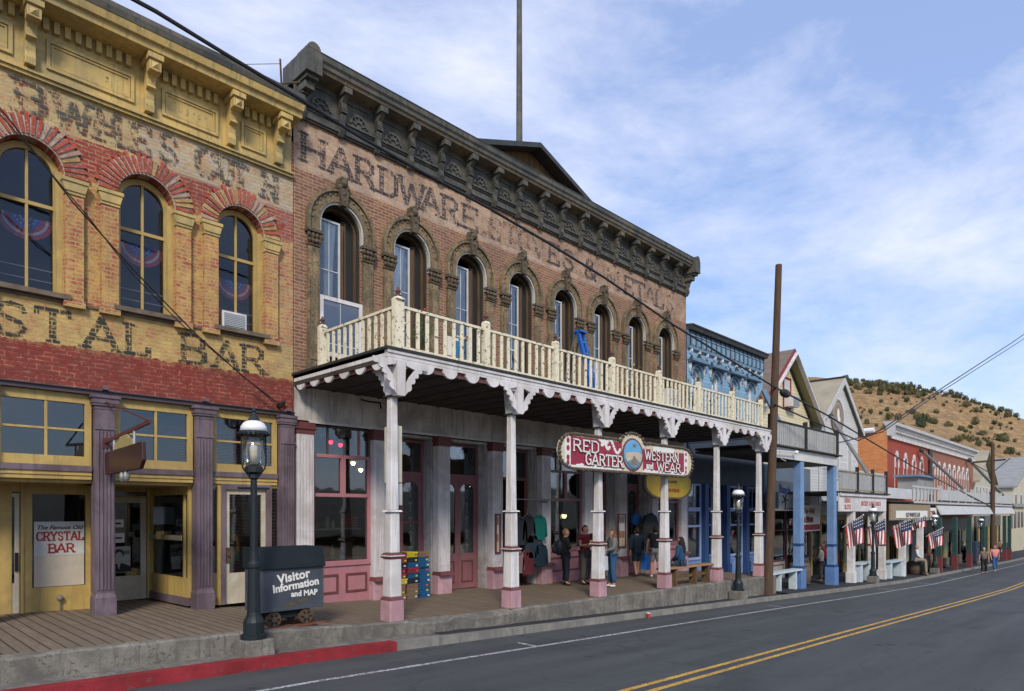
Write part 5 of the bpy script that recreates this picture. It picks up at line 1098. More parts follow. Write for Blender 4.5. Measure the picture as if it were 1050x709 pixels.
mb = MB(); mb.path([(xm - .5, Yo + .05, zt), (xm - .5, Yo + .05, 2.6)], .012); mb.path([(xm + .5, Yo + .05, zt), (xm + .5, Yo + .05, 2.6)], .012); mb.build('hanger', M['steel'], t)
# white cabinet and bracket on the first column
t = thing('post_box', 'tall pale metal cabinet strapped behind the leftmost white column', 'cabinet', (7.55, 10.4, .35)); mb = MB(); mb.box(7.47, 7.62, 10.25, 10.62, .55, 1.62); mb.build('upper_case', flat('pale cream case', (.50, .48, .40)), t, bevel=.01); mb = MB(); mb.box(7.50, 7.64, 10.27, 10.58, .12, .54); mb.build('lower_case', flat('grey white case', (.46, .47, .45)), t, bevel=.01)
t = thing('ceiling_bracket', 'small black iron bracket fixed to the white lintel wall under the gallery', 'bracket', (9.0, YF - .03, 2.6)); mb = MB(); mb.path([(8.75, YF - .05, 2.62), (8.78, YF - .3, 2.55), (9.1, YF - .3, 2.56), (9.12, YF - .3, 2.42)], .02); mb.build('arm', M['ink'], t)
# notice cases on the pilasters
for lab, px0, px1, py0, py1, Yq in (('dark red framed notice case on the pilaster right of the woman in jeans', 633.5, 641.5, 527, 562, YF - .12), ('narrow dark red framed notice case on the pilaster left of the hanging sweatshirts', 507.5, 513, 527, 568, YF - .12)):
    x0, x1_ = XX(px0, Yq), XX(px1, Yq); z1_, z0_ = W(px0, py0, Yq)[1], W(px0, py1, Yq)[1]
    t = thing('notice_case', lab, 'notice', ((x0 + x1_) / 2, Yq, z0_)); mb = MB(); frame(mb, x0, x1_, z0_, z1_, Yq - .03, Yq + .015, .05); mb.build('frame', M['maroon'], t)
    mb = MB(); mb.box(x0 + .05, x1_ - .05, Yq - .005, Yq + .01, z0_ + .05, z1_ - .05); mb.build('backing', M['signcream'], t)
    rr = random.Random(2)
    for k in range(4): zq = z0_ + .08 + k * (z1_ - z0_ - .14) / 4; mb = MB(); mb.box(x0 + .07, x1_ - .08, Yq - .010, Yq - .006, zq, zq + (z1_ - z0_) / 4 - .06); mb.build('printed_sheet', flat('sheet %d' % k, [(.6, .5, .3), (.35, .2, .1), (.65, .63, .58), (.2, .18, .16)][k]), t)

# ---------------------------------------------------------------- shoe boxes stacked at the door
SB = [('black', (.02, .02, .022)), ('red', (.30, .02, .03)), ('yellow', (.62, .52, .02)), ('blue', (.01, .09, .20)), ('brown', (.23, .15, .08)), ('dark_red', (.18, .02, .03))]
rs = random.Random(9); bw = .34; n = 0
stack = {0: ['brown', 'brown', 'brown', 'yellow', 'red', 'dark_red', 'black', 'red', 'dark_red'], 1: ['brown', 'brown', 'brown', 'black', 'blue', 'red', 'blue', 'black', 'yellow'], 2: ['blue', 'blue', 'blue', 'blue', 'blue', 'blue', 'blue', 'blue', 'brown']}
X0s = XX(410, 12.95)
ordn = ['bottom', 'second', 'third', 'fourth', 'fifth', 'sixth', 'seventh', 'eighth', 'topmost']
for c_, cl in stack.items():
    for k, nm in enumerate(cl):
        x = X0s + c_ * .37 + rs.uniform(-.02, .02); y = 12.92 + rs.uniform(-.03, .03) + (.05 if c_ == 2 else 0); z = zb(x) + .004 + k * .126
        t = thing('shoe_box', '%s %s shoe box, %s in the %s stack by the shop door' % ({'black': 'black', 'red': 'bright red', 'yellow': 'yellow', 'blue': 'teal blue', 'brown': 'brown cardboard', 'dark_red': 'dark red'}[nm], 'lidded', ordn[k], ['left', 'middle', 'right'][c_]), 'box', (x, y, z), 'shoe boxes stacked by the shop door')
        mb = MB(); w2 = bw / 2; mb.box(x - w2 + .01, x + w2 - .01, y, y + .3, z, z + .09); mb.build('box_body', flat('box ' + nm, dict(SB)[nm], .5), t)
        mb = MB(); mb.box(x - w2, x + w2, y - .01, y + .31, z + .09, z + .122); mb.build('lid', flat('box lid ' + nm, tuple(min(1, v * 1.25) for v in dict(SB)[nm]), .5), t)
        mb = MB(); mb.box(x + w2 - .09, x + w2 - .03, y - .004, y - .001, z + .03, z + .07); mb.build('label_sticker', flat('sticker %d' % (k % 3), [(.7, .7, .66), (.65, .6, .05), (.6, .1, .08)][(k + c_) % 3]), t)
# ---------------------------------------------------------------- clothes hanging
def garment(cx, cy, zt, w_, h_, colr, label, nm='sweatshirt', hood=False, rz=0):
    t = thing(nm, label, 'clothing', (cx, cy, zt - h_), 'clothes hanging outside the western wear shop')
    g_ = MB(); hw = w_ / 2
    ol = [(-.08 * w_, 0), (-hw * .72, -.08 * h_), (-hw * .98, -.30 * h_), (-hw * 1.12, -.86 * h_), (-hw * .86, -.90 * h_), (-hw * .70, -.42 * h_), (-hw * .70, -h_), (hw * .70, -h_), (hw * .70, -.42 * h_), (hw * .86, -.90 * h_), (hw * 1.12, -.86 * h_), (hw * .98, -.30 * h_), (hw * .72, -.08 * h_), (.08 * w_, 0)]
    n_ = len(ol); V = []
    for dy, sc_ in ((-.07, .93), (-.10, .0), (.0, 1.0), (.07, .93)):
        if sc_ == 0: continue
        V += [(cx + a * sc_, cy + dy, zt + b * (1 if sc_ == 1 else .985)) for a, b in ol]
    F_ = [list(range(n_))]
    for q in range(2): F_ += [(q * n_ + i, (q + 1) * n_ + i, (q + 1) * n_ + (i + 1) % n_, q * n_ + (i + 1) % n_) for i in range(n_)]
    F_ += [list(range(3 * n_ - 1, 2 * n_ - 1, -1))]
    g_.add(V, F_); mt = flat('cloth ' + '%0.2f%0.2f%0.2f' % colr, colr, .9); g_.build('garment_body', mt, t)
    g_ = MB(); g_.ell((cx, cy - .05, zt - .02), (.10, .07, .06), 8, 5); g_.build('hood' if hood else 'collar', mt, t)
    g_ = MB(); g_.path([(cx - hw * .7, cy, zt - .05), (cx, cy, zt + .05), (cx + hw * .7, cy, zt - .05)], .008, 5); g_.path([(cx, cy, zt + .05), (cx, cy, zt + .16)], .006, 5); g_.build('hanger', M['steel'], t)
GYc = 13.12
for px, py, w_, h_, c_, lb, hd in ((552.5, 529, .62, .72, (.0, .13, .11), 'teal green sweatshirt hanging highest on the pilaster', False), (553.5, 558, .60, .66, (.012, .03, .05), 'dark navy hooded sweatshirt hanging below the teal one', True),
                                   (541, 529, .55, .80, (.015, .018, .022), 'black jacket hanging left of the teal sweatshirt', False), (533, 531, .5, .8, (.02, .025, .035), 'charcoal jacket hanging leftmost in the dark doorway', False), (540, 565, .5, .7, (.10, .015, .02), 'dark red shirt hanging low in the dark doorway', False),
                                   (531, 566, .42, .62, (.22, .13, .14), 'dusty pink shirt hanging lowest at the left of the clothes', False), (544.5, 548, .5, .7, (.02, .035, .05), 'slate jacket hanging between the upper and lower shirts', True)):
    x, z = W(px, py, GYc); garment(x, GYc, z, w_, h_, c_, lb, 'sweatshirt' if hd or px > 550 else 'jacket', hd)
x, z = W(668, 527, 12.9); garment(x, 12.95, z, .95, 1.15, (.018, .018, .02), 'long black coat hanging by the pink shop window at the right', 'coat'); x, z = W(645, 527, 13.6); garment(x, 13.3, z, .45, .4, (.02, .12, .32), 'bright blue cap and shirt hanging in the doorway behind the woman in jeans', 'shirt')
mb = MB(); mb.box(15.05, 15.09, GYc - .05, GYc + .3, .28, .32); mb.tube((13.5, GYc, .36), (15.4, GYc, .36), .018); tag(mb.build('hanging_rail', M['steel']), 'steel rail the sweatshirts hang from', 'rail')
# ---------------------------------------------------------------- gallery clutter: ladder, pots, flowers
t = thing('ladder', 'bright blue folding step ladder leaning on the gallery by the fifth arched window', 'ladder', (17.3, 12.4, 3.0)); LM = flat('bright blue fibreglass', (.01, .10, .42), .4)
lx0, lz1 = W(593, 341, 12.0); lx1, lz0 = W(607, 366, 12.0)
mb = MB(); a = Vector((lx0, 12.0, lz1)); b = Vector((lx0 + .45, 11.7, 2.99)); dxv = Vector((.30, .08, .03)); mb.bar(a, b, .09, .12); mb.bar(a + dxv, b + dxv, .09, .12); mb.build('rail', LM, t); mb = MB(); mb.bar(a + Vector((0, .1, 0)), Vector((lx0 + .1, 12.9, 2.99)), .04, .04); mb.bar(a + dxv + Vector((0, .1, 0)), Vector((lx0 + .45, 12.9, 2.99)), .04, .04); mb.build('rear_leg', M['steel'], t)
mb = MB()
for q in range(6): k = .12 + q * .15; p = a.lerp(b, k); mb.bar(p, p + dxv, .08, .035)
mb.build('step', M['steel'], t); mb = MB(); mb.bar(a + Vector((-.06, 0, .03)), a + dxv + Vector((.06, 0, .03)), .26, .06); mb.build('top_cap', LM, t)
def plant(x, y, z, h, n_, label, flower=None, cat='plant', leafm='leaf', spread=.25, grp=None, pot=True, seed=1, z_=None):
    rs = random.Random(seed); t = thing('potted_plant' if pot else 'plant', label, cat, (x, y, z), grp)
    if pot: mb = MB(); mb.lathe([(.09, z), (.14, z + .2), (.15, z + .22)], x, y, 10); mb.build('pot', flat('terracotta', (.22, .09, .05)), t)
    zb0 = z + (.2 if pot else 0); mb = MB(); st = MB(); fl = MB()
    for k in range(n_):
        a = rs.uniform(0, 6.28); r = spread * rs.random() ** .5; tip = Vector((x + r * math.cos(a), y + r * math.sin(a), zb0 + h * rs.uniform(.45, 1))); st.tube((x + rs.uniform(-.04, .04), y, zb0), tip, .006, .003, 4)
        for q in range(7):
            p = Vector((x, y, zb0)).lerp(tip, rs.uniform(.3, 1)) + Vector((rs.uniform(-.05, .05), rs.uniform(-.05, .05), rs.uniform(-.03, .03))); d = Vector((rs.uniform(-1, 1), rs.uniform(-1, 1), rs.uniform(-.3, 1))).normalized() * .06; e = d.orthogonal().normalized() * .02; mb.add([p - d, p + e, p + d, p - e], [(0, 1, 2, 3)])
        if flower and k % 3 == 0: fl.ell(tip, (.03, .03, .025), 6, 4)
    st.build('stem', M['drygrass' if leafm == 'drygrass' else 'leaf'], t); mb.build('leaves', M[leafm], t)
    if flower and fl.v: fl.build('flower', flat('flower ' + flower[0], flower[1]), t)
plant(8.3, 10.5, 2.99, .95, 8, 'red flowered plant just right of the corner railing post', ('red', (.5, .05, .02)), spread=.3, seed=3); plant(9.25, 10.6, 2.99, 1.0, 7, 'orange flowered plant in front of the second arched window', ('orange', (.55, .15, .02)), seed=4)
plant(12.4, 10.45, 2.99, .75, 8, 'small red flowered plant by the third railing post', ('red', (.5, .05, .02)), seed=5); plant(15.6, 10.6, 2.99, .95, 22, 'dry grassy clump on the gallery before the fifth arched window', None, leafm='drygrass', spread=.55, seed=6)
plant(19.0, 10.5, 2.99, 1.25, 28, 'tall bushy green plant on the gallery right of the blue ladder', None, spread=.42, seed=7); plant(20.0, 10.4, 2.99, .8, 10, 'orange red flowers behind the railing right of the bushy green plant', ('red', (.6, .08, .02)), spread=.4, seed=8); plant(21.7, 10.4, 2.99, .95, 10, 'green plant with yellow flowers near the rightmost arched window', ('yellow', (.6, .5, .05)), spread=.3, seed=9)
t = thing('paper_sign', 'small blue and white notice tied inside the gallery railing', 'notice', (8.75, 10.12, 3.1)); mb = MB(); mb.box(8.62, 8.92, 10.12, 10.13, 3.12, 3.5); mb.build('sheet', M['signwhite'], t); mb = MB(); mb.box(8.78, 8.92, 10.11, 10.118, 3.13, 3.44); mb.build('blue_panel', flat('poster blue', (.03, .2, .45)), t)
for lab, x in (('grey folding chair on the gallery behind the slats near the corner', 10.6), ('grey folding chair on the gallery behind the slats by the third window', 12.9)):
    t = thing('balcony_chair', lab, 'chair', (x, 12.0, 2.99)); g_ = flat('grey plastic', (.12, .13, .14))
    mb = MB(); mb.box(x - .25, x + .25, 11.8, 12.25, 3.40, 3.44); mb.build('seat', g_, t); mb = MB(); mb.box(x - .25, x + .25, 12.25, 12.29, 3.42, 3.80); mb.build('backrest', g_, t)
    for sx in (-1, 1):
        for yy in (11.82, 12.23): mb = MB(); mb.tube((x + sx * .22, yy, 2.988), (x + sx * .22, yy, 3.40), .018); mb.build('leg', g_, t)

# ---------------------------------------------------------------- street lamps
def lamp(x, y, zbase, label, full=True, kind=0):
    t = thing('street_lamp', label, 'street lamp', (x, y, zbase), 'old style street lamps along the kerb')
    z = zbase; k = 3.73 / 3.73; mb = MB(); mb.frust(x, y, z - .1, z + .30, .235, .215); mb.build('concrete_footing', M['concrete'], t, bevel=.015)
    mb = MB(); mb.lathe([(.19, z + .30), (.19, z + .36), (.15, z + .38), (.15, z + .55), (.13, z + .60), (.105, z + .64), (.095, z + .70), (.082, z + 1.35), (.10, z + 1.37), (.10, z + 1.42), (.065, z + 1.47), (.055, z + 1.6), (.046, z + 2.68), (.075, z + 2.70), (.075, z + 2.76), (.05, z + 2.78)], x, y, 14); mb.tube((x - .24, y, z + 2.55), (x + .24, y, z + 2.55), .018, .018, 8); mb.build('post', M['blackmetal'], t)
    zl = z + 2.76
    mb = MB(); mb.lathe([(.06, zl), (.13, zl + .03), (.13, zl + .10), (.11, zl + .12)], x, y, 14); mb.lathe([(.20, zl + .60), (.22, zl + .58), (.215, zl + .63), (.19, zl + .65)], x, y, 20); mb.lathe([(.06, zl + .78), (.10, zl + .79), (.05, zl + .88), (.025, zl + .93), (.035, zl + .95), (.012, zl + 1.0)], x, y, 12)
    for q in range(20): a = 6.2832 * q / 20; mb.ell((x + .212 * math.cos(a), y + .212 * math.sin(a), zl + .60), (.026, .026, .022), 6, 4)
    for sx in (-1, 1): mb.path([(x + sx * .06, y, zl - .05), (x + sx * .17, y, zl + .09), (x + sx * .19, y, zl + .18), (x + sx * .185, y, zl + .60)], .011)
    hd = mb.build('lamp_head', M['blackmetal'], t)
    mb = MB(); mb.lathe([(.20, zl + .64), (.185, zl + .71), (.15, zl + .765), (.09, zl + .80)], x, y, 18); mb.build('lamp_cap', M['lampwhite'], hd, smooth=True)
    mb = MB(); mb.lathe([(.105, zl + .12), (.14, zl + .2), (.155, zl + .34), (.155, zl + .58)], x, y, 16); mb.build('lamp_glass', M['lampglass'], hd, smooth=True)
    mb = MB(); mb.lathe([(.04, zl + .14), (.06, zl + .2), (.06, zl + .40), (.04, zl + .44)], x, y, 10); mb.build('inner_lens', flat('frosted lens', (.62, .60, .54), .3), hd)
lamp(4.49, 9.72, zs(4.49) + .1, 'black iron street lamp with white cap in front of the bar, beside the ore cart')
lamp(20.6, 9.72, zs(20.6) + .1, 'black iron street lamp with white cap before the blue shopfront')
lamp(35.0, 9.75, zw(35.), 'street lamp with white cap behind the striped flags')
lamp(47.4, 9.75, zw(47.4), 'street lamp left of the far dark green posts')
lamp(62.5, 9.75, zw(62.5), 'farthest street lamp by the walking couple')

# ---------------------------------------------------------------- ore cart
CX0, CX1, CY0, CY1 = 4.86, 5.95, 10.25, 10.85
zc = zb(5.4) + .02
t = thing('ore_cart', 'grey blue ore cart on rusty rails lettered Visitor Information and MAP', 'ore cart', (5.4, 10.5, zc))
z0, z1, z2 = -1.62, -.93, -.60
mb = MB(); mb.box(CX0, CX1, CY0, CY1, z0, z1); mb.box(CX0 - .005, CX1 + .005, CY0 - .008, CY0, z0, z0 + .05); mb.box(CX1 - .05, CX1 + .008, CY0 - .01, CY0, z0 + .05, z1); mb.box(CX0 - .008, CX0 + .05, CY0 - .01, CY0, z0 + .05, z1); bd = mb.build('body', M['slate'], t, bevel=.008)
mb = MB(); mb.prism([(CY0 - .05, z1 + .003), (CY1 + .03, z1 + .003), (CY1 + .03, z2 + .01), (CY0 + .07, z2 + .01), (CY0 - .03, z1 + .07)], CX0 - .03, CX1 + .03, 'x'); mb.build('lid', M['slatedark'], t, bevel=.01)
mb = MB(); mb.box(CX0 + .25, CX1 - .2, CY0 + .08, CY1 - .08, z0 - .13, z0 - .002); mb.build('chassis', M['slatedark'], t)
for wx_ in (CX0 + .22, CX1 - .30):
    for wy in (CY0 + .02, CY1 - .06):
        mb = MB(); mb.tube((wx_, wy, z0 - .13), (wx_, wy + .06, z0 - .13), .125, .125, 18); mb.tube((wx_, wy - .02, z0 - .13), (wx_, wy, z0 - .13), .045, .045, 10); wh = mb.build('wheel', M['rust'], t); mb = MB()
        for q in range(6): a = q * math.pi / 3; mb.bar((wx_, wy - .006, z0 - .13), (wx_ + .1 * math.cos(a), wy - .006, z0 - .13 + .1 * math.sin(a)), .02, .02, (0, 1, 0))
        mb.build('spoke', M['slatedark'], wh)
mb = MB(); mb.bar((CX0 - .15, CY0 + .05, z0 - .275), (CX1 + .12, CY0 + .05, z0 - .275), .05, .04); mb.bar((CX0 - .15, CY1 - .03, z0 - .275), (CX1 + .12, CY1 - .03, z0 - .275), .05, .04); mb.build('rail', plain('rust red rail', (.16, .055, .03), .8, .3, 5), t)
for q in (CX0 - .02, CX0 + .45, CX1 - .12): mb = MB(); mb.box(q, q + .15, CY0 - .15, CY1 + .1, zc - .0, z0 - .297); mb.build('sleeper', M['sill'], t)
SG = math.radians(14)
textobj('lettering', 'Visitor', .20, M['signwhite'], t, (5.42, CY0 - .012, -1.13), rot=(R(90), -R(8), 0), bold=.035, sp=1.05); textobj('lettering', 'Information', .175, M['signwhite'], t, (5.46, CY0 - .012, -1.27), rot=(R(90), -R(6), 0), bold=.035); textobj('lettering', 'and MAP', .13, M['signwhite'], t, (5.60, CY0 - .012, -1.40), bold=.035)
mb = MB(); mb.prism([(5.25, -1.56), (5.35, -1.50), (5.55, -1.47), (5.75, -1.44), (5.62, -1.50), (5.42, -1.54), (5.3, -1.6)], CY0 - .004, CY0 - .001); mb.build('rust_stain', plain('brown rust stain', (.10, .075, .04), .8, .3, 9), bd)

# ---------------------------------------------------------------- benches, cup
t = thing('bench', 'brown plank bench set between two white gallery columns', 'bench', (18.4, 10.35, zb(18.4)))
mb = MB(); mb.box(16.95, 19.95, 10.20, 10.52, -1.70, -1.65); mb.build('seat', M['wood'], t, bevel=.006)
for x in (17.6, 18.8, 19.6): mb = MB(); mb.box(x, x + .07, 10.24, 10.48, zb(x), -1.702); mb.build('leg', M['brownwood'], t)
mb = MB(); mb.box(17.68, 19.6, 10.33, 10.38, -2.0, -1.92); mb.build('stretcher', M['brownwood'], t)
x, z = W(624, 626, 9.3); mb = MB(); zc_ = zs(15.1) + .0; t = thing('paper_cup', 'red and white paper cup standing in the gutter', 'cup', (14.6, 9.28, zs(14.6)))
mb.lathe([(.035, zs(14.6)), (.05, zs(14.6) + .12)], 14.6, 9.28, 10); mb.build('cup_body', flat('cup red', (.55, .03, .03), .4), t); mb = MB(); mb.lathe([(.052, zs(14.6) + .12), (.052, zs(14.6) + .135)], 14.6, 9.28, 10); mb.build('rim', M['signwhite'], t)

# ---------------------------------------------------------------- utility poles and cables
def upole(xb, yb, zbt, xt, yt, zt, r0, r1, label):
    t = thing('utility_pole', label, 'utility pole', (xb, yb, zbt)); mb = MB(); mb.tube((xb, yb, zbt - .2), (xt, yt, zt), r0, r1, 14); mb.build('pole', M['pole'], t, smooth=False)
    return t
xb_ = XX(787, 9.9); xt_, zt_ = W(798.5, 272, 9.9)
up = upole(xb_, 9.9, -3.0, xt_, 9.9, zt_, .165, .115, 'tall leaning brown utility pole beside the right end of the gallery')
mb = MB(); mb.frust(xb_ + .3, 9.95, -3.15, -2.45, .13, .1); tag(mb.build('short_stub_post', M['sill']), 'short grey stub post at the foot of the leaning pole', 'post')
xf, zf_ = W(1018, 455, 9.8); fp = upole(xf, 9.8, zs(xf) - .1, xf, 9.8, zf_, .19, .13, 'far brown utility pole near the walking couple')
mb = MB(); mb.bar((xf - .2, 8.9, zf_ - 1.4), (xf + .2, 11.2, zf_ - 1.5), .12, .14); mb.build('crossarm', M['pole'], fp); mb = MB(); mb.bar((xf, 9.8, zf_ - 2.6), (xf + .3, 11.5, zf_ - 1.4), .06, .06); mb.bar((xf, 9.8, zf_ - 2.4), (xf - .2, 8.6, zf_ - 1.3), .06, .06); mb.build('brace', M['pole'], fp)
def cable(label, pts, r, Y=None, sag=0):
    P = [(W(p[0], p[1], p[2] if len(p) > 2 else Y)) + ((p[2] if len(p) > 2 else Y),) for p in pts]; P = [Vector((a[0], a[2], a[1])) for a in P]
    Q = []
    for i in range(len(P) - 1):
        for q in range(6): Q.append(P[i].lerp(P[i + 1], q / 6))
    Q.append(P[-1]); mb = MB(); mb.path(Q, r, 6); return tag(mb.build('cable', M['cable']), label, 'cable', 'overhead cables')
cable('thick black overhead cable sweeping down across both brick facades to the leaning pole', [(110, -15, 9.6), (160, 12, 9.6), (230, 55, 9.6), (300, 97, 9.6), (365, 138, 9.7), (430, 175, 9.8), (500, 213, 9.8), (560, 248, 9.9), (620, 285, 9.9), (690, 333, 9.9), (750, 370, 9.9), (794, 397, 9.8)], .03)
cable('black overhead cable from the leaning pole down along the far roofs', [(794, 397, 9.8), (815, 408, 9.9), (850, 427, 10), (905, 460, 10), (935, 478, 10.1), (1017, 520, 9.9)], .035)
t = thing('cable_splice', 'black barrel shaped cable splice hanging just right of the leaning pole', 'cable splice', (0, 0, 0), local=False); x, z = W(805, 403, 9.85); mb = MB(); mb.ell((x, 9.85, z - .02), (.42, .13, .16), 12, 8); mb.build('case', M['cable'], t)
cable('upper of two cables rising to the right edge of the sky', [(794, 415, 9.8), (880, 452, 9.0), (905, 440, 8.6), (960, 402, 8.0), (1037, 352, 7.2), (1060, 336, 7.)], .028); cable('lower of two cables rising to the right edge of the sky', [(857, 455, 10.2), (905, 443, 8.8), (960, 405, 8.1), (1037, 356, 7.3), (1060, 341, 7.1)], .022)
cable('thin black cable crossing the bar windows down to the purple pilaster', [(-5, 105, 12.2), (13, 127, 12.2), (75, 208, 12.4), (135, 275, 12.7), (200, 342, 13.0), (250, 387, 13.15), (287, 415, 13.2)], .012); cable('second thin cable just under the one crossing the bar windows', [(-5, 112, 12.2), (13, 132, 12.2), (90, 222, 12.45), (135, 280, 12.7), (185, 332, 12.95), (240, 378, 13.12), (286, 417, 13.2)], .009)
t = thing('cable_anchor', 'black insulator where the thin cable meets the brick by the purple pilaster', 'insulator', (6.75, YF - .15, 2.3)); mb = MB(); x, z = W(287, 416, 13.25); mb.ell((x, 13.25, z), (.06, .06, .07)); mb.ell((x + .1, 13.3, z + .08), (.05, .05, .05)); mb.tube((x, 13.25, z), (x, 13.42, z), .015); mb.build('insulator_body', M['ink'], t)
x, z = W(292, 56, 13.0); t = thing('roof_antenna', 'thin iron rod with a guy wire at the corner between the two brick roofs', 'rod', (x, 13.3, 8.7)); mb = MB(); mb.tube((x + .1, 13.3, 8.7), (x, 13.2, z), .025, .02, 6); mb.path([(x, 13.2, z - .1), (x - .9, 13.2, z - .55)], .006); mb.path([(x + .05, 13.2, 9.0), (x + .4, 13.1, 9.15)], .02); mb.build('rod', M['rust'], t)
# ================================================================ BLUE BUILDING
Bl = thing('blue_building', 'sky blue boarded false front building with dark bracketed cornice and four arched windows', 'building', (27.5, YF, -2.5))
LX0, LX1 = 23.86, 31.0
bwx = [24.62, 26.3, 27.97, 29.6]
mb = MB(); facade(mb, LX0, LX1, 3.36, 7.35, YF, [(c_ - .36, c_ + .36, 3.4, 5.45, .36) for c_ in bwx], .25); mb.box(LX0 + .002, LX0 + .2, YF + .26, 27, -3, 6.2); mb.box(LX1 - .2, LX1 - .002, YF + .26, 27, -3, 6.2); mb.build('wall', M['bluewall'], Bl)
mb = MB(); mb.box(LX0 + .21, LX1 - .21, YF + .26, 26.9, 5.9, 6.1); mb.build('roof', M['darkmetal'], Bl); mb = MB(); mb.box(LX0 + .21, LX1 - .21, 16, 16.1, -2.9, 5.8); mb.box(LX0 + .21, LX1 - .21, YF + .3, 15.9, 1.9, 1.98); mb.build('interior', M['room'], Bl)
mb = MB(); mb.box(LX0 + .02, LX1 + .05, YF - .10, YF, 6.52, 6.62); mb.box(LX0 + .02, LX1 + .02, YF - .05, YF, 6.625, 7.22); co = mb.build('cornice', M['bluehood'], Bl)
mb = MB(); mb.prism([(YF + .1, 7.22), (YF - .2, 7.24), (YF - .24, 7.36), (YF - .28, 7.40), (YF - .28, 7.45), (YF + .1, 7.50)], LX0 + .02, LX1 + .06, 'x'); mb.build('crown', M['darkmetal'], co)
mb = MB(); k = 0; x = LX0 + .15
while x < LX1: mb.box(x, x + .035, YF - .10, YF - .051, 6.64, 7.20); x += .43
mb.build('frieze_rib', M['darkmetal'], co)
mb = MB(); mb.box(LX0 + .05, LX1, YF - .08, YF - .051, 7.06, 7.10); x = LX0 + .35
while x < LX1: mb.box(x, x + .26, YF - .07, YF - .051, 6.70, 7.02); x += .43
mb.build('frieze_panel', plain('frieze blue', (.19, .32, .44), .6, .15, 3), co)
for k in range(11): x = LX0 + .25 + k * .66; mb = MB(); mb.box(x - .04, x + .04, YF - .12, YF - .002, 6.40, 6.515); mb.frust(x, YF - .06, 6.34, 6.40, .015, .04); mb.build('corbel', M['white'], co)
for i, xc in enumerate(bwx):
    y = YF + .12; f = MB(); archring(f, xc, .27, .355, 5.45, y, y + .08, 3.42); f.box(xc - .27, xc + .27, y, y + .08, 4.5, 4.56); fo = f.build('window', M['white'], Bl); g_ = MB(); g_.prism(archfill(xc, .27, 3.45, 5.45), y + .04, y + .044); g_.build('pane', M['glassblue'], fo)
    c = MB(); c.grid(lambda u, v: (xc - .25 + .2 * u, y + .09 + .015 * math.sin(u * 20), 3.5 + 2.0 * v), 12, 4); c.build('curtain', M['curtain'], fo)
    h = MB(); archring(h, xc, .40, .50, 5.50, YF - .08, YF); h.prism([(xc - .66, 5.98), (xc + .66, 5.98), (xc + .72, 6.08), (xc, 6.20), (xc - .72, 6.08)], YF - .24, YF); h.box(xc - .68, xc + .68, YF - .28, YF, 6.0, 6.06); ho = h.build('window_hood', M['bluehood'], fo)
    h = MB()
    for sx in (-1, 1): h.box(xc + sx * .56 - .03, xc + sx * .56 + .03, YF - .10, YF, 5.75, 5.975); h.frust(xc + sx * .56, YF - .05, 5.6, 5.75, .015, .03)
    h.build('hood_bracket', M['white'], ho)
    h = MB(); h.frust(xc, YF - .14, 6.19, 6.38, .09, .02)
    for sx in (-1, 1): h.frust(xc + sx * .62, YF - .14, 6.09, 6.24, .07, .015)
    h.build('finial', M['darkmetal'], ho)
    for sx in (-1, 1): h = MB(); h.box(xc + sx * .5 - .05, xc + sx * .5 + .05, YF - .03, YF, 3.4, 5.4); h.build('side_board', plain('grey blue board', (.28, .36, .44), .7, .15, 3), fo)
# shopfront
mb = MB(); mb.box(LX0, LX1, YF - .03, YF + .2, 1.15, 3.355); mb.build('lintel_board', plain('dull dark blue board', (.035, .05, .075), .7, .2, 2), Bl)  # darkness of the wall seen under the gallery, put into the board's colour
for i, xc in enumerate((25.28, 27.2, 29.1, 30.85)):
    p = MB(); p.box(xc - .15, xc + .15, YF - .14, YF + .1, -2.7, 1.15); po = p.build('pilaster', M['bluedark'], Bl); p = MB(); p.box(xc - .2, xc + .2, YF - .19, YF + .1, -2.8, -2.25); p.build('base', M['bluedark'], po)
for i, (xa, xb) in enumerate(((23.95, 25.1), (25.45, 27.03), (27.38, 28.92), (29.28, 30.68))):
    y = YF + (.05 if i != 1 else .55); f = MB(); frame(f, xa, xb, -2.75, 1.14, y - .02, y + .06, .07); f.box(xa + .07, xb - .07, y - .03, y + .05, .02, .18); f.box(xa + .07, xb - .07, y - .03, y + .05, -.62, -.54); f.box((xa + xb) / 2 - .02, (xa + xb) / 2 + .02, y, y + .05, .18, 1.07); f.box(xa + .07, xb - .07, y - .03, y + .06, -1.95, -1.85)
    fo = f.build('shop_window' if i != 1 else 'door', M['bluepale'], Bl); g_ = MB(); g_.box(xa + .07, xb - .07, y + .02, y + .024, -1.85, 1.07); g_.build('pane', M['shopglass'], fo)
    b_ = MB(); b_.box(xa + .07, xb - .07, y + .0, y + .05, -2.68, -1.95); bo = b_.build('bulkhead', M['bluemid'], fo); b_ = MB()
    for q in range(2): frame(b_, xa + .13 + q * (xb - xa - .2) / 2, xa + .02 + (q + 1) * (xb - xa - .2) / 2, -2.6, -2.05, y - .025, y - .001, .03)
    b_.build('panel_moulding', M['bluepale'], bo)
yq = YF + .09
t = panel_thing('window_poster', 'pale green grey paper filling the leftmost blue shop window', 'poster', 24.05, 25.02, -1.84, -.64, yq, flat('pale green paper', (.38, .42, .36))); textobj('lettering', 'GIFTS\nBOOKS', .18, M['signwhite'], t, (24.6, yq - .01, -.95)); 
t = panel_thing('window_sign', 'dark card with white lettering in the third blue shop window', 'sign', 27.6, 28.5, -1.5, -.9, yq, flat('dark card', (.03, .04, .05))); textobj('lettering', 'US BUY', .22, M['signwhite'], t, (28.05, yq - .01, -1.2)); 
for lab, x, z in (('white patch of lit room seen in the third blue shop window', 28.1, -1.75),):
    t = panel_thing('lit_room_patch', lab, 'board', x - .25, x + .3, z, z + .22, yq + .02, M['signwhite'])  # white sheet stands in for light inside the room
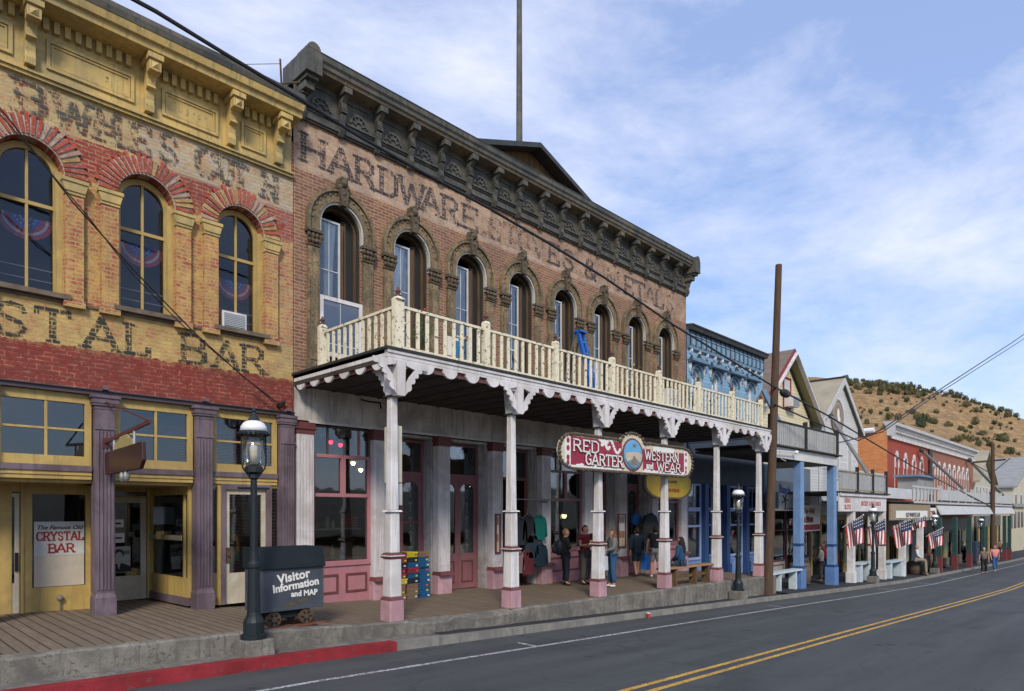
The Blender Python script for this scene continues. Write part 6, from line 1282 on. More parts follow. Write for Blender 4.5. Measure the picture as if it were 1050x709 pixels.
# balcony of weathered boards
gal2 = thing('board_balcony', 'balcony with weathered grey vertical boards on square blue posts', 'balcony', (27.5, 10.3, -3)); GX0, GX1 = 23.95, 31.05
mb = MB(); mb.box(GX0, GX1 + .15, 10.05, YF - .31, 2.42, 2.50); mb.box(GX0, GX1 + .3, 9.95, 10.05, 2.44, 2.49); mb.build('deck', M['darkwood'], gal2); mb = MB(); mb.box(GX0, GX1 + .0, 10.1, 10.16, 2.02, 2.415); mb.box(GX1 - .06, GX1, 10.162, YF - .32, 2.02, 2.415); mb.build('fascia', plain('peeling white fascia', (.60, .60, .58), .6, .12, 1.5, chip=(.25, .24, .22), chipamt=.34), gal2)
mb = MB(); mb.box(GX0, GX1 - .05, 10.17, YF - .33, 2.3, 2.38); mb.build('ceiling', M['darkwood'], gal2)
rs = random.Random(8); x = GX0
while x < GX1 - .1: mb = MB(); mb.box(x, x + .165, 10.10, 10.125, 2.52, 3.36 + rs.uniform(-.01, .01)); mb.build('rail_board', M['greyboards'], gal2); x += .185
mb = MB(); mb.box(GX0, GX1, 10.06, 10.15, 3.37, 3.42); mb.box(GX0, GX1, 10.127, 10.17, 2.75, 2.83); mb.build('top_rail', M['deckedge'], gal2)
for x in (24.0, 27.35, 31.0): mb = MB(); mb.box(x - .06, x + .06, 10.02, 10.17, 2.4, 3.58); mb.build('rail_post', M['deckedge'], gal2)
for x in (27.15, 30.95):
    z0 = zw(x); mb = MB(); mb.cb(x, 10.28, z0, 2.02, .36, .30); po = mb.build('post', M['bluepost'], gal2, bevel=.01); mb = MB(); mb.cb(x, 10.28, z0 - .02, z0 + .78, .50, .42); mb.build('post_base', M['bluemid'], po, bevel=.01); mb = MB(); mb.cb(x, 10.28, z0 + .78, z0 + .9, .46, .38); mb.cb(x, 10.28, z0 + 1.72, z0 + 1.8, .44, .36); mb.build('post_collar', M['bluedark'], po); mb = MB(); mb.box(x + .182, x + .20, 10.14, 10.42, z0 + .9, 2.0); mb.build('white_edge', M['white'], po)
mb = MB(); x, z = W(797, 463, 9.95); x2_, z2_ = W(815, 464, 9.95); t = thing('awning_lamp', 'white gooseneck lamp on the fascia of the grey board balcony', 'lamp', (x2_, 9.95, z2_)); mb.path([(x, 10.1, z), (x, 9.95, z + .02), (x2_, 9.93, z2_)], .025); mb.ell((x2_ + .1, 9.93, z2_), (.09, .08, .08)); mb.path([(x + .3, 10.0, z), (x + .5, 10.0, z - .25), (x + .9, 10.0, z - .3)], .012); mb.build('lamp_arm', M['lampwhite'], t)

# ================================================================ CREAM GABLE HOUSE
D = thing('cream_house', 'cream clapboard house with a steep red edged gable and brown metal roof', 'building', (34.0, YF, -3)); ax_, az = 33.6, 8.1
ex0, ex1, ez = 30.15, 37.4, 4.85; DX0, DX1 = 31.02, 36.9
def gz_(x, d=0): return az - d - abs(x - ax_) * ((az - ez) / (ex1 - ax_))
mb = MB(); yw = YF + .0
mb.prism([(DX0, 2.3), (DX1, 2.3), (DX1, gz_(DX1, .25)), (ax_, az - .25), (DX0, gz_(DX0, .25))], yw, yw + .2); mb.box(DX1 - .2, DX1, yw + .2, 28, -3.5, gz_(DX1, .3)); mb.box(DX0, DX0 + .2, yw + .2, 28, -3.5, gz_(DX0, .3)); mb.build('wall', M['creamsiding'], D)
mb = MB()
for sx, xe in ((-1, ex0), (1, ex1)):
    s0 = (az - ez) / (ex1 - ax_); zz = az - abs(xe - ax_) * s0
    mb.add([(ax_, yw - .46, az), (xe, yw - .46, zz), (xe, 28, zz), (ax_, 28, az), (ax_, yw - .46, az - .12), (xe, yw - .46, zz - .12), (xe, 28, zz - .12), (ax_, 28, az - .12)], [(0, 1, 2, 3), (4, 7, 6, 5), (1, 5, 6, 2)])
rf = mb.build('roof', M['roofbrown'], D)
def barge(mb, y0, y1, t0, t1, off=0):
    for xe in (ex0, ex1):
        s0 = (az - ez) / (ex1 - ax_); zz = az - abs(xe - ax_) * s0
        mb.prism([(ax_, az + .02 - t0), (xe, zz + .02 - t0), (xe, zz + .02 - t1), (ax_, az + .02 - t1)], y0, y1)
mb = MB(); barge(mb, yw - .52, yw - .47, -.0, .20); mb.build('barge_board', flat('barn red', (.20, .025, .03)), rf); mb = MB(); barge(mb, yw - .66, yw - .46, .205, .30); mb.build('white_trim', M['white'], rf)
mb = MB(); barge(mb, yw - .45, yw - .01, .16, .19); mb.build('soffit', plain('olive tan soffit', (.30, .27, .13), .7, .1, 2), rf); mb = MB(); barge(mb, yw - .05, yw - .005, .24, .42); mb.build('dark_trim', flat('dark green trim', (.012, .04, .035)), rf)
wx0, wx1, wz0, wz1 = XX(802.5, YF), XX(810.5, YF), W(806, 420, YF)[1], W(806, 387, YF)[1]
mb = MB(); frame(mb, wx0, wx1, wz0, wz1, YF - .05, YF + .03, .1); wo = mb.build('window', flat('barn red', (.20, .025, .03)), D); mb = MB(); mb.box(wx0 + .1, wx1 - .1, YF - .02, YF - .01, wz0 + .1, wz1 - .1); mb.build('pane', plain('pale blind', (.55, .56, .56), .4, .08, 2), wo)
acunit((wx0 + wx1) / 2 + .1, wz0 + .1, YF - .45, .85, .55, .5, 'grey air conditioner jutting from the red framed window of the cream gable')
t = thing('outside_stair', 'blue sloping stair rail between the blue building and the cream house', 'stair rail', (31.6, 12.9, 4)); mb = MB(); a, b = W(783, 400, 12.4), W(800, 436, 12.0); mb.bar((a[0], 12.4, a[1]), (b[0], 12.0, b[1]), .1, .22); mb.build('rail', M['bluehood'], t)
# ground floor of the cream house behind its blue posts
mb = MB(); mb.box(DX0, DX1, YF - .05, YF + .1, .85, 2.28); mb.build('upper_front_board', plain('blue grey front board', (.11, .145, .19), .7, .1, 1.5), D)
mb = MB(); mb.box(DX0, DX1, YF - .1, YF + .1, .45, .6); mb.box(DX0, DX1, YF - .06, YF + .1, .602, .84); mb.build('shop_lintel', flat('pale grey lintel', (.42, .42, .40)), D)
mb = MB(); mb.box(DX0 + .2, DX1 - .2, 17, 17.1, -3.4, 2.2); mb.box(DX0 + .2, DX1 - .2, YF + .2, 17, 2.2, 2.28); mb.build('interior', M['roomwarm'], D)
for xa, xb, nm in ((31.15, 33.6, 'shop_window'), (33.75, 34.9, 'door'), (35.05, 36.8, 'shop_window')):
    f = MB(); frame(f, xa, xb, -2.45 if nm != 'door' else -3.05, .44, YF - .02, YF + .06, .08); f.box(xa + .08, xb - .08, YF - .02, YF + .05, -.95, -.88); fo = f.build(nm, M['maroon'], D); g_ = MB(); g_.box(xa + .08, xb - .08, YF + .02, YF + .024, -2.37, .36); g_.build('pane', M['shopglass'], fo)
    if nm != 'door': b_ = MB(); b_.box(xa, xb, YF, YF + .08, -3.3, -2.46); bo = b_.build('bulkhead', flat('grey bulkhead', (.36, .36, .34)), fo); b_ = MB(); frame(b_, xa + .2, xb - .2, -3.0, -2.6, YF - .02, YF - .001, .05); b_.build('panel_moulding', M['maroon'], bo)
Yb = 12.3
bx0, bx1 = XX(791, Yb), XX(822, Yb); bz0, bz1 = W(806, 524, Yb)[1], W(806, 494, Yb)[1]
t = panel_thing('shop_sign', 'grey shop sign with blue Bunch lettering under the grey board balcony', 'sign', bx0, bx1, bz0, bz1, Yb, flat('sign grey', (.36, .37, .35)), .06)
textobj('lettering', 'Bunch', .52, M['inkblue'], t, (XX(804.5, Yb), Yb - .01, bz1 - .55), rot=(R(90), R(4), 0), bold=.03)
mb = MB(); mb.box(bx0 + .02, bx0 + .75, Yb - .012, Yb - .004, bz0 + .1, bz0 + .85); mb.build('picture_panel', flat('dark teal', (.02, .08, .12)), t); mb = MB()
for k in range(5): a = k * 1.2; mb.bar((bx0 + 1.5, Yb - .01, bz0 + .5), (bx0 + 1.5 + .35 * math.cos(a), Yb - .01, bz0 + .5 + .3 * math.sin(a)), .03, .05)
mb.build('black_motif', M['ink'], t); textobj('small_lettering', 'Gifts & Antiques', .18, M['inkblue'], t, ((bx0 + bx1) / 2 + .2, Yb - .01, bz0 + .06)); mb = MB(); mb.path([(bx0 + .2, Yb, bz1), (bx0 + .2, Yb, 2.3)], .012); mb.path([(bx1 - .2, Yb, bz1), (bx1 - .2, Yb, 2.3)], .012); mb.build('hanger', M['steel'], t)
Yb = 11.9; bx0, bx1 = XX(815, Yb), XX(841, Yb); bz0, bz1 = W(828, 545, Yb)[1], W(828, 518, Yb)[1]
t = panel_thing('poster_board', 'white board with red lettering hung behind the second blue post', 'sign', bx0, bx1, bz0, bz1, Yb, M['signwhite'], .04); textobj('lettering', 'The Wild\nWest', .36, flat('brown ink', (.18, .06, .02)), t, ((bx0 + bx1) / 2 + .1, Yb - .01, bz1 - .4), shear=.3); textobj('lettering', 'MUSEUM', .34, M['inkred'], t, ((bx0 + bx1) / 2, Yb - .01, bz0 + .42), bold=.04); mb = MB(); mb.box(bx0 + .05, bx1 - .05, Yb - .008, Yb - .003, bz0 + .05, bz0 + .32); mb.build('red_band', M['inkred'], t); mb = MB(); mb.path([(bx0 + .2, Yb, bz1), (bx0 + .2, Yb, 2.3)], .012); mb.path([(bx1 - .2, Yb, bz1), (bx1 - .2, Yb, 2.3)], .012); mb.build('hanger', M['steel'], t)
# pale blue bench by the leaning pole
t = thing('bench', 'pale blue white plank bench between the leaning pole and the first blue post', 'bench', (25.3, 10.2, zw(25.3))); z0 = -2.32
mb = MB(); mb.box(23.85, 26.95, 10.05, 10.42, z0, z0 + .07); mb.build('seat', M['paintbluewhite'], t)
for x in (24.9, 26.4): mb = MB(); mb.box(x, x + .12, 10.1, 10.38, zw(x), z0 - .002); mb.build('leg', M['paintbluewhite'], t)

# ================================================================ second balcony (grey panels) over the shop with the red lettered board
gal3 = thing('panel_balcony', 'lower balcony faced with grey board panels and dark posts above a white red lettered fascia', 'balcony', (35, 10.3, -3)); G0, G1 = 31.3, 38.5
for xa, xb in ((31.35, 33.75), (33.85, 36.1), (36.2, 38.4)): mb = MB(); mb.box(xa, xb, 10.1, 10.14, 1.05, 1.80); mb.build('rail_panel', M['greyboards'], gal3)
for x in (33.8, 36.15, 38.45): mb = MB(); mb.box(x - .06, x + .06, 10.02, 10.16, .85, 2.1); mb.build('rail_post', M['deckedge'], gal3)
mb = MB(); mb.box(G0, G1, 10.06, 10.099, 1.81, 1.87); mb.box(G0, G1, 10.06, 10.12, .98, 1.04); mb.build('rail', plain('tan rail', (.30, .24, .14), .7, .2, 3), gal3)
mb = MB(); mb.box(G0, G1 + .2, 9.95, YF, .86, .93); mb.build('deck', M['deckedge'], gal3); mb = MB(); mb.box(G0, G1 - .05, 10.08, 10.14, .02, .84); mb.box(G0, G1, 10.0, 10.06, .72, .855); fo = mb.build('fascia', M['white'], gal3)
textobj('lettering', 'KENO\nSLOTS', .30, flat('faded red ink', (.50, .13, .10)), fo, (32.4, 10.07, .42), bold=.03); textobj('lettering', 'BUCKET & BAR LUNCH', .3, flat('faded red ink', (.50, .13, .10)), fo, (35.9, 10.07, .3), bold=.03)
for x in (33.45, 36.6, 38.35):
    z0 = zw(x); mb = MB(); mb.cb(x, 10.25, z0, .02, .30, .28); po = mb.build('post', M['white'], gal3); mb = MB(); mb.cb(x, 10.25, z0 + 1.75, z0 + 1.83, .36, .34); mb.build('post_collar', M['maroon'], po); mb = MB(); mb.cb(x, 10.25, z0 - .01, z0 + .5, .38, .36); mb.build('post_base', M['white'], po)
# shop front behind
E1 = thing('timber_shop', 'dim timber shopfront recessed behind the striped flags', 'building', (42, YF, -3.8))
mb = MB(); mb.box(36.95, 51.3, YF + .02, YF + .2, -.2, 2.6); mb.build('wall', M['whitesiding'], E1); mb = MB(); mb.box(37, 51.2, 15.5, 15.6, -4.6, -.2); mb.box(37, 51.2, YF + .2, 15.5, -.3, -.22); mb.build('interior', M['roomwarm'], E1)
mb = MB()
for x in (37.2, 38.6, 40.0, 41.2, 42.6, 44.0, 45.4, 46.8, 48.2, 49.6, 51): mb.box(x - .1, x + .1, YF - .02, YF + .1, -4.4, -.2)
mb.box(37, 51.2, YF, YF + .1, -.5, -.21); mb.build('door_post', M['ochre'], E1); mb = MB()
for xa, xb in ((42.7, 43.9), (44.1, 45.3), (46.9, 48.1)): mb.box(xa, xb, YF + .02, YF + .08, -4.2, -3.1)
mb.build('bulkhead', M['ochre'], E1); mb = MB(); mb.box(37.3, 51, YF + .05, YF + .054, -4.2, -.5); mb.build('pane', M['shopglass'], E1)
# ================================================================ WHITE GABLE BUILDING
Wg = thing('white_gable_building', 'white clapboard building with a tall gable, tan roof and a round painted emblem', 'building', (42.5, YF, -3.9)); ax_, az = 42.0, 7.95; ex0, ex1 = 38.4, 45.7; ez = 4.95; WX0, WX1 = 38.8, 45.0
sl = (az - ez) / (ex1 - ax_)
mb = MB(); mb.prism([(WX0, 2.4), (WX1, 2.4), (WX1, az - .2 - (WX1 - ax_) * sl), (ax_, az - .2), (WX0, az - .2 - (ax_ - WX0) * sl)], YF, YF + .2); mb.box(WX1 - .2, WX1, YF + .2, 27, -4.3, 5.6); mb.box(WX0, WX0 + .2, YF + .2, 27, -4.3, 5.4); mb.build('wall', M['whitesiding'], Wg)
mb = MB()
for xe in (ex0, ex1):
    zz = az - abs(xe - ax_) * sl; mb.add([(ax_, YF - .16, az), (xe, YF - .16, zz), (xe, 27, zz), (ax_, 27, az), (ax_, YF - .16, az - .18), (xe, YF - .16, zz - .18), (xe, 27, zz - .18), (ax_, 27, az - .18)], [(0, 1, 2, 3), (4, 7, 6, 5), (1, 5, 6, 2), (0, 4, 5, 1)])
rf = mb.build('roof', M['rooftan'], Wg); mb = MB()
for xe in (ex0, ex1): zz = az - abs(xe - ax_) * sl; mb.prism([(ax_, az + .0), (xe, zz + .0), (xe, zz - .32), (ax_, az - .40)], YF - .22, YF - .17)
mb.build('barge_board', plain('pale grey board', (.50, .50, .49), .6, .1, 2), rf); mb = MB(); mb.box(ax_ - .1, ax_ + .1, YF - .25, 27, az - .0, az + .07); mb.build('ridge_cap', M['darkmetal'], rf)
ec = W(857.5, 427.5, YF); mb = MB(); ex_, ez_ = ec
mb.tube((ex_, YF - .02, ez_), (ex_, YF - .09, ez_), 1.02, 1.02, 28); em = mb.build('round_emblem', plain('taupe ring', (.20, .15, .10), .6, .1, 2), Wg); mb = MB(); mb.tube((ex_, YF - .091, ez_), (ex_, YF - .10, ez_), .80, .80, 28); mb.build('emblem_inner_ring', flat('cream ring', (.42, .38, .30)), em); mb = MB(); mb.tube((ex_, YF - .101, ez_), (ex_, YF - .11, ez_), .74, .74, 28); mb.build('emblem_field', plain('taupe ring', (.24, .19, .13), .6, .1, 2), em); mb = MB(); mb.ell((ex_, YF - .12, ez_ + .12), (.2, .02, .35), 8, 6); mb.ell((ex_ + .12, YF - .12, ez_ - .18), (.24, .02, .22), 8, 6); mb.build('white_figure', M['signwhite'], em)
for x in (41.2, 43.4): mb = MB(); frame(mb, x - .4, x + .4, 1.9, 4.0, YF - .04, YF + .02, .08); wo = mb.build('window', M['white'], Wg); mb = MB(); mb.box(x - .32, x + .32, YF - .015, YF - .01, 1.98, 3.92); mb.build('shutter_panel', plain('pale shutter', (.40, .42, .40), .6, .1, 3), wo)
# hanging canopy boards
gal4 = thing('timber_canopy', 'white boarded canopy with a rustic timber sign board beneath it', 'canopy', (43.5, 10.3, -3.8))
mb = MB(); mb.box(38.75, 47.6, 10.08, 10.14, .72, 1.28); mb.build('rail_panel', plain('peeling white panel', (.52, .53, .53), .6, .12, 1.5, chip=(.25, .25, .24), chipamt=.38), gal4); mb = MB(); mb.box(38.75, 47.8, 9.98, YF, .52, .60); mb.build('deck', M['deckedge'], gal4)
mb = MB(); mb.box(39.0, 47.6, 10.02, 10.10, -.45, .42); bo = mb.build('sign_board', plain('rustic timber board', (.30, .23, .15), .8, .25, 3, stretch=(1, 1, 8)), gal4); mb = MB(); mb.box(40.0, 46.8, 10.0, 10.018, -.34, .06); mb.build('white_name_panel', M['signwhite'], bo); textobj('lettering', 'OLD WASHOE CLUB', .33, M['ink'], bo, (43.4, 9.99, -.28), bold=.03)
for x in (42.0, 45.9): z0 = zw(x); mb = MB(); mb.cb(x, 10.2, z0, -.45, .34, .3); mb.build('post', M['white'], gal4)
# ================================================================ RED BRICK BUILDING
G = thing('red_brick_building', 'red brick building with a white bracketed cornice and an orange sunlit side wall', 'building', (60, YF, -4.3)); RX0, RX1, RM = 51.4, 81.6, 63.0
M['brickR'] = brick('red painted brick', (.34, .05, .03), (.40, .075, .045), (.28, .07, .05), grime=.2); M['brickD'] = brick('dark red brick', (.27, .075, .05), (.36, .12, .075), (.32, .2, .14), grime=.3); M['brickO'] = brick('sunlit orange side brick', (.58, .20, .06), (.70, .29, .11), (.50, .25, .12), grime=.15)  # side wall brick carries the sunlight on it in its orange colour
rw1 = [54.0, 56.0, 58.2, 60.9]; rw1 = [53.9, 55.95, 58.4, 60.0]; rw1 = [XX(920, YF), XX(928, YF), XX(937, YF), XX(945.2, YF)]
rw1 = [XX(q, YF) for q in (919, 928, 936.7, 944.6)]; rw2 = [64.6 + 1.98 * k for k in range(8)]
mb = MB(); facade(mb, RX0, RM, -.6, 5.5, YF, [(c_ - .42, c_ + .42, 1.2, 3.55, .42) for c_ in rw1], .3, back=False); mb.build('painted_front', M['brickR'], G)
mb = MB(); facade(mb, RM, RX1, -.6, 5.5, YF, [(c_ - .45, c_ + .45, 1.2, 3.45, .45) for c_ in rw2], .3, back=False); mb.build('bare_brick_front', M['brickD'], G)
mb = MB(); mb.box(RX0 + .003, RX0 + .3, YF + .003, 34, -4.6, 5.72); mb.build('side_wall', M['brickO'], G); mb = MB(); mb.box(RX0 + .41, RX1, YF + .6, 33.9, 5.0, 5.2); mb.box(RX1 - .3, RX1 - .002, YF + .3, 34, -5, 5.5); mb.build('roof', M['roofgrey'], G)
mb = MB(); mb.box(RX0 + .2, RX1, YF - .12, YF, 5.18, 5.3); mb.box(RX0, RX1, YF - .06, YF, 5.3, 5.75); mb.prism([(YF, 5.75), (YF - .3, 5.78), (YF - .34, 5.95), (YF - .50, 6.0), (YF - .52, 6.2), (YF + .3, 6.32)], RX0 - .02, RX1, 'x'); mb.box(RX0 - .03, RX0 + .02, YF - .5, YF + .05, 5.3, 6.3); co = mb.build('cornice', plain('white grey cornice', (.52, .52, .51), .6, .1, 1.2), G)
mb = MB(); x = RX0 + .2
while x < RX1: mb.box(x, x + .16, YF - .2, YF - .121, 5.12, 5.3); mb.box(x + .1, x + .22, YF - .28, YF - .061, 5.62, 5.75); x += .42
mb.build('dentil_row', M['white'], co)
mb = MB(); mb.tube((RX0 - .1, 24, 5.65), (RX0 - .1, 14.2, 5.72), .2, .2, 10); mb.build('side_gutter', M['lampwhite'], G)
for xs_, hw in ((rw1, .42), (rw2, .45)):
    for xc in xs_:
        zsp = 3.55 if hw < .44 else 3.45; f = MB(); archring(f, xc, hw, hw + .11, zsp, YF - .08, YF, zsp - .35); f.prism([(xc - .3, zsp + hw + .1), (xc + .3, zsp + hw + .1), (xc, zsp + hw + .42)], YF - .1, YF); f.box(xc - hw - .05, xc - hw + .0, YF - .04, YF, 1.2, zsp - .36); f.box(xc + hw, xc + hw + .03, YF - .04, YF, 1.2, zsp - .36); fo = f.build('window', M['white'], G)
        f = MB(); f.prism(archfill(xc, hw - .02, zsp - .35, zsp), YF + .1, YF + .12); f.build('arch_panel', M['white'], fo); f = MB(); f.box(xc - hw, xc + hw, YF + .14, YF + .15, 1.2, zsp - .3); f.build('pane', flat('curtained dark red pane', (.10, .03, .03), .3), fo)
mb = MB(); mb.tube((RM, YF - .15, -.2), (RM, YF - .15, 5.1), .16, .16, 8); mb.build('downpipe', M['darkmetal'], G)
# awning stays
def stay(lab, a, ya, b, yb, r=.14):
    (xa, za), (xb, zb_) = W(a[0], a[1], ya), W(b[0], b[1], yb); t = thing('awning_stay', lab, 'stay', (xb, yb, zb_), 'grey steel stays'); mb = MB(); mb.tube((xa, ya, za), (xb, yb, zb_), r, r * .95, 10); mb.build('tube', M['steel'], t); mb = MB(); mb.ell((xa, ya, za), (r * 1.5, r * 1.5, r * 1.5)); mb.build('collar', M['darkmetal'], t)
stay('thick grey stay running from the white gable down to the grey panel balcony', (852, 427), 12.9, (893, 491), 10.3, .10); stay('grey stay from the downpipe of the red brick building down to the white balcony', (945, 462), 13.1, (1008, 520), 10.4, .12); stay('grey stay from the end of the white cornice down to the far balcony', (994, 472), 13.1, (1040, 520), 10.4, .15)
# white balcony
gal5 = thing('white_balcony', 'long white balcony on dark green posts in front of the red brick building', 'balcony', (62, 10.2, -4.5)); wp = plain('white balcony paint', (.45, .46, .45), .6, .08, 1.5, chip=(.35, .35, .35), chipamt=.3)
mb = MB(); mb.box(50.1, 80, 10.0, 10.1, .75, 1.45); 
x = 50.3
mb.build('rail_panel', wp, gal5); mb = MB(); mb.box(43.5, 80, 9.95, 10.15, .5, .62); mb.box(43.5, 50, 9.98, 10.06, 1.40, 1.52); x = 43.6
while x < 50: mb.box(x, x + .2, 10.0, 10.05, .62, 1.4); x += .85
mb.box(43.5, 80, 10.2, YF, .45, .5); x = 50.2
while x < 80: mb.box(x - .12, x + .12, 9.94, 10.1, .62, 1.68); x += 2.6
mb.build('rail', wp, gal5); mb = MB(); mb.prism([(9.72, -.18), (10.0, .40), (10.1, .40), (9.8, -.22)], 49.3, 80, 'x'); mb.build('skirt_roof', wp, gal5)
mb = MB(); x = 49.5
while x < 80: mb.box(x, x + .18, 9.93, 9.999, .64, .74); x += .5
mb.build('bracket_row', M['darkwood'], gal5)
t = panel_thing('fascia_sign', 'white fascia sign with red lettering left of the far green posts', 'sign', 43.9, 50.2, -.5, .25, 10.05, M['signwhite'], .05); textobj('lettering', 'SILVER STOPE', .52, M['inkred'], t, (47.2, 10.04, -.3), bold=.03)
mb = MB(); xh = XX(944, 11.5); mb.box(xh - 2.0, xh + 2.2, 11.2, 12.4, 1.2, 2.3); t = thing('roof_cabin', 'small grey box cabin with pale flat cap on the white balcony', 'cabin', (xh, 11.5, .6)); mb.build('cabin_body', M['roofgrey'], t); mb = MB(); mb.box(xh - 2.3, xh + 2.5, 11.0, 12.6, 2.302, 2.45); mb.build('cap', M['bluehood'], t)
for k, px in enumerate((963, 979, 994, 1008, 1030, 1035)):
    x = XX(px, 9.75); z0 = zw(x); mb = MB(); mb.cb(x, 9.75, z0, -.36, .3, .26); po = mb.build('post', M['green'], gal5); mb = MB(); mb.cb(x, 9.75, z0 - .01, z0 + .95, .36, .32); mb.build('post_base', flat('red brown base', (.15, .03, .03)), po)
mb = MB(); mb.box(51.5, 80, YF - .02, YF + .1, -1.7, -.6); mb.build('shop_fascia', flat('dark olive board', (.10, .10, .075)), G); mb = MB(); x = 51.6
k = 0
while x < 80:
    mb.box(x, x + .18, YF - .02, YF + .1, -5.3, -1.7); x += 1.3
mb.build('shop_front_post', M['ochre'], G); mb = MB(); mb.box(51.6, 80, YF + .05, YF + .054, -4.7, -1.7); mb.build('shop_pane', M['shopglass'], G); mb = MB(); mb.box(51.6, 80, YF + 2, YF + 2.1, -5.3, -.6); mb.box(51.6, 80, YF + .1, YF + 2, -.7, -.6); mb.build('interior', M['roomwarm'], G)
for k, (x, c_, lb) in enumerate(((52.5, (.42, .30, .12), 'tan goods panel'), (54.2, (.5, .46, .3), 'cream goods panel'), (56.3, (.10, .14, .16), 'dark teal goods panel'), (58.4, (.45, .36, .15), 'ochre goods panel'), (61, (.35, .05, .05), 'red goods panel'), (63.5, (.48, .42, .25), 'pale goods panel'), (66.5, (.40, .30, .12), 'tan wide goods panel'), (70, (.08, .12, .10), 'dark green goods panel'), (74, (.45, .38, .2), 'sand goods panel'))):
    t = panel_thing('shop_display', lb + ' under the white balcony of the red brick building', 'display', x, x + 1.3, zs(x) + .4, -1.75, YF - .35 - .01 * k, flat('display %d' % k, c_), .08); mb = MB(); mb.box(x + .2, x + .9, YF - .365 - .01 * k, YF - .352 - .01 * k, -3.2, -2.5); mb.build('picture', flat('display pic %d' % k, (c_[2], c_[0], c_[1])), t)
# ================================================================ far buildings
def gablehouse(name, lab, x0, x1, y0, y1, z0, ze, zr, mw, mr, wins=()):
    t = thing(name, lab, 'building', ((x0 + x1) / 2, y0, z0)); xm = (x0 + x1) / 2; mb = MB(); mb.prism([(x0, z0), (x1, z0), (x1, ze), (xm, zr - .1), (x0, ze)], y0, y1); mb.build('wall', mw, t); mb = MB()
    for xe in (x0 - .5, x1 + .5):
        zz = zr - abs(xe - xm) * (zr - ze) / ((x1 - x0) / 2); mb.add([(xm, y0 - .6, zr + .1), (xe, y0 - .6, zz + .1), (xe, y1 + .3, zz + .1), (xm, y1 + .3, zr + .1), (xm, y0 - .6, zr - .1), (xe, y0 - .6, zz - .1), (xe, y1 + .3, zz - .1), (xm, y1 + .3, zr - .1)], [(0, 1, 2, 3), (4, 7, 6, 5), (1, 5, 6, 2), (0, 4, 5, 1)])
    rf = mb.build('roof', mr, t)
    for (a, b, c_, d_) in wins: f = MB(); frame(f, a, b, c_, d_, y0 - .06, y0 + .02, .12); fo = f.build('window', M['white'], t); f = MB(); f.box(a + .12, b - .12, y0 - .02, y0 - .01, c_ + .12, d_ - .12); f.build('pane', flat('far dark pane', (.02, .025, .03), .3), fo)
    return t
gablehouse('gable_house', 'pale green grey gabled house beyond the red brick building', 82, 92, YF, 26, -6, 3.4, 6.5, plain('pale sage siding', (.46, .45, .36), .7, .08, 1), M['rooftan'], [(82.8 + k * 1.9, 83.8 + k * 1.9, .8, 2.7) for k in range(5)])
gh = [o for o in col.objects if o.name == 'gable_house'][0]
mb = MB(); mb.box(82.0, 97.0, YF - .2, YF - .05, -1.6, -.4); mb.build('shop_fascia', flat('dark olive board', (.10, .10, .075)), gh); mb = MB(); mb.box(82.0, 97.0, YF - .12, YF - .06, -5.6, -1.61); mb.build('shop_glass', flat('dark shop glass', (.03, .028, .024), .25), gh)
for k in range(11): mb = MB(); mb.box(82.1 + 1.42 * k, 82.35 + 1.42 * k, YF - .22, YF - .13, -5.6, -1.61); mb.build('shop_front_post', M['ochre'] if k % 2 else M['green'], gh)
x, z = W(1020, 475, 15); gablehouse('far_house', 'cream far house with a low grey roof near the right edge', 112, 150, 14, 40, -7, 3.5, 8.5, M['creamwall'], M['roofgrey'], [(114 + k * 5, 116.5 + k * 5, -.5, 2.5) for k in range(6)])
t = thing('far_block', 'low pale yellow block with grey parapet at the far right', 'building', (104, 12.5, -6)); mb = MB(); mb.box(97.5, 110, 12.5, 28, -6.5, .6); mb.build('wall', plain('pale yellow wall', (.50, .45, .32), .8, .1, .6), t); mb = MB(); mb.box(97.2, 110.3, 12.2, 28.2, .602, 1.0); mb.build('parapet', M['roofgrey'], t)
for k in range(4): mb = MB(); mb.box(98.5 + k * 3, 100.3 + k * 3, 12.46, 12.49, -2.0, .0); mb.build('window', flat('far dark pane', (.02, .025, .03), .3), t)
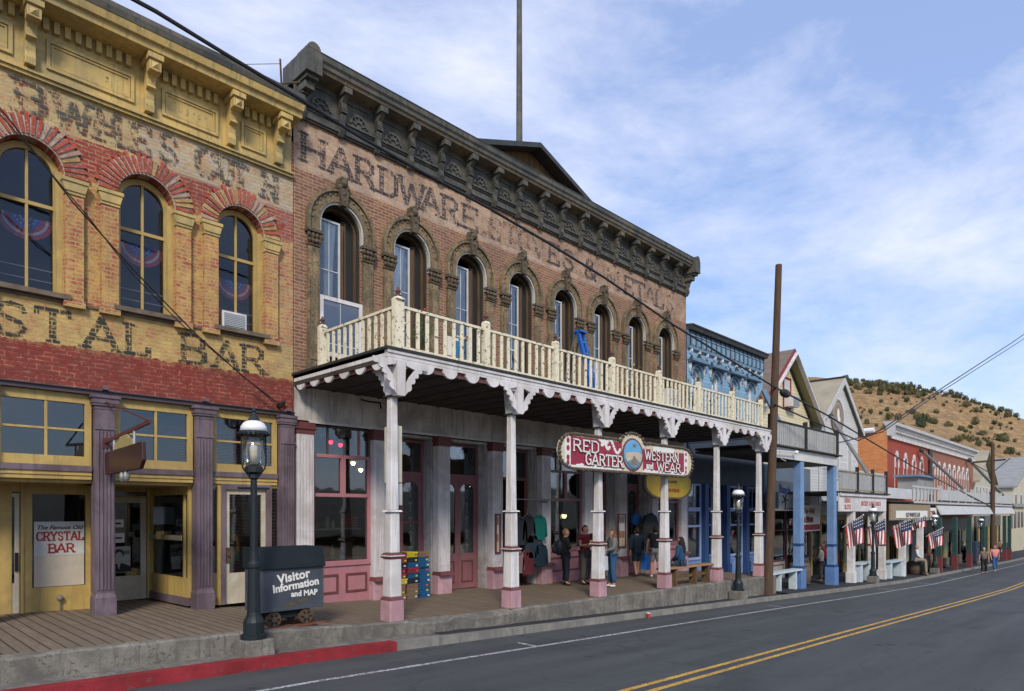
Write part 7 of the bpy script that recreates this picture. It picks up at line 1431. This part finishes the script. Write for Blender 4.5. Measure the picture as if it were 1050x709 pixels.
# ================================================================ flags, barrels, far clutter
fr_, fw_, fb_ = flat('flag red', (.36, .02, .03), .8), flat('flag white', (.66, .66, .66), .8), flat('flag blue', (.03, .045, .11), .8)
def flag(px, py_top, px1, py1, Y, w_, lab, droop=1.0, up=True):
    """american flag hung from a short slanted staff"""
    x0, z0 = W(px, py_top, Y); t = thing('american_flag', lab, 'flag', (x0, Y, z0 - 1.5), 'american flags on the far posts')
    a = Vector((x0 + .1, Y + .45, z0 - .45)); b = Vector((x0, Y - .45, z0 + .12)); mb = MB(); mb.tube(a, b, .018); mb.ell(b, (.035, .035, .035), 6, 4); mb.build('staff', M['white'], t)
    H = 1.2 * droop; ns, nf = 13, 14; vs = {}
    mb = MB(); V = []
    def P(i, j):       # i across the stripes from the staff tip inwards, j down the cloth
        u, v = i / 13, j / nf; fold = 1 - .25 * v * u
        return Vector((x0 + .16 * math.sin(u * 9 + v * 2.5) * (.3 + v) * .6 + .1 * u, Y - .45 + u * w_ * .84 * fold, z0 + .10 - u * .42 - v * H + .12 * v * u))
    for j in range(nf + 1):
        for i in range(14): V.append(P(i, j))
    n0 = len(mb.v); mb.v += [tuple(p) for p in V]
    for j in range(nf):
        for i in range(13): mb.f.append([j * 14 + i, j * 14 + i + 1, (j + 1) * 14 + i + 1, (j + 1) * 14 + i]); mb.m.append(2 if (i <= 6 and j < nf * .42) else i % 2)
    for q in range(15):
        i, j = .8 + (q % 5) * 1.3, .6 + (q // 5) * 1.7; p = P(i, j); p.x -= .012; s_ = .025; mb.mi = 1; mb.add([p + Vector((0, -s_, -s_)), p + Vector((0, s_, -s_)), p + Vector((0, s_, s_)), p + Vector((0, -s_, s_))], [(0, 1, 2, 3)])
    mb.build('cloth', [fr_, fw_, fb_], t)
flag(874, 531, 0, 0, 9.75, .95, 'american flag hanging leftmost, between the last blue post and the first white post', 1.0)
flag(897, 534, 0, 0, 9.75, .95, 'american flag crossing the second white post, second from left', 1.0); flag(925, 534, 0, 0, 9.75, 1.15, 'american flag under the timber sign board, third from left', 1.1)
flag(940, 531, 0, 0, 9.9, 1.3, 'small furled american flag beneath the white canopy end', .5); flag(958, 543, 0, 0, 9.6, 1.0, 'farthest american flag by the first dark green post', .85)
def barrel(x, y, lab, r=.34, h=.8, m='barrel'):
    z = zw(x); t = thing('barrel', lab, 'barrel', (x, y, z), 'old barrels'); mb = MB(); mb.lathe([(r * .85, z), (r, z + h * .35), (r, z + h * .65), (r * .85, z + h)], x, y, 16); mb.build('staves', M[m], t, smooth=True)
    for k in (.12, .35, .65, .88): rr = r * (.85 + .15 * math.sin(k * 3.14)) + .008; mb = MB(); mb.lathe([(rr, z + h * k - .02), (rr, z + h * k + .02)], x, y, 16); mb.build('hoop', M['rust'], t)
barrel(28.9, 10.9, 'old wooden barrel planter between the two blue posts', .45, .95); barrel(48.2, 10.3, 'grey wooden barrel left of the first dark green post', .55, 1.1); barrel(44.7, 10.1, 'dark tub by the seated person in white', .5, .8)
for lab, x0, x1 in (('pale blue white bench between the first and second white posts', 34.2, 36.2), ('weathered pale bench beneath the third flag', 39.2, 41.9)):
    z0 = zw((x0 + x1) / 2); t = thing('bench', lab, 'bench', (x0, 10.3, z0)); mb = MB(); mb.box(x0, x1, 10.05, 10.55, z0 + .85, z0 + .93); mb.build('seat', M['paintbluewhite'], t)
    for x in (x0 + .1, x1 - .5): mb = MB(); mb.box(x, x + .4, 10.1, 10.5, z0, z0 + .848); mb.build('leg', M['paintbluewhite'], t)
rs = random.Random(21)
for k, (px, Y, w_, h_, c_, lb) in enumerate(((972, 10.4, .9, .7, (.12, .10, .08), 'brown wooden crate'), (985, 10.6, 1.1, .8, (.10, .09, .08), 'dark wheeled crate'), (1003, 10.5, 1.6, 1.7, (.02, .035, .07), 'tall dark navy cabinet'))):
    x = XX(px, Y); z0 = zw(x); t = thing('street_crate' if k < 2 else 'cabinet', lb + ' on the far pavement among the green posts', 'crate' if k < 2 else 'cabinet', (x, Y, z0)); mb = MB(); mb.box(x - w_ / 2, x + w_ / 2, Y, Y + .6, z0 + .1, z0 + h_); mb.build('case', flat('clutter %d' % k, c_, .7), t, bevel=.02)
    mb = MB()
    for q in (0, 1): mb.box(x - w_ / 2 - .01, x + w_ / 2 + .01, Y - .02, Y, z0 + .2 + q * h_ * .5, z0 + .28 + q * h_ * .5)
    mb.build('batten', M['brownwood'], t); mb = MB(); mb.box(x - w_ / 2 + .05, x + w_ / 2 - .05, Y + .05, Y + .55, z0, z0 + .099); mb.build('foot', M['ink'], t)

# ================================================================ people
def skin(name, nodes, edges, mat, parent, sub=1, extra=None):
    """one smooth surface grown round a skeleton: nodes = [(x, y, z, rx, ry)]"""
    me = bpy.data.meshes.new(name + '_skeleton'); me.from_pydata([n[:3] for n in nodes], edges, []); o = bpy.data.objects.new(name + '_skeleton', me); col.objects.link(o)
    md = o.modifiers.new('s', 'SKIN'); md.use_smooth_shade = True
    if not me.skin_vertices: me.attributes
    sv = me.skin_vertices[0].data
    seen = set(); adj = {}
    for a, b in edges: adj.setdefault(a, []).append(b); adj.setdefault(b, []).append(a)
    for i, n in enumerate(nodes): sv[i].radius = (n[3], n[4] if len(n) > 4 else n[3]); sv[i].use_root = False
    for i in range(len(nodes)):
        if i not in seen:
            sv[i].use_root = True; st = [i]
            while st:
                q = st.pop()
                if q in seen: continue
                seen.add(q); st += adj.get(q, [])
    ms = o.modifiers.new('u', 'SUBSURF'); ms.levels = sub; ms.render_levels = sub
    dg = bpy.context.evaluated_depsgraph_get(); m2 = bpy.data.meshes.new_from_object(o.evaluated_get(dg)); bpy.data.objects.remove(o); m2.name = name
    if extra:
        vv = [tuple(v.co) for v in m2.vertices]; ff = [list(p.vertices) for p in m2.polygons]; n0 = len(vv); m3 = bpy.data.meshes.new(name)
        m3.from_pydata(vv + extra.v, [], ff + [[n0 + q for q in f] for f in extra.f]); m2 = m3; m2.update()
    m2.materials.clear(); m2.materials.append(mat); m2.polygons.foreach_set('use_smooth', [True] * len(m2.polygons))
    r = bpy.data.objects.new(name, m2); col.objects.link(r); r.parent = parent; return r
SK = plain('skin', (.42, .23, .16), .6, .08, 6, bm=.05)
def person(label, x, y, z, face, h=1.7, top=(.1, .1, .1), legs=(.02, .03, .06), hair=(.05, .03, .02), shoes=(.02, .02, .02), arms=None, stride=0., sit=0., lean=0., longhair=False, shorts=False, sleeve=1., broad=1., extra=None, hand=None):
    """face = heading in degrees, 0 looks toward the street (-Y), 90 looks down the street (+X)"""
    t = thing('person', label, 'person', (x, y, z), rz=R(face), local=True); k = h / 1.7
    hipz = .90 if not sit else sit / k + .10
    hp = [(-.09, 0, hipz), (.09, 0, hipz)]
    if sit: kn = [(-.11, -.42, hipz - .02), (.11, -.42, hipz - .04)]; an = [(-.12, -.46, .09), (.12, -.44, .09)]
    else: kn = [(-.10, -.03 - stride * .5, .49), (.10, -.03 + stride * .35, .49)]; an = [(-.11, -stride, .09), (.11, .02 + stride, .09 + abs(stride) * .15)]
    sh = [(-.18 * broad, lean, hipz + .52), (.18 * broad, lean, hipz + .52)]
    if arms == 'crossed': el = [(-.25 * broad, -.05, hipz + .24), (.25 * broad, -.05, hipz + .24)]; wr = [(.08, -.23, hipz + .27), (-.08, -.26, hipz + .24)]
    elif arms == 'fwd': el = [(-.24, -.06, hipz + .25), (.24, -.06, hipz + .25)]; wr = [(-.14, -.26, hipz + .20), (.14, -.26, hipz + .20)]
    elif arms == 'lap': el = [(-.24, -.02, hipz + .24), (.24, -.02, hipz + .24)]; wr = [(-.10, -.24, hipz + .10), (.10, -.24, hipz + .10)]
    elif arms == 'up': el = [(-.24, -.06, hipz + .25), (.26, -.04, hipz + .24)]; wr = [(-.10, -.25, hipz + .36), (.27, .0, hipz + .0)]
    else: el = [(-.25 * broad, .03 - stride * .3, hipz + .25), (.25 * broad, .03 + stride * .3, hipz + .25)]; wr = [(-.27, -.04 - stride * .6, hipz + .0), (.27, -.04 + stride * .6, hipz + .0)]
    def s_(p, r, ry=None): return (p[0] * k, p[1] * k, p[2] * k, r * k, (ry or r) * k)
    nz = hipz + .54; hy = lean * 1.2
    nodes = [s_((0, 0, hipz), .13 * broad, .10), s_((0, lean * .4, hipz + .24), .125 * broad, .09), s_((0, lean, hipz + .46), .145 * broad, .10), s_((0, hy, nz), .065), s_((0, hy - .01, nz + .075), .062), s_((0, hy - .01, nz + .15), .06)]
    edges = [(0, 1), (1, 2), (2, 3), (3, 4), (4, 5)]
    def add(p, r, prev, ry=None): nodes.append(s_(p, r, ry)); edges.append((prev, len(nodes) - 1)); return len(nodes) - 1
    for i in (0, 1):
        a = add(sh[i], .065, 2); a = add(el[i], .048, a); a = add(wr[i], .033, a)
        w_, e_ = Vector(wr[i]), Vector(el[i]); d = (w_ - e_).normalized(); pal = w_ + d * .07; a = add(tuple(pal), .034, a, .02)
        sd_ = d.cross(Vector((0, 1, 0))).normalized() if abs(d.y) < .8 else Vector((1, 0, 0))
        for q, ln in enumerate((.065, .075, .07, .055)):
            o_ = (q - 1.5) * .018; b0 = pal + sd_ * o_; n0 = len(nodes); m1 = b0 + d * ln * .6; m2 = m1 + d * ln * .45 + Vector((0, -.012, 0)); nodes.append(s_(tuple(b0), .009)); nodes.append(s_(tuple(m1), .009)); nodes.append(s_(tuple(m2), .007)); edges += [(n0, n0 + 1), (n0 + 1, n0 + 2)]
        b0 = w_ + d * .03; n0 = len(nodes); nodes.append(s_(tuple(b0), .011)); nodes.append(s_(tuple(b0 + sd_ * .035 + d * .03), .010)); nodes.append(s_(tuple(b0 + sd_ * .045 + d * .06), .008)); edges += [(n0, n0 + 1), (n0 + 1, n0 + 2)]
        a = add(hp[i], .105, 0); a = add(kn[i], .07, a); a = add(an[i], .045, a); a = add((an[i][0], an[i][1] - .13, .035), .035, a, .03)
    hc = Vector((0, hy - .01, nz + .155)) * k; hx_ = MB(); hx_.ell(hc, (.078 * k, .098 * k, .122 * k), 14, 10); hx_.ell(hc + Vector((0, -.015, -.06)) * k, (.058 * k, .075 * k, .07 * k), 12, 8); hx_.ell(hc + Vector((0, -.098, -.01)) * k, (.014 * k, .022 * k, .026 * k), 6, 5)
    skin('person_body', nodes, edges, SK, t, extra=hx_)
    # shirt
    N_ = [s_((0, 0, hipz - .05), .165 * broad, .13), s_((0, lean * .4, hipz + .24), .17 * broad, .135), s_((0, lean, hipz + .43), .20 * broad, .14), s_((0, lean, hipz + .53), .10, .09)]; E_ = [(0, 1), (1, 2), (2, 3)]
    for i in (0, 1):
        N_.append(s_(sh[i], .085)); E_.append((2, len(N_) - 1)); m_ = Vector(sh[i]).lerp(Vector(el[i]), 1.0 if sleeve >= .6 else .55); N_.append(s_(tuple(m_), .068)); E_.append((len(N_) - 2, len(N_) - 1))
        if sleeve >= .6: m_ = Vector(el[i]).lerp(Vector(wr[i]), .92 if sleeve > .8 else .4); N_.append(s_(tuple(m_), .052)); E_.append((len(N_) - 2, len(N_) - 1))
    skin('shirt', N_, E_, flat('shirt %.3f %.3f %.3f' % top, top, .85), t)
    N_ = [s_((0, 0, hipz + .0), .13 * broad, .11)]; E_ = []
    for i in (0, 1):
        N_.append(s_(hp[i], .125)); E_.append((0, len(N_) - 1)); N_.append(s_(kn[i], .092)); E_.append((len(N_) - 2, len(N_) - 1))
        if not shorts: m_ = Vector(kn[i]).lerp(Vector(an[i]), .95); N_.append(s_(tuple(m_), .078)); E_.append((len(N_) - 2, len(N_) - 1))
    skin('trousers' if not shorts else 'shorts', N_, E_, flat('legs %.3f %.3f %.3f' % legs, legs, .85), t)
    for i in (0, 1):
        a = Vector(an[i]); skin('shoe', [s_((a.x, a.y + .03, .045 + (a.z - .09)), .048), s_((a.x, a.y - .07, .04 + (a.z - .09)), .045, .035), s_((a.x, a.y - .15, .035 + (a.z - .09)), .035, .028)], [(0, 1), (1, 2)], flat('shoe %.2f' % shoes[0], shoes, .6), t)
    hb = MB(); nn_, mm_ = 16, 10; V = []
    for j in range(mm_ + 1):
        th_ = math.pi * j / mm_
        for i in range(nn_): ph = 6.2832 * i / nn_; V.append((.088 * k * math.sin(th_) * math.cos(ph), .108 * k * math.sin(th_) * math.sin(ph), .130 * k * math.cos(th_)))
    F2 = []
    for j in range(mm_):
        for i in range(nn_):
            q = [V[j * nn_ + i], V[(j + 1) * nn_ + i], V[(j + 1) * nn_ + (i + 1) % nn_], V[j * nn_ + (i + 1) % nn_]]; cy_ = sum(a[1] for a in q) / 4; cz_ = sum(a[2] for a in q) / 4
            if cz_ > .075 * k or (cy_ > -.01 * k and cz_ > -.06 * k) or cy_ > .05 * k: F2.append([j * nn_ + i, (j + 1) * nn_ + i, (j + 1) * nn_ + (i + 1) % nn_, j * nn_ + (i + 1) % nn_])
    hb.add([(a[0] + hc.x, a[1] + hc.y + .008 * k, a[2] + hc.z + .006 * k) for a in V], F2)
    if longhair:
        hb.ell((0, (hy + .075) * k, (nz + .02) * k), (.105 * k, .055 * k, .17 * k), 12, 8); hb.ell((0, (hy + .095) * k, (nz - .12) * k), (.10 * k, .04 * k, .12 * k), 12, 8)
        for sx in (-1, 1): hb.ell((sx * .085 * k, (hy + .01) * k, (nz + .06) * k), (.028 * k, .05 * k, .14 * k), 8, 6)
    hb.build('hair', flat('hair %.3f %.3f' % hair[:2], hair, .8), t, smooth=True)
    mb = MB()
    for sx in (-1, 1): mb.ell((sx * .03 * k, (hy - .102) * k, (nz + .165) * k), (.011 * k, .007 * k, .006 * k), 6, 4)
    mb.ell((0, (hy - .092) * k, (nz + .095) * k), (.022 * k, .006 * k, .005 * k), 6, 4); mb.build('facial_features', M['ink'], t)
    mb = MB()
    for sx in (-1, 1): mb.ell((sx * .082 * k, (hy - .01) * k, (nz + .13) * k), (.012 * k, .02 * k, .03 * k), 6, 5)
    mb.build('ear', SK, t)
    return t, (lambda p: (x + math.cos(R(face)) * p[0] * k - math.sin(R(face)) * p[1] * k, y + math.sin(R(face)) * p[0] * k + math.cos(R(face)) * p[1] * k, z + p[2] * k))
def held(name, lab, cat, p, mbfn, mat):
    t = thing(name, lab, cat, p); mb = MB(); mbfn(mb, p); mb.build(name + '_body', mat, t); mb = MB(); mb.path([(p[0] - .06, p[1], p[2]), (p[0], p[1], p[2] + .09), (p[0] + .06, p[1], p[2])], .008, 5); mb.build('handle', mat, t)
def onb(px, y): return XX(px, y)
yy = 12.6; x = onb(580, yy); p, f = person('woman in black top and black trousers with a backpack, leftmost of the standing group', x, yy, zb(x) + .01, 50, 1.66, (.022, .018, .018), (.008, .012, .02), (.20, .11, .05), (.03, .025, .02), arms='fwd', sleeve=.8)
bp = f((0, .2, 1.15)); t = thing('backpack', 'dark backpack on the woman in black', 'backpack', bp); mb = MB(); mb.ell(bp, (.15, .17, .24), 12, 8); mb.build('pack', flat('backpack navy', (.012, .016, .024)), t); mb = MB(); q = f((0, .33, 1.08)); mb.ell(q, (.1, .1, .12), 10, 6); mb.build('pocket', flat('backpack navy', (.012, .016, .024)), t)
yy = 12.35; x = onb(600, yy); person('man in a red shirt and grey trousers standing with folded arms', x, yy, zb(x) + .01, -5, 1.76, (.17, .012, .018), (.075, .07, .068), (.015, .012, .01), (.02, .02, .02), arms='crossed', sleeve=.5, broad=1.08)
yy = 11.7; x = onb(613, yy); person('man in a black shirt and dark jeans half hidden behind a white column', x, yy, zb(x) + .01, 175, 1.80, (.012, .013, .018), (.012, .03, .08), (.03, .02, .015), (.5, .5, .5), arms='fwd', broad=1.12, sleeve=.5)
yy = 11.4; x = onb(628, yy); p, f = person('woman with sunglasses in a grey knit top and blue jeans right of the column', x, yy, zb(x) + .01, -122, 1.66, (.14, .145, .15), (.02, .075, .16), (.16, .08, .035), (.6, .6, .6), arms='fwd', longhair=True)
bq = f((.16, -.3, .72)); t = thing('shopping_bag', 'pale shopping bag held by the woman in the grey knit top', 'bag', bq); mb = MB(); mb.prism([(bq[0] - .1, bq[2] - .2), (bq[0] + .1, bq[2] - .2), (bq[0] + .08, bq[2] + .2), (bq[0] - .08, bq[2] + .2)], bq[1] - .04, bq[1] + .04); mb.build('bag_body', flat('pale bag', (.48, .52, .58)), t); mb = MB(); mb.path([(bq[0] - .05, bq[1], bq[2] + .2), (bq[0], bq[1], bq[2] + .35), (bq[0] + .05, bq[1], bq[2] + .2)], .008, 5); mb.build('handle', flat('pale bag', (.48, .52, .58)), t)
mb = MB()
yy = 12.9; x = onb(653, yy); p, f = person('person in a dark teal jacket and shorts walking away into the doorway', x, yy, zb(x) + .01, 150, 1.68, (.012, .03, .045), (.012, .025, .035), (.03, .02, .015), (.02, .02, .02), shorts=True, stride=.16, broad=1.1)
bq = (x + .42, yy - .1, zb(x) + .55); t = thing('shopping_bag', 'bright blue shopping bag carried by the person walking away', 'bag', bq); mb = MB(); mb.prism([(bq[0] - .2, bq[2] - .28), (bq[0] + .14, bq[2] - .34), (bq[0] + .28, bq[2] + .18), (bq[0] - .14, bq[2] + .24)], bq[1] - .06, bq[1] + .06); mb.build('bag_body', flat('bright blue bag', (.01, .16, .55)), t); mb = MB(); mb.path([(bq[0] - .1, bq[1], bq[2] + .22), (bq[0], bq[1], bq[2] + .4), (bq[0] + .16, bq[1], bq[2] + .2)], .01, 5); mb.build('handle', flat('bright blue bag', (.01, .16, .55)), t)
yy = 12.2; x = onb(672, yy); person('person in a black top and grey shorts behind the fourth white column', x, yy, zb(x) + .01, 130, 1.74, (.015, .015, .018), (.16, .16, .17), (.02, .015, .012), (.5, .5, .5), shorts=True, stride=-.12, sleeve=.5, broad=1.05)
x = 18.1; person('woman with long dark hair in a blue denim jacket sitting on the plank bench', x, 10.36, zb(x), 185, 1.66, (.012, .06, .13), (.03, .05, .09), (.012, .008, .008), (.65, .65, .65), arms='lap', sit=.57, longhair=True, broad=1.05)
yy = 11.2; x = onb(842, yy); person('woman in a black and white patterned top behind the barrel between the blue posts', x, yy, zw(x), 190, 1.68, (.20, .20, .20), (.03, .03, .04), (.03, .02, .015), arms='fwd')
yy = 12.0; x = onb(848, yy); person('person in a crimson top partly hidden by the last blue post', x, yy, zw(x), 150, 1.72, (.30, .02, .05), (.03, .03, .05), (.2, .12, .05))
x = 44.0; person('person with blond hair in a white shirt sitting on the dark tub', x, 9.95, zw(x) + .0, 20, 1.7, (.62, .62, .62), (.25, .22, .18), (.35, .2, .08), arms='lap', sit=.8)
y_ = 8.0; x = onb(1009, y_); person('white haired walker in a brown plaid shirt and dark trousers at the far road edge', x, y_, zs(x), -75, 1.66, (.16, .12, .09), (.012, .014, .02), (.62, .60, .58), (.03, .03, .03), stride=.1, sleeve=.5)
y_ = 7.9; x = onb(1020, y_); person('walker in a pink shirt and blue jeans at the far road edge', x, y_, zs(x), -60, 1.76, (.62, .22, .22), (.03, .09, .22), (.35, .25, .18), (.35, .3, .28), stride=.22, sleeve=.5, broad=1.1)
for k, (px, Y, c_, lb) in enumerate(((976, 11.2, (.12, .08, .05), 'far figure in a brown jacket between the green posts'), (988, 11.6, (.25, .24, .22), 'far figure in a pale grey top between the green posts'), (1000.5, 11.5, (.3, .05, .05), 'far figure in a red top by the navy cabinet'), (1031, 10.6, (.06, .05, .05), 'dark clad far figure at the right edge'), (1025, 11.0, (.2, .1, .06), 'far figure in a rust top beside the far pole'))):
    x = XX(px, Y); person(lb, x, Y, zw(x), 40 * k, 1.7, c_, (.02, .025, .04), (.04, .03, .02))

# goods on show behind the far shop windows
rg = random.Random(31); cols = [('mustard', (.45, .30, .06)), ('cream', (.5, .46, .36)), ('brick red', (.32, .06, .04)), ('olive', (.16, .17, .06)), ('tan', (.36, .24, .12)), ('pale blue', (.3, .38, .45))]
spots = [(15.75, 'behind the standing group'), (16.1, 'behind the standing group'), (16.45, 'behind the standing group'), (16.8, 'behind the standing group'), (21.9, 'beside the long black coat'), (22.3, 'beside the long black coat'), (22.8, 'beside the long black coat'), (27.6, 'in the third blue window'), (28.2, 'in the third blue window'), (28.7, 'in the third blue window'), (29.6, 'in the fourth blue window'), (30.2, 'in the fourth blue window')]
ordw = ['first', 'second', 'third', 'fourth', 'first', 'second', 'third', 'first', 'second', 'third', 'first', 'second']
for k, (x, wh) in enumerate(spots):
    nm, c_ = cols[k % 6]; z0 = (-1.075 if x < 24 else -1.8); y = YF + .5; w_ = rg.uniform(.11, .16); h = rg.uniform(.35, .75)
    t = thing('hat_stand', '%s hat on a stand, %s from left %s' % (nm, ordw[k], wh), 'hat stand', (x, y, z0), 'hats shown in the shop windows')
    mb = MB(); mb.lathe([(.08, z0), (.08, z0 + .02), (.015, z0 + .03), (.015, z0 + h)], x, y, 8); mb.build('stand', M['brownwood'], t)
    mb = MB(); mb.lathe([(w_, z0 + h), (w_ * 1.05, z0 + h + .02), (w_ * .55, z0 + h + .03), (w_ * .5, z0 + h + .13), (w_ * .3, z0 + h + .15)], x, y, 12); mb.build('hat', flat('hat ' + nm, c_), t)
